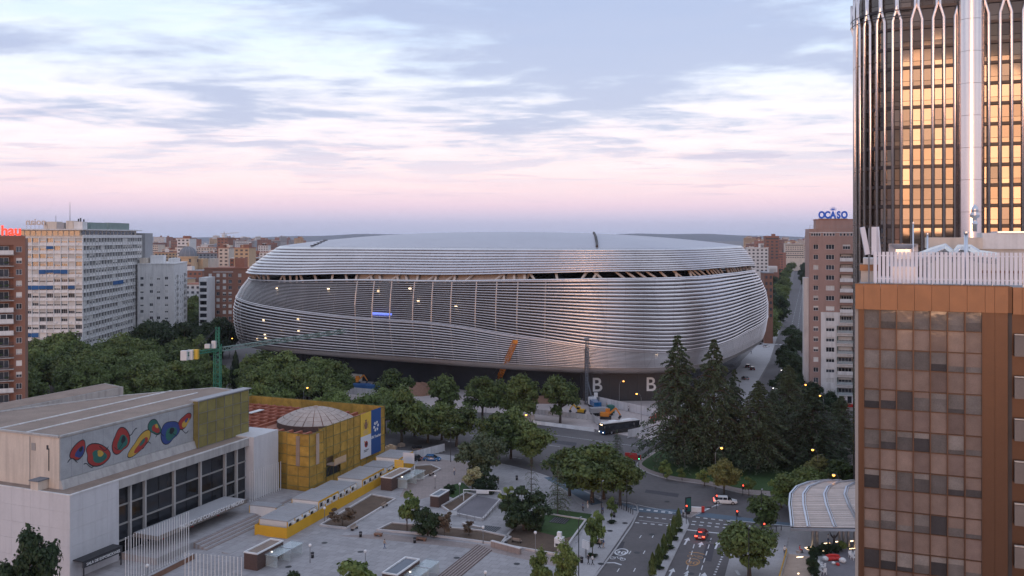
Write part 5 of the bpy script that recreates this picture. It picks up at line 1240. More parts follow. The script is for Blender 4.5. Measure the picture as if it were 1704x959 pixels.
# ------------------------------------------------------------------ plaza furniture
def build_plaza():
    def kiosk(px, py, h, L_, W, label, canopy=True, warm=True):
        o = ground(px, py, h); t = thing('kiosk', label, 'kiosk', (o.x, o.y, .14), LX)
        nb = int(L_ / .8); 
        piece('core', 'brick_dark', t, .08, L_ - .08, .08, W - .08, 0, h - .35)
        for side in (0, 1):
            for j in range(5):
                z0 = (h - .2) * j / 5; z1 = (h - .2) * (j + 1) / 5 - .015
                y = 0 if side == 0 else W - .08; piece('brick_course', 'brick_dark', t, 0, L_, y, y + .08, z0, z1)
        for j in range(5): z0 = (h - .2) * j / 5; z1 = (h - .2) * (j + 1) / 5 - .015; piece('brick_course', 'brick_dark', t, 0, .079, .085, W - .085, z0, z1)
        for a in ((-.05, L_ + .05, -.05, .18), (-.05, L_ + .05, W - .18, W + .05), (-.05, .18, .181, W - .181), (L_ - .18, L_ + .05, .181, W - .181)): piece('white_rim', 'white_paint', t, *a, h - .2, h + .02)
        piece('sunken_roof', 'gravel_roof' if warm else 'slate', t, .18, L_ - .18, .18, W - .18, h - .34, h - .2)
        if canopy:
            piece('glass_canopy', 'clear_glass', t, L_ * .25, L_ + 2.2, -2.6, -.02, h - .75, h - .71)
            for x in (L_ * .3, L_ * .8, L_ + 2.0): piece('canopy_beam', 'galvanised', t, x, x + .08, -2.6, -.02, h - .705, h - .6); piece('glass_screen', 'clear_glass', t, x, x + .03, -2.4, -.1, .1, h - .8)
            piece('lamp', 'white_light', t, L_ * .5, L_ * .5 + .2, -.3, -.1, h - .9, h - .76)
        return t
    kiosk(428, 923, 2.8, 6.9, 2.6, 'brown brick kiosk with white rim and glass canopy beside the flag poles')
    kiosk(651.5, 796.6, 2.8, 8.4, 2.6, 'brown brick kiosk beside the yellow hoarding and bare planting bed')
    kiosk(730, 827, 2.3, 4.8, 1.9, 'small dark kiosk with a flat grey roof by the clipped lawn', False, False)
    kiosk(661, 958, 2.8, 7.2, 2.6, 'grey roofed kiosk with white rim below the plaza steps', True, False)
    def bed(label_name, pts, mat='soil', top=.24, edge=True, eh=.38):
        P = gpoly(pts); slab(label_name, P, .1, top, mat)
        if edge:
            m = MB()
            for a, b in zip(P, P[1:] + P[:1]): m.bar((a.x, a.y, .1 + eh / 2), (b.x, b.y, .1 + eh / 2), .34, eh)
            e = m.build('planting_edge', 'white_edge'); tag(e, kind='structure')
    bed('planting_bed', [(628, 885), (652, 873), (800, 886), (850, 897), (833, 909), (700, 891)])
    bed('planting_bed', [(833, 909), (866, 866), (912, 858), (975, 868), (952, 900), (934, 927), (866, 915)])
    slab('lawn', gpoly([(868, 868), (912, 848), (985, 858), (960, 893), (940, 898), (892, 886)]), .2, .262, 'lawn')
    bed('planting_bed', [(533, 877), (618, 826), (658, 833), (577, 882)])
    bed('planting_bed', [(690, 778), (716, 776), (733, 783), (700, 800), (686, 800)])
    bed('planting_bed', [(735, 845), (776, 822), (790, 826), (752, 857)], 'soil')
    slab('lawn', gpoly([(738, 812), (770, 805), (785, 818), (760, 832), (742, 826)]), .1, .26, 'lawn')
    c = gpoly([(751, 857), (792, 826), (834, 834), (803, 868)]); slab('sports_court', c, .1, .165, 'court')
    m = MB()
    for a, b in ((c[0], c[1]), (c[2], c[3]), (c[3], c[0])): m.bar((a.x, a.y, .35), (b.x, b.y, .35), .4, .5)
    tag(m.build('court_wall', 'white_edge'), 'low white walls round the small sunken court', 'wall')
    a, b = ground(771.5, 836), ground(833.5, 838.5); v = b - a; t = thing('goal_frame', 'white tubular portal with a narrow banner at the court end', 'frame', a + Vector((0, 0, .16)), math.atan2(v.y, v.x))
    for x in (0, v.length):
        m = MB(); m.tube([(x, 0, 0), (x, 0, 2.45)], .1, 8); m.build('post', 'white_paint', t)
    m = MB(); m.tube([(0, 0, 2.4), (v.length, 0, 2.4)], .1, 8); m.build('crossbar', 'white_paint', t); piece('banner', 'white_paint', t, v.length * .34, v.length * .68, -.1, -.06, 1.75, 2.35)
    # plaza steps
    a0, a1, b0 = ground(795, 908), ground(722, 966), ground(818, 917); st = thing('plaza_steps', 'flight of shallow dark edged steps cut into the plaza', 'steps', (0, 0, 0)); d = a1 - a0; w = (b0 - a0)
    for k in range(7):
        p = a0 + w * (k / 6.0); m = MB(); q = [p, p + d, p + d + w * .05, p + w * .05]; m.prism([(x.x, x.y) for x in q], .1, .22 + .015 * (k % 2)); m.build('step_edge', 'brick_dark', st)
        if k < 6: m = MB(); q = [p + w * .055, p + d + w * .055, p + d + w * .16, p + w * .16]; m.prism([(x.x, x.y) for x in q], .1, .20); m.build('tread', 'paving_warm', st)
    def wall(name, label, p, q, h, th, mat):
        a, b = ground(*p), ground(*q); v = b - a; t = thing(name, label, 'wall', a + Vector((0, 0, .1)), math.atan2(v.y, v.x)); piece('wall', mat, t, 0, v.length, -th / 2, th / 2, 0, h); piece('coping', 'white_edge', t, -.05, v.length + .05, -th / 2 - .06, th / 2 + .06, h + .003, h + .1)
    wall('retaining_wall', 'low tan stone wall at the top of the plaza steps', (818, 911), (866, 924), 1.0, .5, 'paving_warm')
    wall('retaining_wall', 'long white topped wall between court and bare beds', (770, 877), (800, 884), .6, .4, 'concrete')
    for i, (p, q, l) in enumerate((((623, 893), (636, 894), 'squat brown stone bench at the bed corner'), ((692, 900), (709, 902), 'squat brown stone bench against the long bed'))):
        a, b = ground(*p), ground(*q); v = b - a; t = thing('stone_bench', l, 'bench', a + Vector((0, 0, .14)), math.atan2(v.y, v.x)); piece('seat', 'stone_red', t, 0, v.length, -.4, .4, .35, .5); piece('leg', 'stone_red', t, .1, .4, -.3, .3, 0, .35); piece('leg', 'stone_red', t, v.length - .4, v.length - .1, -.3, .3, 0, .35)
    for (p, l) in (((815, 882), 'dark metal grating in the paving below the court'), ((931, 869), 'dark square grating set in the lawn by the round bush')):
        c = ground(*p); t = thing('grating', l, 'grating', (c.x, c.y, .27 if p[0] > 900 else .15), LX); piece('frame', 'metal_dark', t, -1.6, 1.6, -1.6, 1.6, 0, .04)
        for k in range(7): piece('bar', 'metal_grey', t, -1.5, 1.5, -1.4 + k * .45, -1.32 + k * .45, .041, .06)
    # white ventilation pillar and billboard
    c = ground(931, 922); t = thing('vent_pillar', 'white stacked box pillar with dark slot standing in the bare bed', 'pillar', (c.x, c.y, .24), LX); piece('stem', 'concrete', t, -.35, .35, -.35, .35, 0, 1.1); piece('box', 'white_paint', t, -.7, .7, -.7, .7, 1.1, 2.6); piece('slot', 'frame_dark', t, -.72, -.702, -.5, .5, 1.3, 1.7); piece('cap', 'white_paint', t, -.35, .35, -.35, .35, 2.6, 3.5)
    c = ground(975, 930); t = thing('billboard', 'white double sided panel sign on a post beside the pavement trees', 'sign', (c.x, c.y, .15), LX + R(60)); piece('panel', 'white_paint', t, -.9, .9, -.1, .1, 1.5, 2.9); piece('post', 'metal_grey', t, -.08, .08, -.08, .08, 0, 1.5)
    c = ground(1145, 857); t = thing('info_totem', 'slim dark advertising totem on the traffic refuge', 'totem', (c.x, c.y, .15), R(25)); piece('case', 'metal_dark', t, -.6, .6, -.15, .15, .4, 3.3); piece('screen', 'mural_green', t, -.5, .5, -.17, -.152, .6, 3.1); piece('foot', 'metal_dark', t, -.4, .4, -.1, .1, 0, .4)
    c = ground(1161, 853); t = thing('road_barrier', 'white and red plastic barrier on the traffic refuge', 'barrier', (c.x, c.y, .15), R(-10)); piece('body', 'plastic_white', t, -1.2, .7, -.25, .25, 0, .9); piece('end', 'plastic_red', t, .72, 1.3, -.28, .28, 0, 1.05)
    # glass and timber pavilion canopy at lower right
    t = thing('pavilion_canopy', 'curved timber slatted canopy on grey columns beside the bronze block', 'canopy', at(1317, 154, .14), R(-2))
    Wd = 17.0; prof = [(0, 3.55), (0.25, 4.1), (3.5, 5.0), (7, 5.9), (10.5, 6.75), (13.5, 7.3), (16, 7.5), (18, 7.4)]
    def xl(i): return [0, 0.05, .75, 1.5, 2.6, 4.6, 7.6, 12.0][i]
    for i in range(1, len(prof) - 1):
        (y0, z0), (y1, z1) = prof[i], prof[i + 1]; n = 6
        for k in range(n):
            f0, f1 = k / n, (k + 1) / n - .04; A = xl(i) + (xl(i + 1) - xl(i)) * f0 + .3; B = xl(i) + (xl(i + 1) - xl(i)) * f1 + .3
            ya, yb = y0 + (y1 - y0) * f0, y0 + (y1 - y0) * f1; za, zb = z0 + (z1 - z0) * f0, z0 + (z1 - z0) * f1
            m = MB(); m.add([(A, ya, za), (Wd, ya, za), (Wd, yb, zb), (B, yb, zb), (A, ya, za - .08), (Wd, ya, za - .08), (Wd, yb, zb - .08), (B, yb, zb - .08)], [(0, 1, 2, 3), (7, 6, 5, 4), (4, 5, 1, 0), (5, 6, 2, 1), (6, 7, 3, 2), (7, 4, 0, 3)]); m.build('roof_slat', 'canopy_slat', t)
    for off_ in (0, 2.9, 7.6, 12.2):
        m = MB(); pts = [Vector((xl(i) + off_ * (1 - .35 * min(1, i / 7.0)) if off_ else xl(i), prof[i][0], prof[i][1] + .1)) for i in range(1, len(prof))]
        for a, b in zip(pts[:-1], pts[1:]): m.bar(a, b, .3, .22); m.bar(a + Vector((.42, 0, 0)), b + Vector((.42, 0, 0)), .1, .2)
        m.build('roof_rib', 'galvanised', t)
    piece('front_edge', 'galvanised', t, -.1, Wd, -.15, .15, 3.55, 3.95); piece('front_gutter', 'frame_dark', t, 0, Wd, .16, .35, 3.6, 4.05)
    for x in (4.2, 4.9, 8.8, 9.5, 10.3, 11.4): 
        m = MB(); m.tube([(x, 2.0, 0), (x, 2.0, 4.3)], .28, 12); m.build('column', 'metal_grey', t, True)
    # terrace under it
    a = gpoly([(1360, 1000), (1375, 905), (1440, 905), (1440, 1000)]); slab('terrace', a, .1, .2, 'court')
    st = thing('garage_ramp', 'lit ramp with handrail going down beside the hedge', 'ramp', ground(1310, 930) + Vector((0, 0, .14)), LX); piece('floor', 'wood', st, -14, 2, -4.4, 0, .0, .04)
    for y in (0.1, -4.5): piece('wall', 'concrete', st, -14, 2, y - .1, y + .1, 0, .5)
    piece('handrail', 'machine_yellow', st, -14, 2, .2, .26, .5, 1.0); piece('lamp', 'warm_light', st, -7, -6.6, -2.4, -2.2, .05, .09)
    for i, (px, py) in enumerate(((1376, 906), (1345, 913), (1348, 916), (1377, 913), (1370, 919), (1331, 929), (1395, 903), (1420, 902), (1418, 915))):
        c = ground(px, py); o = piece('step_light', 'warm_light', None, c.x - .6, c.x + .6, c.y - .12, c.y + .12, .16, .2, R(15)); tag(o, 'glowing strip light set in the steps under the timber canopy', 'light', 'strip lights under the canopy')
    # lounge furniture
    def cushion(px, py, r, mat, label):
        c = ground(px, py); m = MB(); m.lathe([(.001, 0), (r * .8, .02), (r, r * .5), (r * .92, r * .9), (r * .5, r * 1.25), (.001, r * 1.3)], 16); o = m.build('pouffe', mat, None, True, (c.x, c.y, .2)); tag(o, label, 'pouffe')
        m = MB(); m.lathe([(r * .93, r * .86), (r * .96, r * .92), (r * .88, r * .98)], 16); m.build('seam', mat, o, True)
    cushion(1373, 935, .55, 'plastic_white', 'round white pouffe on the ramp side of the red sofa'); cushion(1402, 938, .58, 'plastic_white', 'large round white pouffe on the building side of the red sofa'); cushion(1387, 941, .32, 'cloth_white', 'small white pouffe in front of the red sofa'); cushion(1394, 943, .32, 'plastic_red', 'small red pouffe in front of the red sofa')
    c = ground(1387, 934); t = thing('lounge_sofa', 'low red outdoor sofa between white pouffes', 'sofa', (c.x, c.y, .2), 0); 
    for k in range(3):
        m = MB(); m.lathe([(.001, 0), (.5, .02), (.55, .3), (.4, .5), (.001, .52)], 12, (-.75 + k * .75, 0)); m.build('seat', 'plastic_red', t, True)
    m = MB(); m.tube([(-1.1, .45, .5), (-.4, .55, .62), (.4, .55, .62), (1.1, .45, .5)], .22, 8); m.build('backrest', 'plastic_red', t, True)
    def chair(px, py, rz, label):
        c = ground(px, py); t = thing('terrace_chair', label, 'chair', (c.x, c.y, .2), rz, 'terrace chairs'); piece('seat', 'white_paint', t, -.3, .3, -.3, .3, .42, .48); piece('backrest', 'white_paint', t, -.3, .3, .26, .32, .55, 1.05)
        for x in (-.27, .27):
            for y in (-.27, .27): piece('leg', 'white_paint', t, x - .03, x + .03, y - .03, y + .03, 0, .42)
        for x in (-.3, .3): piece('armrest', 'white_paint', t, x - .04, x + .04, -.3, .26, .66, .7)
    for px, py, r_ in ((1365, 946, 40), (1370, 950, 220), (1364, 955, 60), (1371, 958, 200), (1361, 961, 30)): chair(px, py, R(r_), 'white slatted terrace chair at the hedge end of the terrace')
    for px, py, r_ in ((1416, 930, 10), (1422, 928, 190), (1420, 934, 120)): chair(px, py, R(r_), 'white slatted terrace chair against the bronze block')
build_plaza()
# ------------------------------------------------------------------ trees
def leaf_cloud(P, Nn, size, r, asp=0.7):
    """one small bent leaf quad per point"""
    n = len(P); Nn = Nn + r.normal(size=(n, 3)) * .55; Nn /= np.linalg.norm(Nn, axis=1)[:, None]
    a = r.normal(size=(n, 3)); u = np.cross(Nn, a); u /= np.linalg.norm(u, axis=1)[:, None]; v = np.cross(Nn, u)
    s = size * r.uniform(.6, 1.35, n)[:, None]; u = u * s; v = v * s * asp
    V = np.stack([P - u - v * .4, P - v + u * .2, P + u + v * .5, P + v * .9 - u * .15], 1).reshape(-1, 3)
    return V, np.arange(4 * n).reshape(-1, 4)
def crown_broad(seed, nl=22, nleaf=6500, shape=1.0, loose=0.0, size=.035):
    """unit crown: width 1, z from 0.22 to 1"""
    r = np.random.default_rng(seed); cs = []; 
    for k in range(nl):
        while True:
            p = r.uniform(-1, 1, 3)
            if np.linalg.norm(p) < 1: break
        q = np.array([p[0] * .40, p[1] * .40, .53 + p[2] * .35]); w = 1 - .35 * max(0, (q[2] - .6) / .3) * shape; q[0] *= w; q[1] *= w; rad = r.uniform(.08, .18) * (1 - .25 * loose); cs.append((q, rad))
    per = nleaf // nl; Ps, Ns = [], []
    for q, rad in cs:
        d = r.normal(size=(per, 3)); d /= np.linalg.norm(d, axis=1)[:, None]; d[:, 2] = np.where(d[:, 2] < -.3, -d[:, 2] * .5, d[:, 2])
        rr_ = rad * (r.uniform(.3 + .2 * (1 - loose), 1.25, per) ** .7)[:, None]
        ph = r.uniform(0, 6.28, 3); bump = 1 + .22 * np.sin(d[:, :1] * 5 + ph[0]) * np.sin(d[:, 1:2] * 6 + ph[1]) + .15 * np.sin(d[:, 2:3] * 9 + ph[2])
        P = q + d * rr_ * bump * np.array([1.05, 1.05, .95]); Ps.append(P); Ns.append(d + np.array([0, 0, .35]))
    P = np.concatenate(Ps); Nn = np.concatenate(Ns); keep = P[:, 2] > .13; return leaf_cloud(P[keep], Nn[keep], size, r), cs
def trunk_broad(seed, cs, tr=.028):
    r = random.Random(seed); m = MB(); top = .42
    m.tube([(0, 0, 0), (.006, .004, .12), (-.004, .006, .26), (0, 0, top)], [tr * 1.3, tr, tr * .85, tr * .7], 7)
    for q, rad in sorted(cs, key=lambda c: -c[0][2])[::2]:
        z0 = r.uniform(.2, .4); m.tube([(0, 0, z0), (q[0] * .45, q[1] * .45, z0 + (q[2] - z0) * .55), (q[0] * .9, q[1] * .9, q[2])], [tr * .55, tr * .33, tr * .12], 5, cap=False)
    return m
def crown_conifer(seed, levels=30, per=9, narrow=1.0, droop=.12, npb=46, gap=0.0):
    r = np.random.default_rng(seed); Ps, Ns = [], []; br = MB()
    for L_ in range(levels):
        z = .12 + .87 * (L_ / (levels - 1)) ** 1.02; rad = .5 * (1 - z) ** .78 * narrow + .015
        if L_ % 4 == 3: rad *= r.uniform(.62, .85)
        k = max(3, int(per * (1 - z * .55)))
        for b in range(k):
            a = 2 * math.pi * (b + r.uniform(-.35, .35)) / k + L_ * 1.3; ln = rad * r.uniform(.72, 1.18)
            if r.random() < gap: continue
            t = r.uniform(.12, 1.0, npb) ** .75; d = np.array([math.cos(a), math.sin(a)]); side = np.array([-d[1], d[0]])
            w = r.normal(size=npb) * .17 * ln * (1.2 - t)
            x = d[0] * t * ln + side[0] * w; y = d[1] * t * ln + side[1] * w
            zz = z + .03 * np.sin(t * 3.0) * (1 - z) - droop * t ** 2 * ln - np.abs(r.normal(size=npb)) * .012 * (1.4 - z)
            Ps.append(np.stack([x, y, zz], 1)); Ns.append(np.tile(np.array([d[0] * .25, d[1] * .25, 1.0]), (npb, 1)))
            if L_ % 2 == 0 and z < .8: br.tube([(0, 0, z), (d[0] * ln * .5, d[1] * ln * .5, z + .02), (d[0] * ln * .9, d[1] * ln * .9, z + .01 - droop * ln * .7)], [.006, .004, .0015], 4, cap=False)
    P = np.concatenate(Ps); Nn = np.concatenate(Ns); return leaf_cloud(P, Nn, .012, r, .6), br
TREE = {}
def tree_meshes(kind, var):
    key = (kind, var)
    if key in TREE: return TREE[key]
    leaf = {'plane': 'leaf_plane', 'light': 'leaf_light', 'dark': 'leaf_dark', 'grey': 'leaf_grey', 'yellow': 'leaf_yellow', 'dry': 'leaf_dry', 'sapling': 'leaf_light', 'column': 'leaf_plane', 'bush': 'leaf_dark', 'blossom': 'blossom', 'cypress': 'leaf_dark'}.get(kind, 'leaf_cedar')
    sd_ = 100 + var * 17 + sum(map(ord, kind))
    if kind in ('cedar', 'fir', 'pine'):
        (V, F), br = crown_conifer(sd_, levels={'cedar': 34, 'fir': 22, 'pine': 14}[kind], per={'cedar': 10, 'fir': 7, 'pine': 6}[kind], npb={'cedar': 80, 'fir': 40, 'pine': 26}[kind], droop={'cedar': .16, 'fir': .25, 'pine': .3}[kind], gap={'cedar': .06, 'fir': .1, 'pine': .3}[kind])
        if kind == 'pine': V = V.copy()
        m = br; m.tube([(0, 0, 0), (0, 0, .4), (0, 0, .99)], [.02, .014, .002], 7)
    elif kind in ('column', 'cypress'):
        r = np.random.default_rng(sd_); n = 1500 if kind == 'column' else 2600; z = r.uniform(.22, 1.0, n); a = r.uniform(0, 6.28, n); rad = .5 * np.sin(np.clip((z - .1) / .9, 0, 1) ** .6 * math.pi) ** .7 * r.uniform(.45, 1.05, n) * (1 + .25 * np.sin(a * 3 + z * 9))
        P = np.stack([rad * np.cos(a), rad * np.sin(a), z], 1); Nn = np.stack([np.cos(a), np.sin(a), .5 + 0 * a], 1); V, F = leaf_cloud(P, Nn, .06 if kind == 'column' else .045, r)
        V[:, 2] = np.clip(V[:, 2], .02, 1.05); m = MB(); m.tube([(0, 0, 0), (0, 0, .9)], [.035, .01], 6)
    else:
        cfg = {'bush': dict(nl=26, nleaf=6500, shape=.2), 'sapling': dict(nl=12, nleaf=1500, loose=.8, size=.055), 'dry': dict(nl=14, nleaf=1300, loose=.9, size=.04), 'blossom': dict(nl=16, nleaf=2600, loose=.5, size=.05), 'grey': dict(nl=30, nleaf=8500, shape=.6, size=.028)}.get(kind, dict(nl=30, nleaf=8500, size=.03))
        (V, F), cs = crown_broad(sd_, **cfg); m = trunk_broad(sd_, cs, .02 if kind in ('sapling', 'dry') else .028)
        if kind == 'bush': V = V.copy(); V[:, 2] = np.clip((V[:, 2] - .2) * 1.27, 0.0, 2)
    o = mesh_np('crown', V, F, leaf); cm = o.data; bpy.data.objects.remove(o)
    TREE[key] = (m.mesh('trunk', 'bark'), cm); return TREE[key]
NV = {'plane': 7, 'light': 4, 'dark': 5, 'cedar': 4, 'column': 3, 'sapling': 3}
rt = random.Random(21)
def tree(p, h, w, kind, label, group=None, name=None, cat='tree', var=None, z=.12):
    tm, cm = tree_meshes(kind, rt.randrange(NV.get(kind, 1)) if var is None else var)
    name = name or {'cedar': 'cedar_tree', 'fir': 'fir_tree', 'bush': 'bush', 'column': 'columnar_tree', 'cypress': 'cypress_tree', 'sapling': 'sapling', 'pine': 'pine_tree'}.get(kind, 'broadleaf_tree')
    t = thing(name, label, cat, (p[0], p[1], z), rt.uniform(0, 6.28), group); t.scale = (w, w * rt.uniform(.92, 1.08), h)
    link(bpy.data.objects.new('trunk', tm), t); link(bpy.data.objects.new('crown', cm), t); return t
def T(px, py, h, w, kind, label, group=None, **k): return tree(ground(px, py), h, w, kind, label, group, **k)

# plane trees along the stadium's works fence
for px, py, h, w in ((655, 694, 14.5, 13), (738, 697, 13.6, 11), (803, 700, 13.6, 12), (868, 702, 14, 11.5), (932, 705, 15, 12), (845, 699, 12, 9)):
    T(px, py, h, w, 'plane', 'round crowned plane tree in the row along the stadium works fence', 'plane trees along the works fence')
# trees between the netted building and the boulevard
for px, py, h, w in ((668, 742, 15.5, 12), (712, 738, 10.0, 11), (760, 744, 11.5, 12), (826, 770, 12.5, 12), (884, 776, 11.5, 11), (850, 764, 12.5, 11), (640, 722, 13, 11), (690, 726, 10, 10), (735, 733, 10, 10)):
    T(px, py, h, w, 'plane', 'leafy plane tree on the pavement between the netted building and the boulevard', 'plane trees west of the boulevard')
T(800, 806, 11.5, 11, 'grey', 'broad grey green tree above the dark shrubs by the court')
T(786, 818, 5.5, 5.5, 'blossom', 'pale flowering tree beside the portal frame', cat='tree')
T(808, 822, 4.5, 5.0, 'bush', 'very dark low bush under the grey green tree', cat='bush')
T(872, 884, 8.0, 8.6, 'bush', 'large round dark bush at the edge of the small lawn', cat='bush')
T(748, 824, 2.2, 2.6, 'bush', 'small clipped round bush on the grass patch', cat='bush')
T(845, 852, 5.5, 4.0, 'sapling', 'thin sapling standing before the round dark bush')
for px, py, h, w in ((985, 838, 12.5, 13.5), (1032, 842, 11.0, 10), (948, 826, 11.0, 10.5), (1005, 832, 11.5, 11)):
    T(px, py, h, w, 'plane', 'spreading plane tree in the clump at the crossing corner', 'plane trees at the crossing corner')
T(928, 858, 10.5, 7.0, 'fir', 'sparse drooping fir beside the small lawn')
T(884, 826, 9.0, 5.5, 'pine', 'nearly bare brown trunked pine by the cycle lane')
T(1027, 768, 7.5, 6.5, 'fir', 'small dark fir between boulevard and crossing')
T(677, 888, 8.0, 6.0, 'sapling', 'open light tree in the long bare bed, nearest the stone bench')
T(712, 893, 5.6, 5.6, 'bush', 'dense dark low tree in the long bare bed', cat='bush')
T(740, 896, 5.5, 4.5, 'dry', 'leafless brown tree in the long bare bed')
T(780, 893, 3.0, 3.5, 'dry', 'tiny bare shrub beside the court wall')
T(570, 878, 4.2, 5.5, 'dry', 'withered brown tree in the bed beside the yellow hoarding')
# cedars on the island
for px, py, h, w, l in ((1128, 774, 30.6, 24.5, 'tallest cedar, its spire clear above the stadium entrance wall'), (1188, 777, 29.8, 21.0, 'slender tall cedar rising over the lawn beside the tallest one'), (1262, 782, 20.5, 21.0, 'broad shaded cedar with sweeping skirts over the lawn'), (1312, 750, 21.5, 21.0, 'layered cedar in front of the brick apartment tower'), (1352, 776, 18.5, 23.5, 'wide low cedar beside the pavilion canopy'), (1222, 768, 22.0, 14.0, 'narrow cedar squeezed between two taller ones'), (1155, 766, 16.0, 17.0, 'low spreading cedar beneath the tallest spire'), (1285, 768, 17.0, 17.0, 'bushy cedar half hidden behind the broad shaded one'), (1400, 762, 15.0, 17.0, 'cedar against the foot of the brick tower')):
    T(px, py, h, w, 'cedar', l)
T(1205, 823, 7.2, 7.2, 'yellow', 'small yellow green tree at the lawn edge by the signal')
for px, py, h, w in ((1110, 800, 3.2, 3.0), (1104, 793, 4.0, 3.4), (1172, 810, 4.0, 3.8), (1135, 801, 3.2, 3.0), (1246, 826, 4.2, 3.6)): T(px, py, h, w, 'sapling', 'wispy sapling along the lawn kerb', 'saplings along the lawn')
for px, py, h, w, k in ((1330, 858, 9.5, 9.5, 'plane'), (1300, 846, 6.5, 6.5, 'light'), (1365, 816, 7.0, 8.0, 'yellow'), (1395, 818, 7.0, 8.0, 'plane'), (1350, 830, 6.5, 7.5, 'light')): T(px, py, h, w, k, 'bushy tree in the group behind the pavilion canopy', 'trees behind the canopy')
T(1270, 886, 7.2, 6.5, 'plane', 'medium plane tree beside the right hand crossing')
T(1247, 962, 9.6, 11, 'plane', 'big plane tree shading the right pavement by the lane markings')
for px, py in ((1129, 886), (1121.5, 900), (1113.5, 915), (1105, 931), (1096, 948), (1086, 967)):
    T(px, py, rt.uniform(3.8, 4.8), rt.uniform(1.15, 1.4), 'column', 'small upright tree in the planted median strip', 'median trees')
for px, py, h, w in ((1018, 872, 5.0, 2.6), (996, 906, 6.5, 4.2), (986, 928, 6.5, 4.2), (945, 990, 8.2, 5.0), (900, 990, 6.8, 4.0)): T(px, py, h, w, 'sapling' if py < 930 else 'light', 'young street tree along the pale avenue pavement', 'young trees along the pavement')
# foreground tops at the bottom edge
tree(at(47, 128), 13.2, 8.0, 'dark', 'lone dark tree before the hall\'s blank white wall')
tree(at(18, 124), 6.5, 6, 'dark', 'dark shrub at the foot of the blank white wall', cat='bush', name='bush')
tree(at(190, 128), 5.6, 7.0, 'dark', 'dark tree top beside the black exhibition sign')
tree(at(355, 128), 4.8, 7.5, 'plane', 'low tree top in front of the low row of flag poles')
tree(at(490, 128), 6.6, 7.0, 'dark', 'dark tree top below the brick kiosk canopy')
tree(at(585, 126), 8.6, 9.0, 'sapling', 'loose open tree top between the two lower kiosks')
# park wood left of the stadium
LM = [('green crane mast', -86, 262), ('dark cypress', -92, 300), ('brick block', -132, 245), ('white slab\'s corner', -173, 363), ('netted building', -42, 225), ('hall annexe', -105, 215), ('stadium\'s left end', -108, 350), ('white apartment block', -160, 425), ('hall\'s scaffold', -62, 195), ('plane trees at the stadium corner', -72, 296)]
def scatter(n, x0, x1, d0, d1, h0, h1, kind, label, group, seed, avoid=None, wmul=.85):
    r = random.Random(seed); done = []; tries = 0
    while len(done) < n and tries < 4000:
        tries += 1; d = r.uniform(d0, d1); px = r.uniform(x0, x1); p = at(px, d)
        if avoid and avoid(p): continue
        h = r.uniform(h0, h1)
        if any((p.x - q[0]) ** 2 + (p.y - q[1]) ** 2 < (h * .42) ** 2 for q in done): continue
        done.append((p.x, p.y)); tree(p, h, h * r.uniform(wmul - .1, wmul + .15), kind, label + (', nearest the ' + min(LM, key=lambda l: (l[1] - p.x) ** 2 + (l[2] - p.y) ** 2)[0] if d1 < 420 else ''), group, z=0.0)
def in_boulevard(p):
    return False
scatter(26, 130, 640, 236, 262, 10.0, 12.5, 'light', 'light green tree in the belt behind the hall', 'light trees behind the hall', 1, lambda p: p.x > -40 and p.y < 245)
scatter(30, 30, 560, 268, 305, 12.5, 16.0, 'plane', 'mid green tree in the park', 'park trees', 2, lambda p: (p - Vector((-88, 272, 0))).length < 4)
scatter(30, 40, 400, 308, 350, 13.0, 16.5, 'plane', 'mid green tree in the back of the park', 'park trees below the slab', 3, lambda p: p.x > -118)
scatter(14, 240, 392, 372, 408, 15.0, 19.0, 'dark', 'tall dark tree in the mass', 'dark trees before the white block', 4, lambda p: p.x > -122)
scatter(6, 60, 240, 345, 358, 13.0, 18.5, 'plane', 'tree against the slab foot', 'trees at the slab foot', 5)
for px, d, h in ((520, 296, 15.5), (545, 298, 14), (470, 300, 17), (440, 304, 15.5), (497, 290, 14)): tree(at(px, d), h, h * .9, 'plane', 'large plane tree at the stadium\'s near left corner', 'plane trees at the stadium corner', z=0.0)
tree(at(392, 300), 15.5, 3.4, 'cypress', 'dark narrow cypress beside the green crane mast', z=0)
tree(at(382, 294), 9.0, 7.0, 'pine', 'ragged dark palm-like conifer by the cypress', z=0)
tree(at(20, 225), 10, 9, 'dark', 'dark tree at the foot of the brick block', z=0)
# street trees down the side street
def line_trees(pts, n, h0, h1, kind, label, group, seed):
    r = random.Random(seed); P = [at(px, d) for px, d in pts]; 
    for i in range(n):
        f = i / (n - 1) * (len(P) - 1); k = min(int(f), len(P) - 2); p = P[k].lerp(P[k + 1], f - k); h = r.uniform(h0, h1); tree(p + Vector((r.uniform(-3, 3), r.uniform(-4, 4), 0)), h, h * r.uniform(.8, 1.0), kind, label, group, z=0)
line_trees([(1276, 455), (1286, 560), (1297, 760), (1309, 1150), (1318, 1500)], 24, 13, 17, 'plane', 'street tree in the long row down the far side street', 'street trees down the side street', 1)
line_trees([(1283, 540), (1274, 700), (1281, 900), (1300, 1300)], 20, 15, 20, 'dark', 'tall dark tree behind the street row beside the stadium', 'trees behind the side street', 2)
line_trees([(1318, 330), (1322, 380), (1330, 440)], 6, 9, 12, 'dark', 'dark tree lining the street below the brick tower', 'trees below the brick tower', 3)
line_trees([(1344, 900), (1340, 1300)], 6, 15, 20, 'dark', 'far dark tree at the head of the side street', 'trees at the street head', 4)
line_trees([(1300, 292), (1330, 286), (1390, 270)], 5, 8, 11, 'dark', 'dark tree massed at the foot of the brick tower', 'trees at the tower foot', 5)
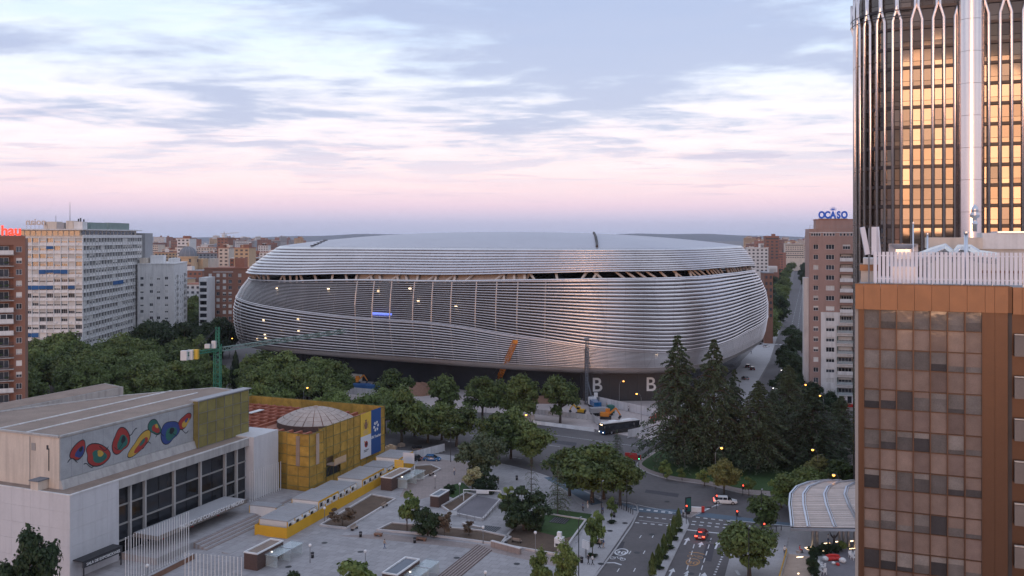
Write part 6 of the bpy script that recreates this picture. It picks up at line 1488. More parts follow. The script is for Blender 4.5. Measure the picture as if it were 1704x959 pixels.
# hedge by the ramp
for i, (px, py) in enumerate(((1352, 925), (1354, 934), (1351, 943), (1353, 953), (1356, 962), (1366, 925), (1378, 924), (1392, 922))):
    c = ground(px, py); tree(c, rt.uniform(1.5, 2.3), rt.uniform(1.6, 2.0), 'bush', 'clipped dark green shrub in the hedge beside the ramp', 'hedge shrubs', cat='bush', name='bush')
c = ground(1401, 920); tree(c, 2.0, 1.6, 'light', 'yellow green shrub beside the white chairs', cat='bush', name='bush')
# median planting pits
for px, py in ((1129, 886), (1121.5, 900), (1113.5, 915), (1105, 931), (1096, 948), (1086, 967), (1018, 872), (996, 906), (986, 928)):
    c = ground(px, py); tree(c, .7, 1.7, 'bush', 'low dark shrub bed round a young street tree', 'shrub beds under street trees', cat='bush', name='bush')
# ------------------------------------------------------------------ street lamps, signals
def arm_mesh(h, arm, r=.07):
    m = MB(); m.tube([(0, 0, 0), (0, 0, .9)], r * 1.7, 8); pts = [(0, 0, .9), (0, 0, h * .8)]
    for k in range(1, 6): a = R(90) * k / 5; pts.append((arm * (1 - math.cos(a)), 0, h * .8 + h * .2 * math.sin(a)))
    m.tube(pts, [r * 1.2, r] + [r * .75] * 5, 8); return m
def street_lamp(px, py, label, h=9.0, arm=1.2, lit=True, rz=0.0, group=None, double=False):
    d = FPX * (EYE - h) / (py - HOR); p = at(px, d); rz_ = rz; off_ = Vector((math.cos(rz_) * arm, math.sin(rz_) * arm, 0))
    t = thing('street_lamp', label, 'street lamp', (p.x - off_.x, p.y - off_.y, .1), rz_, group); arm_mesh(h, arm).build('pole', 'metal_grey', t, True)
    m = MB(); m.lathe([(.001, h + .12), (.16, h + .1), (.24, h + .02), (.26, h - .08)], 12, (arm + .1, 0)); m.build('head', 'metal_grey', t, True)
    m = MB(); m.lathe([(.001, h - .42), (.18, h - .36), (.26, h - .2), (.25, h - .08), (.001, h - .07)], 12, (arm + .1, 0)); m.build('lantern', 'lamp_glow' if lit else 'plastic_white', t, True)
LAMPS = [(1200, 745, 'lit lamp on the lawn beside the slender cedar'), (1353, 748, 'lit lamp beside the wide low cedar'), (1037, 634, 'tall lit lamp in front of the dark lettered wall'), (925, 644, 'lit lamp among the works fence trees, nearest the drill rig'), (815, 648, 'lit lamp among the works fence trees, middle of the row'),
         (876, 690, 'lit lamp above the trees west of the boulevard'), (476, 628, 'lit lamp by the big trees at the stadium corner'), (306, 625, 'lit lamp above the light trees behind the hall'), (511, 645, 'lit lamp rising behind the netted building roof'), (259, 553, 'tall lit lamp before the white apartment block'),
         (262, 604, 'lit lamp in the park left of the green crane'), (92, 577, 'lit lamp at the foot of the white slab near the brick block'), (119, 578, 'second lit lamp at the foot of the white slab'), (154, 597, 'lit lamp in the park belt below the white slab'), (215, 588, 'small lit lamp under the dark trees by the slab'), (1150, 678, 'lit lamp glowing through the tallest cedar'), (1340, 640, 'lit lamp at the foot of the brick tower'), (1365, 658, 'lit lamp beside the red awning'), (386, 563, 'lit lamp between the crane and stadium'), (1388, 790, 'lit lamp in the trees behind the canopy'), (625, 655, 'lit lamp near the blue site containers')]
for i, (x, y, l) in enumerate(LAMPS): street_lamp(x, y, l, rz=R(200 if i % 2 else -20))
street_lamp(1060, 655, 'white lit lamp arm beside the entrance wall', rz=R(180))
def slim_lamp(px, base, h, label):
    c = ground(px, base); t = thing('slim_lamp', label, 'street lamp', (c.x, c.y, .14), LX); m = MB(); m.tube([(0, 0, 0), (0, 0, h)], [.09, .06], 8); m.build('pole', 'metal_dark', t)
    for s, z in ((1, h - .1), (-1, h * .62)):
        m = MB(); m.bar((0, 0, z), (s * 1.1, 0, z + .05), .06); m.build('arm', 'metal_dark', t); m = MB(); m.box(min(s * .6, s * 1.4), max(s * .6, s * 1.4), -.12, .12, z + .06, z + .13); m.build('head', 'metal_grey', t)
for px, b, h, l in ((1001, 870, 7.5, 'slim unlit lamp between the crossing clump and pavement'), (1043, 851, 6.5, 'slim unlit lamp at the crossing kerb'), (963, 960, 9.0, 'tall slim lamp beside the vent pillar'), (1246, 985, 9.5, 'tall slim lamp beside the big plane tree'), (1267, 892, 8.0, 'slim lamp by the medium plane tree'), (750, 770, 8, 'slim lamp on the pavement before the boulevard')): slim_lamp(px, b, h, l)
def park_lamp(px, top, base, label):
    c = ground(px, base); h = (base - top) / (base - HOR) * EYE; t = thing('park_lamp', label, 'park lamp', (c.x, c.y, .14)); m = MB(); m.tube([(0, 0, 0), (0, 0, h - .3)], .06, 8); m.tube([(0, 0, 0), (0, 0, .5)], .1, 8); m.build('pole', 'metal_grey', t)
    m = MB(); m.lathe([(.001, h - .38), (.2, h - .3), (.28, h - .1), (.2, h + .12), (.001, h + .18)], 12); m.build('globe', 'plastic_white', t, True)
for px, a, b, l in ((714, 860, 893, 'globe lamp in the long bare bed'), (850, 857, 881, 'globe lamp beside the round dark bush'), (891, 887, 923, 'globe lamp in the bare bed near the vent pillar'), (765, 806, 832, 'globe lamp on the grass by the portal frame'), (804, 878, 906, 'globe lamp between the bare beds'), (516, 908, 938, 'globe lamp beside the plaza kiosk canopy'), (724, 793, 815, 'globe lamp near the planting bed kiosk'), (808, 953, 985, 'globe lamp beside the plaza steps'), (608, 918, 950, 'globe lamp on the open plaza'), (540, 846, 870, 'globe lamp in front of the yellow hoarding'), (245, 942, 975, 'globe lamp below the flag poles')): park_lamp(px, a, b, l)
def signal(px, py, base, label, lit='red_light', rz=0.0):
    c = ground(px, base); h = (base - py) / (base - HOR) * EYE; t = thing('traffic_light', label, 'traffic light', (c.x, c.y, .1), rz); m = MB(); m.tube([(0, 0, 0), (0, 0, h + .3)], .06, 8); m.build('pole', 'metal_dark', t)
    m = MB(); m.box(-.2, .2, -.32, -.07, h - .75, h + .3); b = m.build('housing', 'metal_dark', t)
    for k, mt in enumerate((lit, 'stadium_dark', 'stadium_dark') if lit == 'red_light' else ('stadium_dark', 'stadium_dark', lit)):
        m = MB(); m.lathe([(.001, 0), (.13, 0), (.12, .05), (.001, .06)], 12); o = m.build('lens', mt, b); o.location = (0, -.325, h + .1 - k * .32); o.rotation_euler = (R(90), 0, 0)
signal(1142, 843, 873, 'red signal on the traffic refuge beside the totem'); signal(1192, 826, 848, 'red signal in front of the white car'); signal(1236, 809, 826, 'red signal at the lawn edge by the saplings'); signal(1226, 852, 884, 'red signal between the crossings'); signal(1271, 873, 902, 'red signal on the right pavement'); signal(1063, 760, 790, 'small signal near the small fir', 'green_light')

# ------------------------------------------------------------------ vehicles
def car(label, p, rz, paint, brake=False, name='parked_car', group=None, L_=4.3, lights=False):
    t = thing(name, label, 'car', (p[0], p[1], p[2] if len(p) > 2 else .02), rz, group); W, s = .9, L_ / 4.3
    # lofted body: sections along the length (x), each with half width, sill, shoulder heights
    sec = [(-2.15, .70, .38, .62), (-2.08, .82, .26, .84), (-1.6, .89, .2, .93), (-.6, .9, .18, .92), (.6, .9, .18, .9), (1.2, .89, .2, .86), (1.85, .82, .24, .74), (2.12, .66, .36, .58)]
    m = MB(); k = 8
    for (x, w, z0, z1) in sec:
        for (a, b) in ((-w * .92, z0), (-w, z0 + .12), (-w, (z0 + z1) / 2), (-w * .93, z1), (w * .93, z1), (w, (z0 + z1) / 2), (w, z0 + .12), (w * .92, z0)): m.v.append((x * s, a, b))
    for i in range(len(sec) - 1):
        for j in range(k): q = (j + 1) % k; m.f.append((i * k + j, i * k + q, (i + 1) * k + q, (i + 1) * k + j)); m.m.append(0)
    m.f += [tuple(range(k))[::-1], tuple(range((len(sec) - 1) * k, len(sec) * k))]; m.m += [0, 0]; m.build('body', paint, t, False)
    def cab(x0, x1, x2, x3, z0, z1, w0, w1, mat, nm, par):
        m = MB(); m.add([(x0 * s, -w0, z0), (x3 * s, -w0, z0), (x3 * s, w0, z0), (x0 * s, w0, z0), (x1 * s, -w1, z1), (x2 * s, -w1, z1), (x2 * s, w1, z1), (x1 * s, w1, z1)], [(0, 1, 5, 4), (1, 2, 6, 5), (2, 3, 7, 6), (3, 0, 4, 7), (4, 5, 6, 7)]); return m.build(nm, mat, par)
    cab(-1.85, -1.35, .35, 1.15, .88, 1.40, .82, .64, 'dark_glass', 'glasshouse', t); cab(-1.42, -1.33, .33, .45, 1.38, 1.46, .66, .62, paint, 'roof', t)
    for x0, x1 in ((-.5, -.42), (.28, .36)):
        for sy in (-1, 1): m = MB(); m.bar((x0 * s, sy * .83, .9), (x1 * s, sy * .65, 1.41), .07); m.build('pillar', paint, t)
    for x in (-1.35, 1.32):
        for sy in (-1, 1):
            w = MB(); w.tube([(x * s, sy * .70, .32), (x * s, sy * .915, .32)], .32, 14); o = w.build('wheel', 'tyre', t); w = MB(); w.tube([(x * s, sy * .90, .32), (x * s, sy * .925, .32)], .19, 10); w.build('rim', 'galvanised', o)
    for sy in (-1, 1):
        m = MB(); m.box(-2.16 * s, -2.02 * s, min(sy * .45, sy * .86), max(sy * .45, sy * .86), .66, .84); m.build('tail_light', 'red_light' if brake else 'plastic_red', t)
        m = MB(); m.box(1.9 * s, 2.08 * s, min(sy * .4, sy * .76), max(sy * .4, sy * .76), .55, .69); m.build('headlight', 'white_light' if lights else 'plastic_white', t)
        m = MB(); m.box(.75 * s, .9 * s, min(sy * .86, sy * 1.02), max(sy * .86, sy * 1.02), .9, 1.02); m.build('mirror', paint, t)
    if brake: m = MB(); m.box(-1.62 * s, -1.56 * s, -.3, .3, 1.36, 1.41); m.build('third_brake_light', 'red_light', t)
    m = MB(); m.box(-2.175 * s, -2.15 * s, -.26, .26, .48, .6); m.build('number_plate', 'plastic_white', t)
    return t
car('dark red hatchback with brake lights on, waiting at the stop line', ground(1168, 894), LX, 'car_red', True, 'car')
car('white car turning in front of the lawn kerb', ground(1207, 838), R(-10), 'car_white', True, 'car', L_=4.7)
car('blue hatchback standing near the red works barrier', ground(719, 767), R(-9), 'car_blue', False, 'car')
car('black van-like car behind the white notice board', ground(687, 767), R(170), 'car_black')
car('red car partly hidden by the netted building', ground(652, 762), R(170), 'car_red')
for i, (px, py, c, l) in enumerate(((1262, 574, 'car_black', 'black car parked on the forecourt nearest the stadium'), (1269, 570, 'car_grey', 'grey car parked on the forecourt beside the black one'), (1275, 578, 'car_white', 'white car parked on the forecourt edge'), (1245, 612, 'car_black', 'black car in the pair parked under the louvre overhang'), (1252, 616, 'car_black', 'black van beside the pair under the louvre overhang'), (1240, 632, 'car_grey', 'grey car on the forecourt near the paving corner'))): car(l, ground(px, py), R(20 + 15 * i), c)
for i, (px, py, c, l) in enumerate(((1307, 527, 'car_white', 'white car far down the side street by the tree row'), (1306, 536, 'car_grey', 'grey car parked behind the white one down the street'), (1310, 518, 'car_white', 'white van-like car further down the side street'), (1333, 470, 'car_white', 'oncoming white car at the street head'), (1335, 463, 'car_grey', 'oncoming grey car at the street head'), (1298, 632, 'car_black', 'dark car with headlights on coming up the side street'), (1291, 648, 'car_white', 'white car with headlights on coming up the side street'), (1304, 618, 'car_white', 'white car with headlights waiting behind the dark one'), (1309, 604, 'car_grey', 'grey car with headlights furthest back in the queue'))):
    car(l, ground(px, py), LX - R(180) - R(3), c, name='car', lights=py > 600)
def bus():
    a, b = ground(1005, 723), ground(1060, 716); v = a - b; t = thing('city_bus', 'white roofed city bus with dark blue front on the boulevard', 'bus', (b.x, b.y, .03), math.atan2(v.y, v.x)); L_ = 12.0
    m = MB(); m.box(0, L_, -1.25, 1.25, .35, 1.25); m.box(0, L_, -1.23, 1.23, 2.45, 3.0); m.build('body', 'car_black', t); piece('front', 'car_blue', t, L_ - .4, L_ + .01, -1.26, 1.26, .36, 1.24); piece('roof', 'car_white', t, .05, L_ - .1, -1.2, 1.2, 3.003, 3.15); piece('roof_unit', 'plastic_white', t, 2, 5, -.9, .9, 3.153, 3.4); piece('roof_unit', 'plastic_white', t, 7, 9, -.9, .9, 3.153, 3.38)
    for sy in (-1, 1):
        for k in range(7): x = .3 + k * 1.62; piece('window', 'dark_glass', t, x, x + 1.52, sy * 1.2 - .02, sy * 1.2 + .02, 1.25, 2.45)
    piece('windscreen', 'dark_glass', t, L_ - .1, L_ + .03, -1.15, 1.15, 1.1, 2.45); piece('rear_window', 'dark_glass', t, -.02, .1, -1.1, 1.1, 1.4, 2.4); piece('destination_sign', 'warm_light', t, L_ - .05, L_ + .02, -.6, .6, 2.6, 2.8)
    for x in (2.6, L_ - 2.6):
        for sy in (-1, 1): w = MB(); w.tube([(x, sy * .95, .48), (x, sy * 1.27, .48)], .48, 14); o = w.build('wheel', 'tyre', t); w = MB(); w.tube([(x, sy * 1.25, .48), (x, sy * 1.28, .48)], .28, 10); w.build('rim', 'galvanised', o)
    for sy in (-.9, .9): piece('headlight', 'white_light', t, L_ - .02, L_ + .02, sy - .15, sy + .15, .6, .8)
bus()

# ------------------------------------------------------------------ construction site
def lattice(m, a, b, w, n, mi=0, r=.1):
    a, b = Vector(a), Vector(b); d = (b - a).normalized(); up = Vector((0, 0, 1)) if abs(d.z) < .9 else Vector((0, 1, 0)); u = d.cross(up).normalized() * w / 2; v = u.cross(d).normalized() * w / 2
    cs = [u + v, u - v, -u - v, -u + v]
    for c in cs: m.bar(a + c, b + c, r, r, mi)
    for i in range(n):
        p, q = a.lerp(b, i / n), a.lerp(b, (i + 1) / n)
        for k in range(4): m.bar(p + cs[k], q + cs[(k + 1) % 4], r * .6, r * .6, mi); m.bar(p + cs[k], p + cs[(k + 1) % 4], r * .6, r * .6, mi)
def tower_crane():
    b = at(362, 262); t = thing('tower_crane', 'green lattice tower crane standing among the park trees', 'crane', (b.x, b.y, 0)); zj = hgt(582, 262)
    m = MB(); lattice(m, (0, 0, 0), (0, 0, zj + 1.5), 1.7, 16, r=.2); m.build('mast', 'crane_green', t)
    m = MB(); lattice(m, (0, 0, zj + 1.5), (0, 0, zj + 6.6), .9, 5, r=.14); m.build('tower_head', 'crane_green', t)
    e = at(575, 320); e = Vector((e.x - b.x, e.y - b.y, hgt(551, 320))); m = MB(); lattice(m, (1, 1, zj), tuple(e), 1.1, 30, r=.15); m.build('jib', 'crane_pale', t)
    d = Vector((e.x, e.y, 0)).normalized(); cj = -d * 12.5; cj = Vector((at(305, 254).x - b.x, at(305, 254).y - b.y, 0)); m = MB(); lattice(m, (0, 0, zj), (cj.x, cj.y, zj - .4), .8, 8, r=.15); m.build('counter_jib', 'crane_green', t)
    for f, mt, s in ((.97, 'plastic_white', 1.7), (.8, 'plastic_white', 1.6), (.66, 'yellow_pale', 1.9)): c = cj * f; piece('counterweight', mt, t, c.x - s / 2, c.x + s / 2, c.y - .7, c.y + .7, zj - 2.0, zj + .7)
    piece('cab', 'plastic_white', t, -1.4, -.2, -1.2, 0, zj + .5, zj + 2.6); piece('machine_box', 'plastic_white', t, cj.x * .3 - .7, cj.x * .3 + .7, cj.y * .3 - .5, cj.y * .3 + .5, zj + .7, zj + 1.9)
    m = MB(); top = Vector((0, 0, zj + 6.5)); m.bar(top, (cj.x * .7, cj.y * .7, zj + .7), .1); m.bar(top + Vector((.2, 0, 0)), (cj.x * .6, cj.y * .6, zj + .7), .1); m.build('tie_bar', 'metal_dark', t)
tower_crane()
def crawler_crane():
    b = ground(823, 650); t = thing('crawler_crane', 'orange lattice boom crane on the stadium works site', 'crane', (b.x, b.y, .1)); tip = at(857, 286); tip = Vector((tip.x - b.x, tip.y - b.y, hgt(569, 286) - .1))
    piece('track', 'metal_dark', t, -2.4, -1.4, -3, 3, 0, 1.1); piece('track', 'metal_dark', t, 1.4, 2.4, -3, 3, 0, 1.1); piece('deck', 'crane_orange', t, -1.8, 1.8, -3, 2.4, 1.1, 2.6); piece('cab', 'crane_orange', t, .6, 1.9, .8, 2.6, 2.603, 4.2); piece('cab_glass', 'dark_glass', t, .7, 1.92, 1.6, 2.63, 2.9, 3.9)
    m = MB(); lattice(m, (.8, 0, 2.4), tuple(tip), 1.2, 18, r=.16); m.build('boom', 'crane_orange', t); m = MB(); m.bar((-1.5, -2, 4.4), tip, .07); m.bar(tip, tip + Vector((.6, 0, -7)), .06); m.build('cable', 'metal_dark', t); m = MB(); m.bar((-1.5, -2, 2.4), (-1.5, -2, 4.5), .2); m.build('gantry', 'crane_orange', t); piece('boom_head', 'crane_orange', t, tip.x - .6, tip.x + .9, tip.y - .4, tip.y + .4, tip.z - .5, tip.z + .5)
crawler_crane()
def drill_rig():
    b = ground(981, 674); t = thing('drill_rig', 'dark piling rig with a tall lattice mast by the lettered wall', 'drilling rig', (b.x, b.y, .1)); h = (674 - 566) / (674 - HOR) * EYE
    piece('track', 'metal_dark', t, -.6, 2.4, -1.8, -1.0, 0, .9); piece('track', 'metal_dark', t, -.6, 2.4, 1.0, 1.8, 0, .9); piece('body', 'slate', t, -.2, 2.6, -1.2, 1.2, .9, 2.6); m = MB(); lattice(m, (-.9, 0, .3), (-.9, 0, h), .75, 22, r=.16); m.build('mast', 'slate', t); m = MB(); m.tube([(-1.45, -.2, 0), (-1.45, -.2, h * .86)], .16, 8); m.build('kelly_bar', 'metal_dark', t)
    m = MB(); m.bar((.6, .7, 2.6), (-.8, .2, 8.5), .3); m.bar((.6, -.7, 2.6), (-.8, -.2, 8.5), .3); m.build('strut', 'slate', t); piece('mast_head', 'slate', t, -1.7, -.1, -.5, .5, h, h + .5); piece('cab', 'white_paint', t, 1.4, 2.5, -1.3, -.1, 2.603, 3.9)
    c = ground(967, 668); m = MB(); m.tube([(0, 0, 0), (0, 0, 11)], [.16, .1], 8); o = m.build('steel_post', 'metal_dark', None, False, (c.x, c.y, .1)); m = MB(); m.box(-.4, .4, -.4, .4, 0, .3); m.build('foot', 'concrete', o); tag(o, 'thin dark steel post left of the piling rig', 'post')
drill_rig()
def digger(px, py, rz, mat, label, sc=1.0):
    c = ground(px, py); t = thing('excavator', label, 'excavator', (c.x, c.y, .1), rz); t.scale = (sc,) * 3
    for y in (-1.1, .5): piece('track', 'metal_dark', t, -1.6, 1.6, y, y + .6, 0, .8)
    piece('house', mat, t, -1.6, 1.0, -1.1, 1.1, .9, 1.9); piece('cab', mat, t, -.1, 1.2, .1, 1.15, 1.903, 2.9); piece('cab_glass', 'dark_glass', t, 0, 1.23, .2, 1.17, 2.0, 2.75); piece('counterweight', 'metal_dark', t, -2.0, -1.61, -1, 1, .9, 1.7)
    m = MB(); m.bar((.9, -.4, 1.5), (3.0, -.4, 3.4), .4, .5); m.build('boom', mat, t); m = MB(); m.bar((3.0, -.4, 3.4), (4.3, -.4, 1.4), .3, .35); m.build('stick', mat, t); m = MB(); m.add([(4.1, -.9, 1.4), (4.1, .1, 1.4), (3.6, .1, .5), (3.6, -.9, .5), (4.7, -.9, 1.0), (4.7, .1, 1.0), (4.2, .1, .3), (4.2, -.9, .3)], [(0, 1, 2, 3), (4, 7, 6, 5), (0, 4, 5, 1), (3, 2, 6, 7), (0, 3, 7, 4), (1, 5, 6, 2)]); m.build('bucket', 'metal_dark', t)
digger(1008, 698, R(-10), 'crane_orange', 'orange excavator behind the bus'); digger(966, 690, R(160), 'machine_yellow', 'yellow excavator at the foot of the piling rig', .8); digger(592, 640, R(0), 'crane_orange', 'orange excavator by the site container at the stadium left end', 1.0)
def lorry(px, py, rz, cabm, bodym, label):
    c = ground(px, py); t = thing('site_lorry', label, 'lorry', (c.x, c.y, .1), rz); piece('cab', cabm, t, 2.2, 4.0, -1.15, 1.15, .6, 2.9); piece('windscreen', 'dark_glass', t, 4.003, 4.05, -1, 1, 1.7, 2.6); piece('load_bed', bodym, t, -3.4, 2.0, -1.2, 1.2, 1.0, 2.4); piece('chassis', 'metal_dark', t, -3.2, 3.8, -.5, .5, .45, .6 + .39)
    for x in (-2.4, -1.2, 3.0):
        for y in (-1, 1): m = MB(); m.tube([(x, y * .8, .45), (x, y * 1.15, .45)], .45, 12); m.build('wheel', 'tyre', t)
lorry(1000, 692, R(15), 'mural_green', 'far_grey', 'green cabbed site lorry beside the orange excavator'); lorry(990, 680, R(100), 'white_paint', 'car_blue', 'white site lorry near the piling rig')
def fence(p, q, n, h, mat, label, name='works_fence', feet=True, skip=()):
    a, b = ground(*p), ground(*q); v = b - a; t = thing(name, label, 'fence', (a.x, a.y, .1), math.atan2(v.y, v.x)); w = v.length / n
    for i in range(n):
        if i in skip: continue
        piece('panel', mat, t, i * w + .03, (i + 1) * w - .03, -.03, .03, .12, h)
        if feet: piece('foot', 'concrete', t, i * w - .1, i * w + .1, -.35, .35, 0, .14)
fence((640, 690), (890, 703), 36, 2.0, 'hoarding', 'long pale works fence behind the row of plane trees'); fence((566, 655), (640, 662), 8, 2.4, 'hoarding', 'white hoarding beside the blue site containers'); fence((985, 672), (1092, 696), 16, 2.6, 'hoarding', 'white hoarding before the lettered entrance wall'); fence((1000, 712), (985, 700), 3, 2.0, 'hoarding', 'short white fence return behind the barriers')
fence((1045, 730), (1080, 722), 6, 2.2, 'hoarding', 'white hoarding stub behind the bus'); fence((740, 752), (680, 768), 10, 2.0, 'hoarding', 'pale mesh fence beside the blue hatchback'); fence((560, 626), (700, 634), 18, 1.8, 'hoarding', 'low pale fence against the dark stadium base'); fence((890, 690), (985, 700), 12, 1.6, 'hoarding', 'pale fence behind the white water barriers'); fence((1110, 690), (1082, 706), 5, 2.0, 'plastic_red', 'dark red mesh fence beside the cedars')
m = MB(); m.add([(-.95, -.3, 0), (.95, -.3, 0), (.95, .3, 0), (-.95, .3, 0), (-.9, -.1, .95), (.9, -.1, .95), (.9, .1, .95), (-.9, .1, .95)], [(0, 3, 2, 1), (4, 5, 6, 7), (0, 1, 5, 4), (1, 2, 6, 5), (2, 3, 7, 6), (3, 0, 4, 7)]); BAR = m.mesh('barrier', 'plastic_white'); BARR = m.mesh('barrier', 'plastic_red')
for i in range(14):
    c = ground(892, 706).lerp(ground(984, 718), i / 13); o = link(bpy.data.objects.new('water_barrier', BAR)); o.location = (c.x, c.y, .02); o.rotation_euler = (0, 0, R(-28)); tag(o, 'white plastic barrier in the row along the boulevard edge', 'barrier', 'white barriers on the boulevard')
for i, (px, py, l) in enumerate(((706, 757, 'red plastic barrier before the blue hatchback'), (1057, 765, 'red plastic barrier near the small fir'), (1050, 762, 'red barrier next to the white plastic one at the bend'))): c = ground(px, py); o = link(bpy.data.objects.new('works_barrier', BARR)); o.location = (c.x, c.y, .03); o.scale = (1.6, 1, 1.2); o.rotation_euler = (0, 0, R(-20)); tag(o, l, 'barrier')
def container(px, py, rz, mat, label, L_=6.0):
    c = ground(px, py); t = thing('site_container', label, 'container', (c.x, c.y, .1), rz); piece('box', mat, t, 0, L_, 0, 2.4, .05, 2.5)
    for k in range(int(L_ / .5)): piece('rib', mat, t, .15 + k * .5, .32 + k * .5, -.05, -.003, .15, 2.4)
    piece('door', mat, t, -.06, -.003, .1, 1.18, .15, 2.4); piece('door', mat, t, -.06, -.003, 1.22, 2.3, .15, 2.4)
container(586, 652, R(-6), 'hoarding_blue', 'blue site container end on to the white hoarding', 6); container(608, 654, R(-6), 'hoarding_blue', 'second blue site container nearer the plane trees', 5); container(568, 634, R(-10), 'cream', 'cream site container under the stadium lip', 8)
def heap(px, py, r, h, label):
    c = ground(px, py); m = MB(); n = 18; rr = random.Random(int(px)); ph = [rr.uniform(0, 6) for _ in range(3)]; prof = [(1, 0), (.86, .25), (.62, .6), (.35, .86), (.12, .98)]
    for (a, z) in prof:
        for k in range(n): t_ = 2 * math.pi * k / n; q = a * r * (1 + .14 * math.sin(2 * t_ + ph[0]) + .07 * math.sin(5 * t_ + ph[1] + a * 4)); m.v.append((q * math.cos(t_), q * .7 * math.sin(t_), z * h * (1 + .1 * math.sin(3 * t_ + ph[2]))))
    for i in range(len(prof) - 1):
        for k in range(n): k2 = (k + 1) % n; m.f.append((i * n + k, i * n + k2, (i + 1) * n + k2, (i + 1) * n + k)); m.m.append(0)
    m.f.append(tuple(range((len(prof) - 1) * n, len(prof) * n))); m.m.append(0); o = m.build('earth_heap', 'soil' if False else 'stone_red', None, True, (c.x, c.y, .1)); tag(o, label, 'earth heap')
heap(698, 655, 8, 3.6, 'brown earth heap behind the works fence'); heap(640, 648, 6, 2.0, 'low brown earth heap near the blue containers'); heap(905, 668, 7, 1.6, 'low earth heap by the stadium base')
def pallet(px, py, mat, label, w=1.6, h=.9):
    c = ground(px, py); t = thing('material_pile', label, 'pile', (c.x, c.y, .14), rt.uniform(0, 1)); piece('pallet', 'wood', t, -w / 2, w / 2, -.6, .6, 0, .15)
    for k in range(4): piece('bundle', mat, t, -w / 2 + k * w / 4 + .02, -w / 2 + (k + 1) * w / 4 - .02, -.55, .55, .15, h * (.8 + .2 * ((k * 7) % 3) / 2))
pallet(655, 748, 'wood', 'timber pile beside the netted building corner'); pallet(668, 744, 'wood', 'second timber pile towards the boulevard'); pallet(694, 748, 'cloth_black', 'dark wrapped pallets beside the mesh fence', 2.4); pallet(648, 756, 'ochre_wall', 'tan pallet stack under the netting', 3.0, 2.2)

# ------------------------------------------------------------------ people
def person_mesh(seed, pose):
    """one skinned body: joints with radii, grown by a Skin modifier"""
    r = random.Random(seed); me = bpy.data.meshes.new('body'); st = .17 if pose == 'walk' else .05; v, e, rad = [], [], []
    def J(p, a, parent=None):
        v.append(p); rad.append(a); i = len(v) - 1
        if parent is not None: e.append((parent, i))
        return i
    hip = .92 if pose != 'sit' else .5; pel = J((0, 0, hip), .135); wa = J((0, 0, hip + .16), .125, pel); ch = J((0, .01, hip + .40), .15, wa); nk = J((0, .0, hip + .56), .06, ch); h1 = J((0, -.02, hip + .64), .085, nk); h2 = J((0, -.02, hip + .76), .085, h1); J((0, -.01, hip + .80), .05, h2)
    for s in (-1, 1):
        q = s * st
        if pose == 'sit': k = J((s * .1, -.42, hip + .02), .07, J((s * .1, -.03, hip - .02), .095, pel)); a = J((s * .1, -.44, .08), .045, k); J((s * .1, -.58, .05), .04, a)
        else: k = J((s * .1, -q * .5 - .03, .5), .068, J((s * .1, 0, hip - .1), .09, pel)); a = J((s * .1, q * .9, .08), .045, k); J((s * .11, q * .9 - .16, .045), .04, a)
        sh = J((s * .19, .01, hip + .47), .065, ch); el = J((s * .24, .03 + q * .4, hip + .18), .047, sh); wr = J((s * .23, -.1 + q * .8, hip - .02), .035, el); J((s * .23, -.13 + q * .9, hip - .12), .035, wr)
    me.from_pydata(v, e, []); o = bpy.data.objects.new('p', me); col.objects.link(o); sk = o.modifiers.new('skin', 'SKIN'); sk.use_smooth_shade = True
    for i, a in enumerate(rad): me.skin_vertices[0].data[i].radius = (a, a * (.72 if i in (0, 1, 2) else 1.0))
    me.skin_vertices[0].data[0].use_root = True; sb = o.modifiers.new('sub', 'SUBSURF'); sb.levels = 1; sb.render_levels = 1
    dg = bpy.context.evaluated_depsgraph_get(); dg.update(); out = bpy.data.meshes.new_from_object(o.evaluated_get(dg)); bpy.data.objects.remove(o); out.name = 'person'
    return out, hip
PM = {}
def person(px, py, label, shirt, legs, rz, pose='walk', z=.15):
    c = ground(px, py); me, hip = person_mesh(int(px), pose); me.materials.clear()
    for m_ in ('skin', shirt, legs, 'hair', 'cloth_black'): me.materials.append(MATS[m_])
    for p in me.polygons:
        x, y, zz = p.center
        if zz > hip + .70 or (zz > hip + .62 and y > 0): i = 3
        elif zz > hip + .52: i = 0
        elif abs(x) > .2 and zz < hip + .2: i = 0
        elif zz > hip + .02: i = 1
        elif zz < .09: i = 4
        else: i = 2
        p.material_index = i
    o = link(bpy.data.objects.new('person', me)); o.location = (c.x, c.y, z); o.rotation_euler = (0, 0, rz); tag(o, label, 'person')
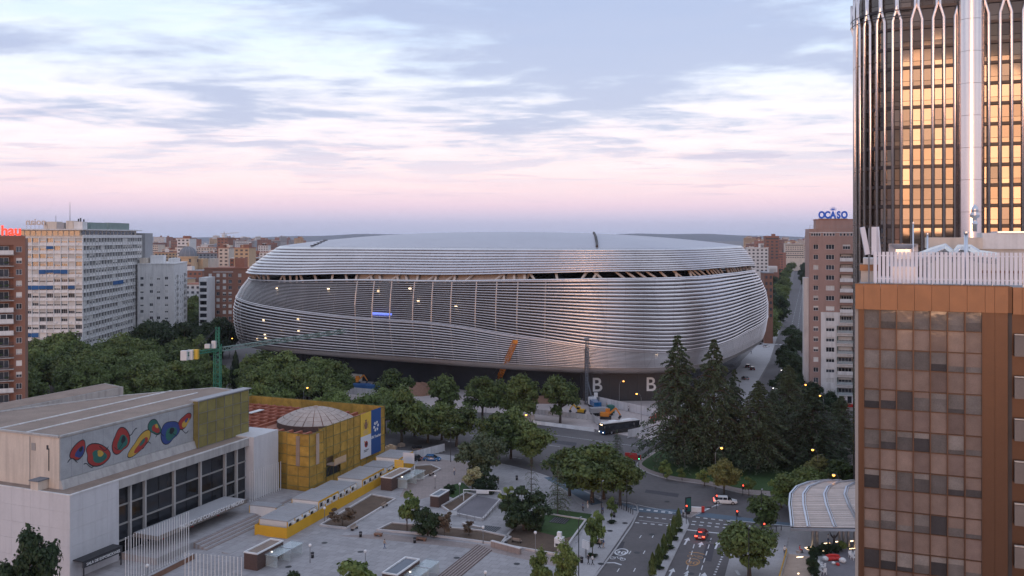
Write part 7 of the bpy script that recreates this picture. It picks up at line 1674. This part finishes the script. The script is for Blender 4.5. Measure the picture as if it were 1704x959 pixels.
PEOPLE = [(979, 941, 'person in black walking beside one in white on the pavement', 'cloth_black', 'cloth_black', 2.0), (986, 942, 'person in white shirt and dark trousers on the pavement', 'cloth_white', 'cloth_black', 2.0), (998, 914, 'person in tan top walking past the young street tree', 'cloth_tan', 'cloth_black', 5.0), (1004, 914, 'person in dark top beside the one in tan', 'cloth_blue', 'cloth_tan', 5.0), (978, 848, 'person in pale clothes under the crossing trees', 'cloth_tan', 'cloth_white', 1.0), (984, 842, 'person in black at the crossing trees', 'cloth_black', 'cloth_black', 1.4), (1003, 858, 'person in dark clothes by the kerb of the crossing corner', 'cloth_blue', 'cloth_black', .3), (829, 807, 'person in black on the path by the thin sapling', 'cloth_black', 'cloth_black', .5), (814, 812, 'person in dark clothes beside the dark bush', 'cloth_blue', 'cloth_black', .8),
          (1306, 926, 'person in pale top at the ramp head', 'cloth_white', 'cloth_black', 3.0), (1378, 906, 'person in white shirt under the timber canopy', 'cloth_white', 'cloth_blue', 1.0), (1137, 862, 'person waiting on the traffic refuge', 'cloth_white', 'cloth_black', 4.0), (1223, 592, 'person far off on the stadium forecourt', 'cloth_black', 'cloth_black', 1.0), (1250, 590, 'person far off walking across the forecourt', 'cloth_blue', 'cloth_black', 2.0), (1010, 680, 'site worker in tan by the lorries', 'cloth_tan', 'cloth_blue', 2.0)]
for q in PEOPLE: person(q[0], q[1], q[2], q[3], q[4], q[5])
person(1331, 921, 'person in orange-red top seated by the strip lights', 'plastic_red', 'cloth_black', R(60), 'sit')
c = ground(1331, 921); t = thing('low_wall', 'low stone block under the seated person', 'wall', (c.x, c.y, .14), R(60)); piece('block', 'concrete', t, -.6, .6, -.2, .5, 0, .42); piece('cap', 'kerb', t, -.62, .62, -.22, .52, .423, .45)
# sculptures under the canopy
c = ground(1388, 914); t = thing('sculpture', 'dark bronze figure with lifted wings before the canopy columns', 'sculpture', (c.x, c.y, .15)); m = MB(); m.tube([(0, 0, .5), (0, 0, 1.6), (0, 0, 2.3)], [.25, .18, .1], 8); m.build('stem', 'metal_dark', t)
for s in (-1, 1): m = MB(); m.tube([(0, 0, 1.7), (s * .5, 0, 2.2), (s * .75, 0, 2.9)], [.18, .14, .03], 6); m.build('wing', 'metal_dark', t)
piece('plinth', 'concrete', t, -.4, .4, -.4, .4, 0, .5)

# ------------------------------------------------------------------ small street things: bins, bollards, covers, railings
m = MB(); m.lathe([(.001, 0), (.24, 0), (.26, .8), (.30, .82), (.30, .9), (.12, 1.0), (.001, 1.02)], 12); BIN = m.mesh('litter_bin', 'metal_dark', True); m = MB(); m.tube([(0, 0, .55), (0, 0, .72)], .275, 12); BINB = m.mesh('band', 'metal_grey')
for px, py, l in ((968, 938, 'dark litter bin beside the white panel sign'), (1022, 862, 'dark litter bin at the crossing corner'), (690, 905, 'dark litter bin by the long bare bed'), (600, 895, 'dark litter bin on the open plaza'), (842, 912, 'dark litter bin below the tan stone wall'), (1285, 905, 'dark litter bin on the right pavement'), (520, 930, 'dark litter bin near the kiosk canopy'), (860, 800, 'dark litter bin by the cycle lane')):
    c = ground(px, py); o = link(bpy.data.objects.new('litter_bin', BIN)); o.location = (c.x, c.y, .15); tag(o, l, 'litter bin'); link(bpy.data.objects.new('band', BINB), o)
m = MB(); m.tube([(0, 0, 0), (0, 0, .85)], .07, 8); m.tube([(0, 0, .85), (0, 0, .95)], [.09, .05], 8); BOL = m.mesh('bollard', 'metal_dark')
for i in range(12):
    c = ground(1058, 857).lerp(ground(1018, 838), i / 11); o = link(bpy.data.objects.new('bollard', BOL)); o.location = (c.x - .6, c.y - .2, .14); tag(o, 'dark bollard in the row round the crossing corner kerb', 'bollard', 'bollards at the crossing corner')
for i in range(9):
    c = ground(1232, 900).lerp(ground(1300, 884), i / 8); o = link(bpy.data.objects.new('bollard', BOL)); o.location = (c.x, c.y, .14); tag(o, 'dark bollard along the right pavement kerb', 'bollard', 'bollards on the right pavement')
m = MB(); m.lathe([(.001, .012), (.3, .012), (.34, .008), (.36, 0)], 16); MAN = m.mesh('manhole_cover', 'metal_dark')
for i, (px, py, z) in enumerate(((1015, 885, .15), (1040, 872, .15), (1000, 940, .15), (1085, 890, .03), (1060, 920, .03), (1180, 900, .03), (1150, 955, .03), (1110, 835, .03), (1180, 845, .03), (950, 770, .03), (1000, 750, .03), (880, 745, .03), (600, 920, .155), (700, 940, .155), (760, 930, .155), (860, 940, .155), (540, 905, .155), (480, 945, .155), (700, 845, .16), (730, 875, .155), (820, 895, .155), (1270, 930, .15), (1230, 860, .03))):
    c = ground(px, py); o = link(bpy.data.objects.new('manhole_cover', MAN)); o.location = (c.x, c.y, z); o.scale = (1.5, 1.5, 1); tag(o, 'round dark iron cover ' + ('set in the asphalt' if z < .1 else 'set in the paving'), 'manhole cover', 'iron covers in the ' + ('roads' if z < .1 else 'paving'))
def railing(p, q, label, h=1.0):
    a, b = ground(*p), ground(*q); v = b - a; t = thing('railing', label, 'railing', (a.x, a.y, .14), math.atan2(v.y, v.x)); n = max(2, int(v.length / 1.6))
    for z in (.5, h): m = MB(); m.bar((0, 0, z), (v.length, 0, z), .05); m.build('rail', 'metal_grey', t)
    for i in range(n + 1): piece('post', 'metal_grey', t, v.length * i / n - .03, v.length * i / n + .03, -.03, .03, 0, h)
railing((836, 838), (806, 868), 'thin metal railing along the court wall'); railing((1048, 851), (1060, 846), 'short metal railing at the crossing kerb'); railing((752, 860), (790, 868), 'low metal railing before the court mouth'); railing((1305, 935), (1312, 905), 'metal railing at the ramp head')
b_ = [ground(744, 862), ground(760, 861)]; t = thing('court_panel', 'small white notice panel on the court railing', 'sign', (b_[0].x, b_[0].y, .3), 0); piece('panel', 'white_paint', t, 0, 1.9, -.03, .03, .2, 1.1); piece('frame', 'metal_grey', t, -.04, 1.94, -.02, .02, 1.103, 1.15)
# benches along the beds
def bench(px, py, rz, label):
    c = ground(px, py); t = thing('park_bench', label, 'bench', (c.x, c.y, .15), rz)
    for k in range(4): piece('seat_slat', 'wood', t, -.9, .9, -.25 + k * .13, -.14 + k * .13, .42, .46)
    for k in range(3): piece('back_slat', 'wood', t, -.9, .9, .28, .32, .55 + k * .13, .65 + k * .13)
    for x in (-.75, .75): piece('leg', 'metal_dark', t, x - .04, x + .04, -.25, .32, 0, .42); piece('back_post', 'metal_dark', t, x - .03, x + .03, .325, .37, .46, .95)
bench(590, 883, LX, 'slatted bench along the bed beside the hoarding'); bench(640, 845, LX, 'slatted bench between kiosk and planting bed'); bench(860, 905, LX + R(90), 'slatted bench by the round dark bush'); bench(718, 792, LX, 'slatted bench at the small bed near the street')
for q in ((1230, 645, 'person far off beside the forecourt cars', 'cloth_blue', 'cloth_black', 1.2), (640, 915, 'person crossing the open plaza in tan', 'cloth_tan', 'cloth_blue', 2.2), (756, 792, 'person in white by the pale flowering tree', 'cloth_white', 'cloth_blue', .4), (970, 852, 'person in dark blue waiting under the clump', 'cloth_blue', 'cloth_black', 1.1), (1046, 686, 'site worker in white by the hoarding', 'cloth_white', 'cloth_black', 2.0)): person(*q)
# ------------------------------------------------------------------ far city
def far_building(p, w, dp, h, mat, rz, label, group, seed):
    r = random.Random(seed); t = thing('far_building', label, 'building', (p.x, p.y, 0), rz, group); piece('wall', mat, t, -w / 2, w / 2, 0, dp, 0, h)
    m = MB(); nf = int(h / 3.2); nb = max(2, int(w / 3.4)); dense = p.y < 900
    for f in range(max(0, nf - 7), nf):
        z = h - 2.7 - (nf - 1 - f) * 3.2
        if z < 1: continue
        if r.random() < .25 and not dense: m.box(-w / 2 + .5, w / 2 - .5, -.12, -.01, z, z + 1.3); continue
        for b in range(nb): u = -w / 2 + w * (b + .25) / nb; m.box(u, u + w / nb * .5, -.12, -.01, z, z + 1.5)
    if m.v: tag(m.build('window_grid', 'far_window', t), kind='stuff')
    piece('roof', r.choice(['terracotta', 'far_grey', 'far_white', 'terracotta']), t, -w / 2 - .4, w / 2 + .4, -.4, dp + .4, h, h + .5)
    for k in range(r.randint(1, 3)): u = r.uniform(-w * .4, w * .2); piece('roof_house', r.choice([mat, 'far_white', 'far_brick']), t, u, u + r.uniform(3, 6), 1, 1 + r.uniform(3, 6), h + .5, h + r.uniform(2.2, 4.5))
kinds = [('far_brick', 'brown brick'), ('far_brick', 'brown brick'), ('far_brick', 'red brick'), ('far_white', 'white'), ('cream', 'cream'), ('far_grey', 'grey'), ('ochre_wall', 'ochre'), ('terracotta', 'terracotta')]
def city(n, x0, x1, d0, d1, seed, place, hs=(14, 30)):
    r = random.Random(seed); done = []
    for i in range(n * 6):
        if len(done) >= n: break
        d = d0 * (d1 / d0) ** r.random(); px = r.uniform(x0, x1); p = at(px, d); w = r.uniform(14, 38)
        if any(abs(p.x - q.x) < 24 and abs(p.y - q.y) < 30 for q in done): continue
        done.append(p); mat, nm = r.choice(kinds); h = r.uniform(*hs) + min(14, (d - d0) * .012)
        far_building(p, w, r.uniform(10, 22), h, mat, R(r.uniform(-35, 35)), f'{nm} far block in the low city {place}', f'{nm} city blocks {place}', i + seed)
city(60, 150, 470, 520, 1500, 1, 'left of the stadium', (16, 33))
city(70, 120, 500, 1500, 4200, 2, 'on the skyline left of the stadium', (26, 42))
city(14, 1240, 1330, 900, 2600, 3, 'right of the stadium', (18, 36))
city(16, 1245, 1345, 2200, 4500, 4, 'on the skyline right of the stadium', (22, 40))
def tall(px, py_top, d, wpx, mat, label, seed): p = at(px, d); far_building(p, wpx / FPX * d, 14, hgt(py_top, d), mat, R(-8), label, None, seed)
tall(1285, 394, 900, 22, 'far_brick', 'tall brick tower block above the side street trees', 5); tall(1261, 413, 850, 34, 'far_white', 'long white block below the brick tower block', 6); tall(1322, 406, 1400, 30, 'cream', 'pale tall block at the head of the side street', 7)
tall(1279, 455, 452, 14, 'brick', 'brick block peeping out behind the stadium\'s right end', 8); tall(305, 397, 900, 22, 'far_white', 'white office block with dark bands on the skyline', 9); tall(370, 396, 1000, 18, 'far_brick', 'brown tower block on the skyline', 10); tall(402, 413, 760, 26, 'ochre_wall', 'ochre block left of the stadium roof', 11); tall(372, 413, 800, 18, 'cream', 'cream block beside the ochre one', 12)
# domed church
c = at(313, 640); t = thing('domed_church', 'church with a ribbed slate dome on an ochre drum', 'church', (c.x, c.y, 0)); zb = hgt(429, 640); rd = 14.5 / FPX * 640
m = MB(); m.lathe([(rd * 1.06, 0), (rd * 1.06, zb), (rd * 1.15, zb + .1), (rd * 1.15, zb + .9), (rd, zb + 1)], 20); m.build('drum', 'ochre_wall', t, False); m = MB(); m.lathe([(rd, zb + 1)] + [(rd * math.cos(R(a)), zb + 1 + rd * 1.12 * math.sin(R(a))) for a in range(10, 90, 10)] + [(.4, zb + 1 + rd * 1.12)], 24); m.build('dome', 'slate', t, True)
for k in range(12):
    a = 2 * math.pi * k / 12; m = MB(); pts = [(rd * 1.01 * math.cos(R(b)) * math.cos(a), rd * 1.01 * math.cos(R(b)) * math.sin(a), zb + 1 + rd * 1.13 * math.sin(R(b))) for b in range(0, 88, 12)]; m.tube(pts, .16, 4); m.build('dome_rib', 'far_grey', t)
    if k % 2 == 0: piece('drum_window', 'far_window', t, rd * 1.06 * math.cos(a) - .5, rd * 1.06 * math.cos(a) + .5, rd * 1.06 * math.sin(a) - .5, rd * 1.06 * math.sin(a) + .5, zb - 3, zb - .8, a)
m = MB(); m.lathe([(.5, zb + rd * 1.12 + .9), (.5, zb + rd * 1.12 + 3), (.02, zb + rd * 1.12 + 4.6)], 10); m.build('lantern', 'ochre_wall', t); piece('nave', 'ochre_wall', t, -rd * 1.5, rd * 1.5, rd * .5, rd * 3, 0, zb - 1)
scatter(26, 225, 470, 600, 1100, 14, 20, 'dark', 'dark tree between the far city blocks', 'trees in the far city', 11); scatter(16, 235, 460, 470, 600, 14, 22, 'plane', 'tree beyond the white apartment block', 'trees beyond the white block', 12, lambda p: p.x > -105)
scatter(30, 200, 480, 1100, 3000, 20, 32, 'dark', 'far dark tree clump on the city skyline', 'skyline trees', 13, wmul=1.6); scatter(14, 1250, 1345, 1500, 3200, 18, 30, 'dark', 'far dark tree clump beyond the side street', 'far trees beyond the street', 14, wmul=1.6)
# far crane on the skyline
c = at(373, 1600); t = thing('far_crane', 'tiny tower crane on the far skyline', 'crane', (c.x, c.y, 0)); m = MB(); m.bar((0, 0, 0), (0, 0, 62), 1.0); m.build('mast', 'metal_grey', t); m = MB(); m.bar((-7, 0, 58), (26, 0, 60), .8); m.build('jib', 'metal_grey', t)

# ------------------------------------------------------------------ evening haze
def build_haze():
    m = MB(); m.box(-13900, 13900, -550, 15900, -1.3, 260); o = m.build('haze', 'ground'); tag(o, kind='stuff')
    mat = bpy.data.materials.new('haze_air'); mat.use_nodes = True; nt = mat.node_tree; N = nt.nodes; N.remove(N['Principled BSDF'])
    v = N.new('ShaderNodeVolumePrincipled'); v.inputs['Color'].default_value = (0.86, 0.88, 1.0, 1); v.inputs['Density'].default_value = 0.00004; v.inputs['Anisotropy'].default_value = 0.0
    nt.links.new(v.outputs[0], N['Material Output'].inputs['Volume']); o.data.materials.clear(); o.data.materials.append(mat)
build_haze()
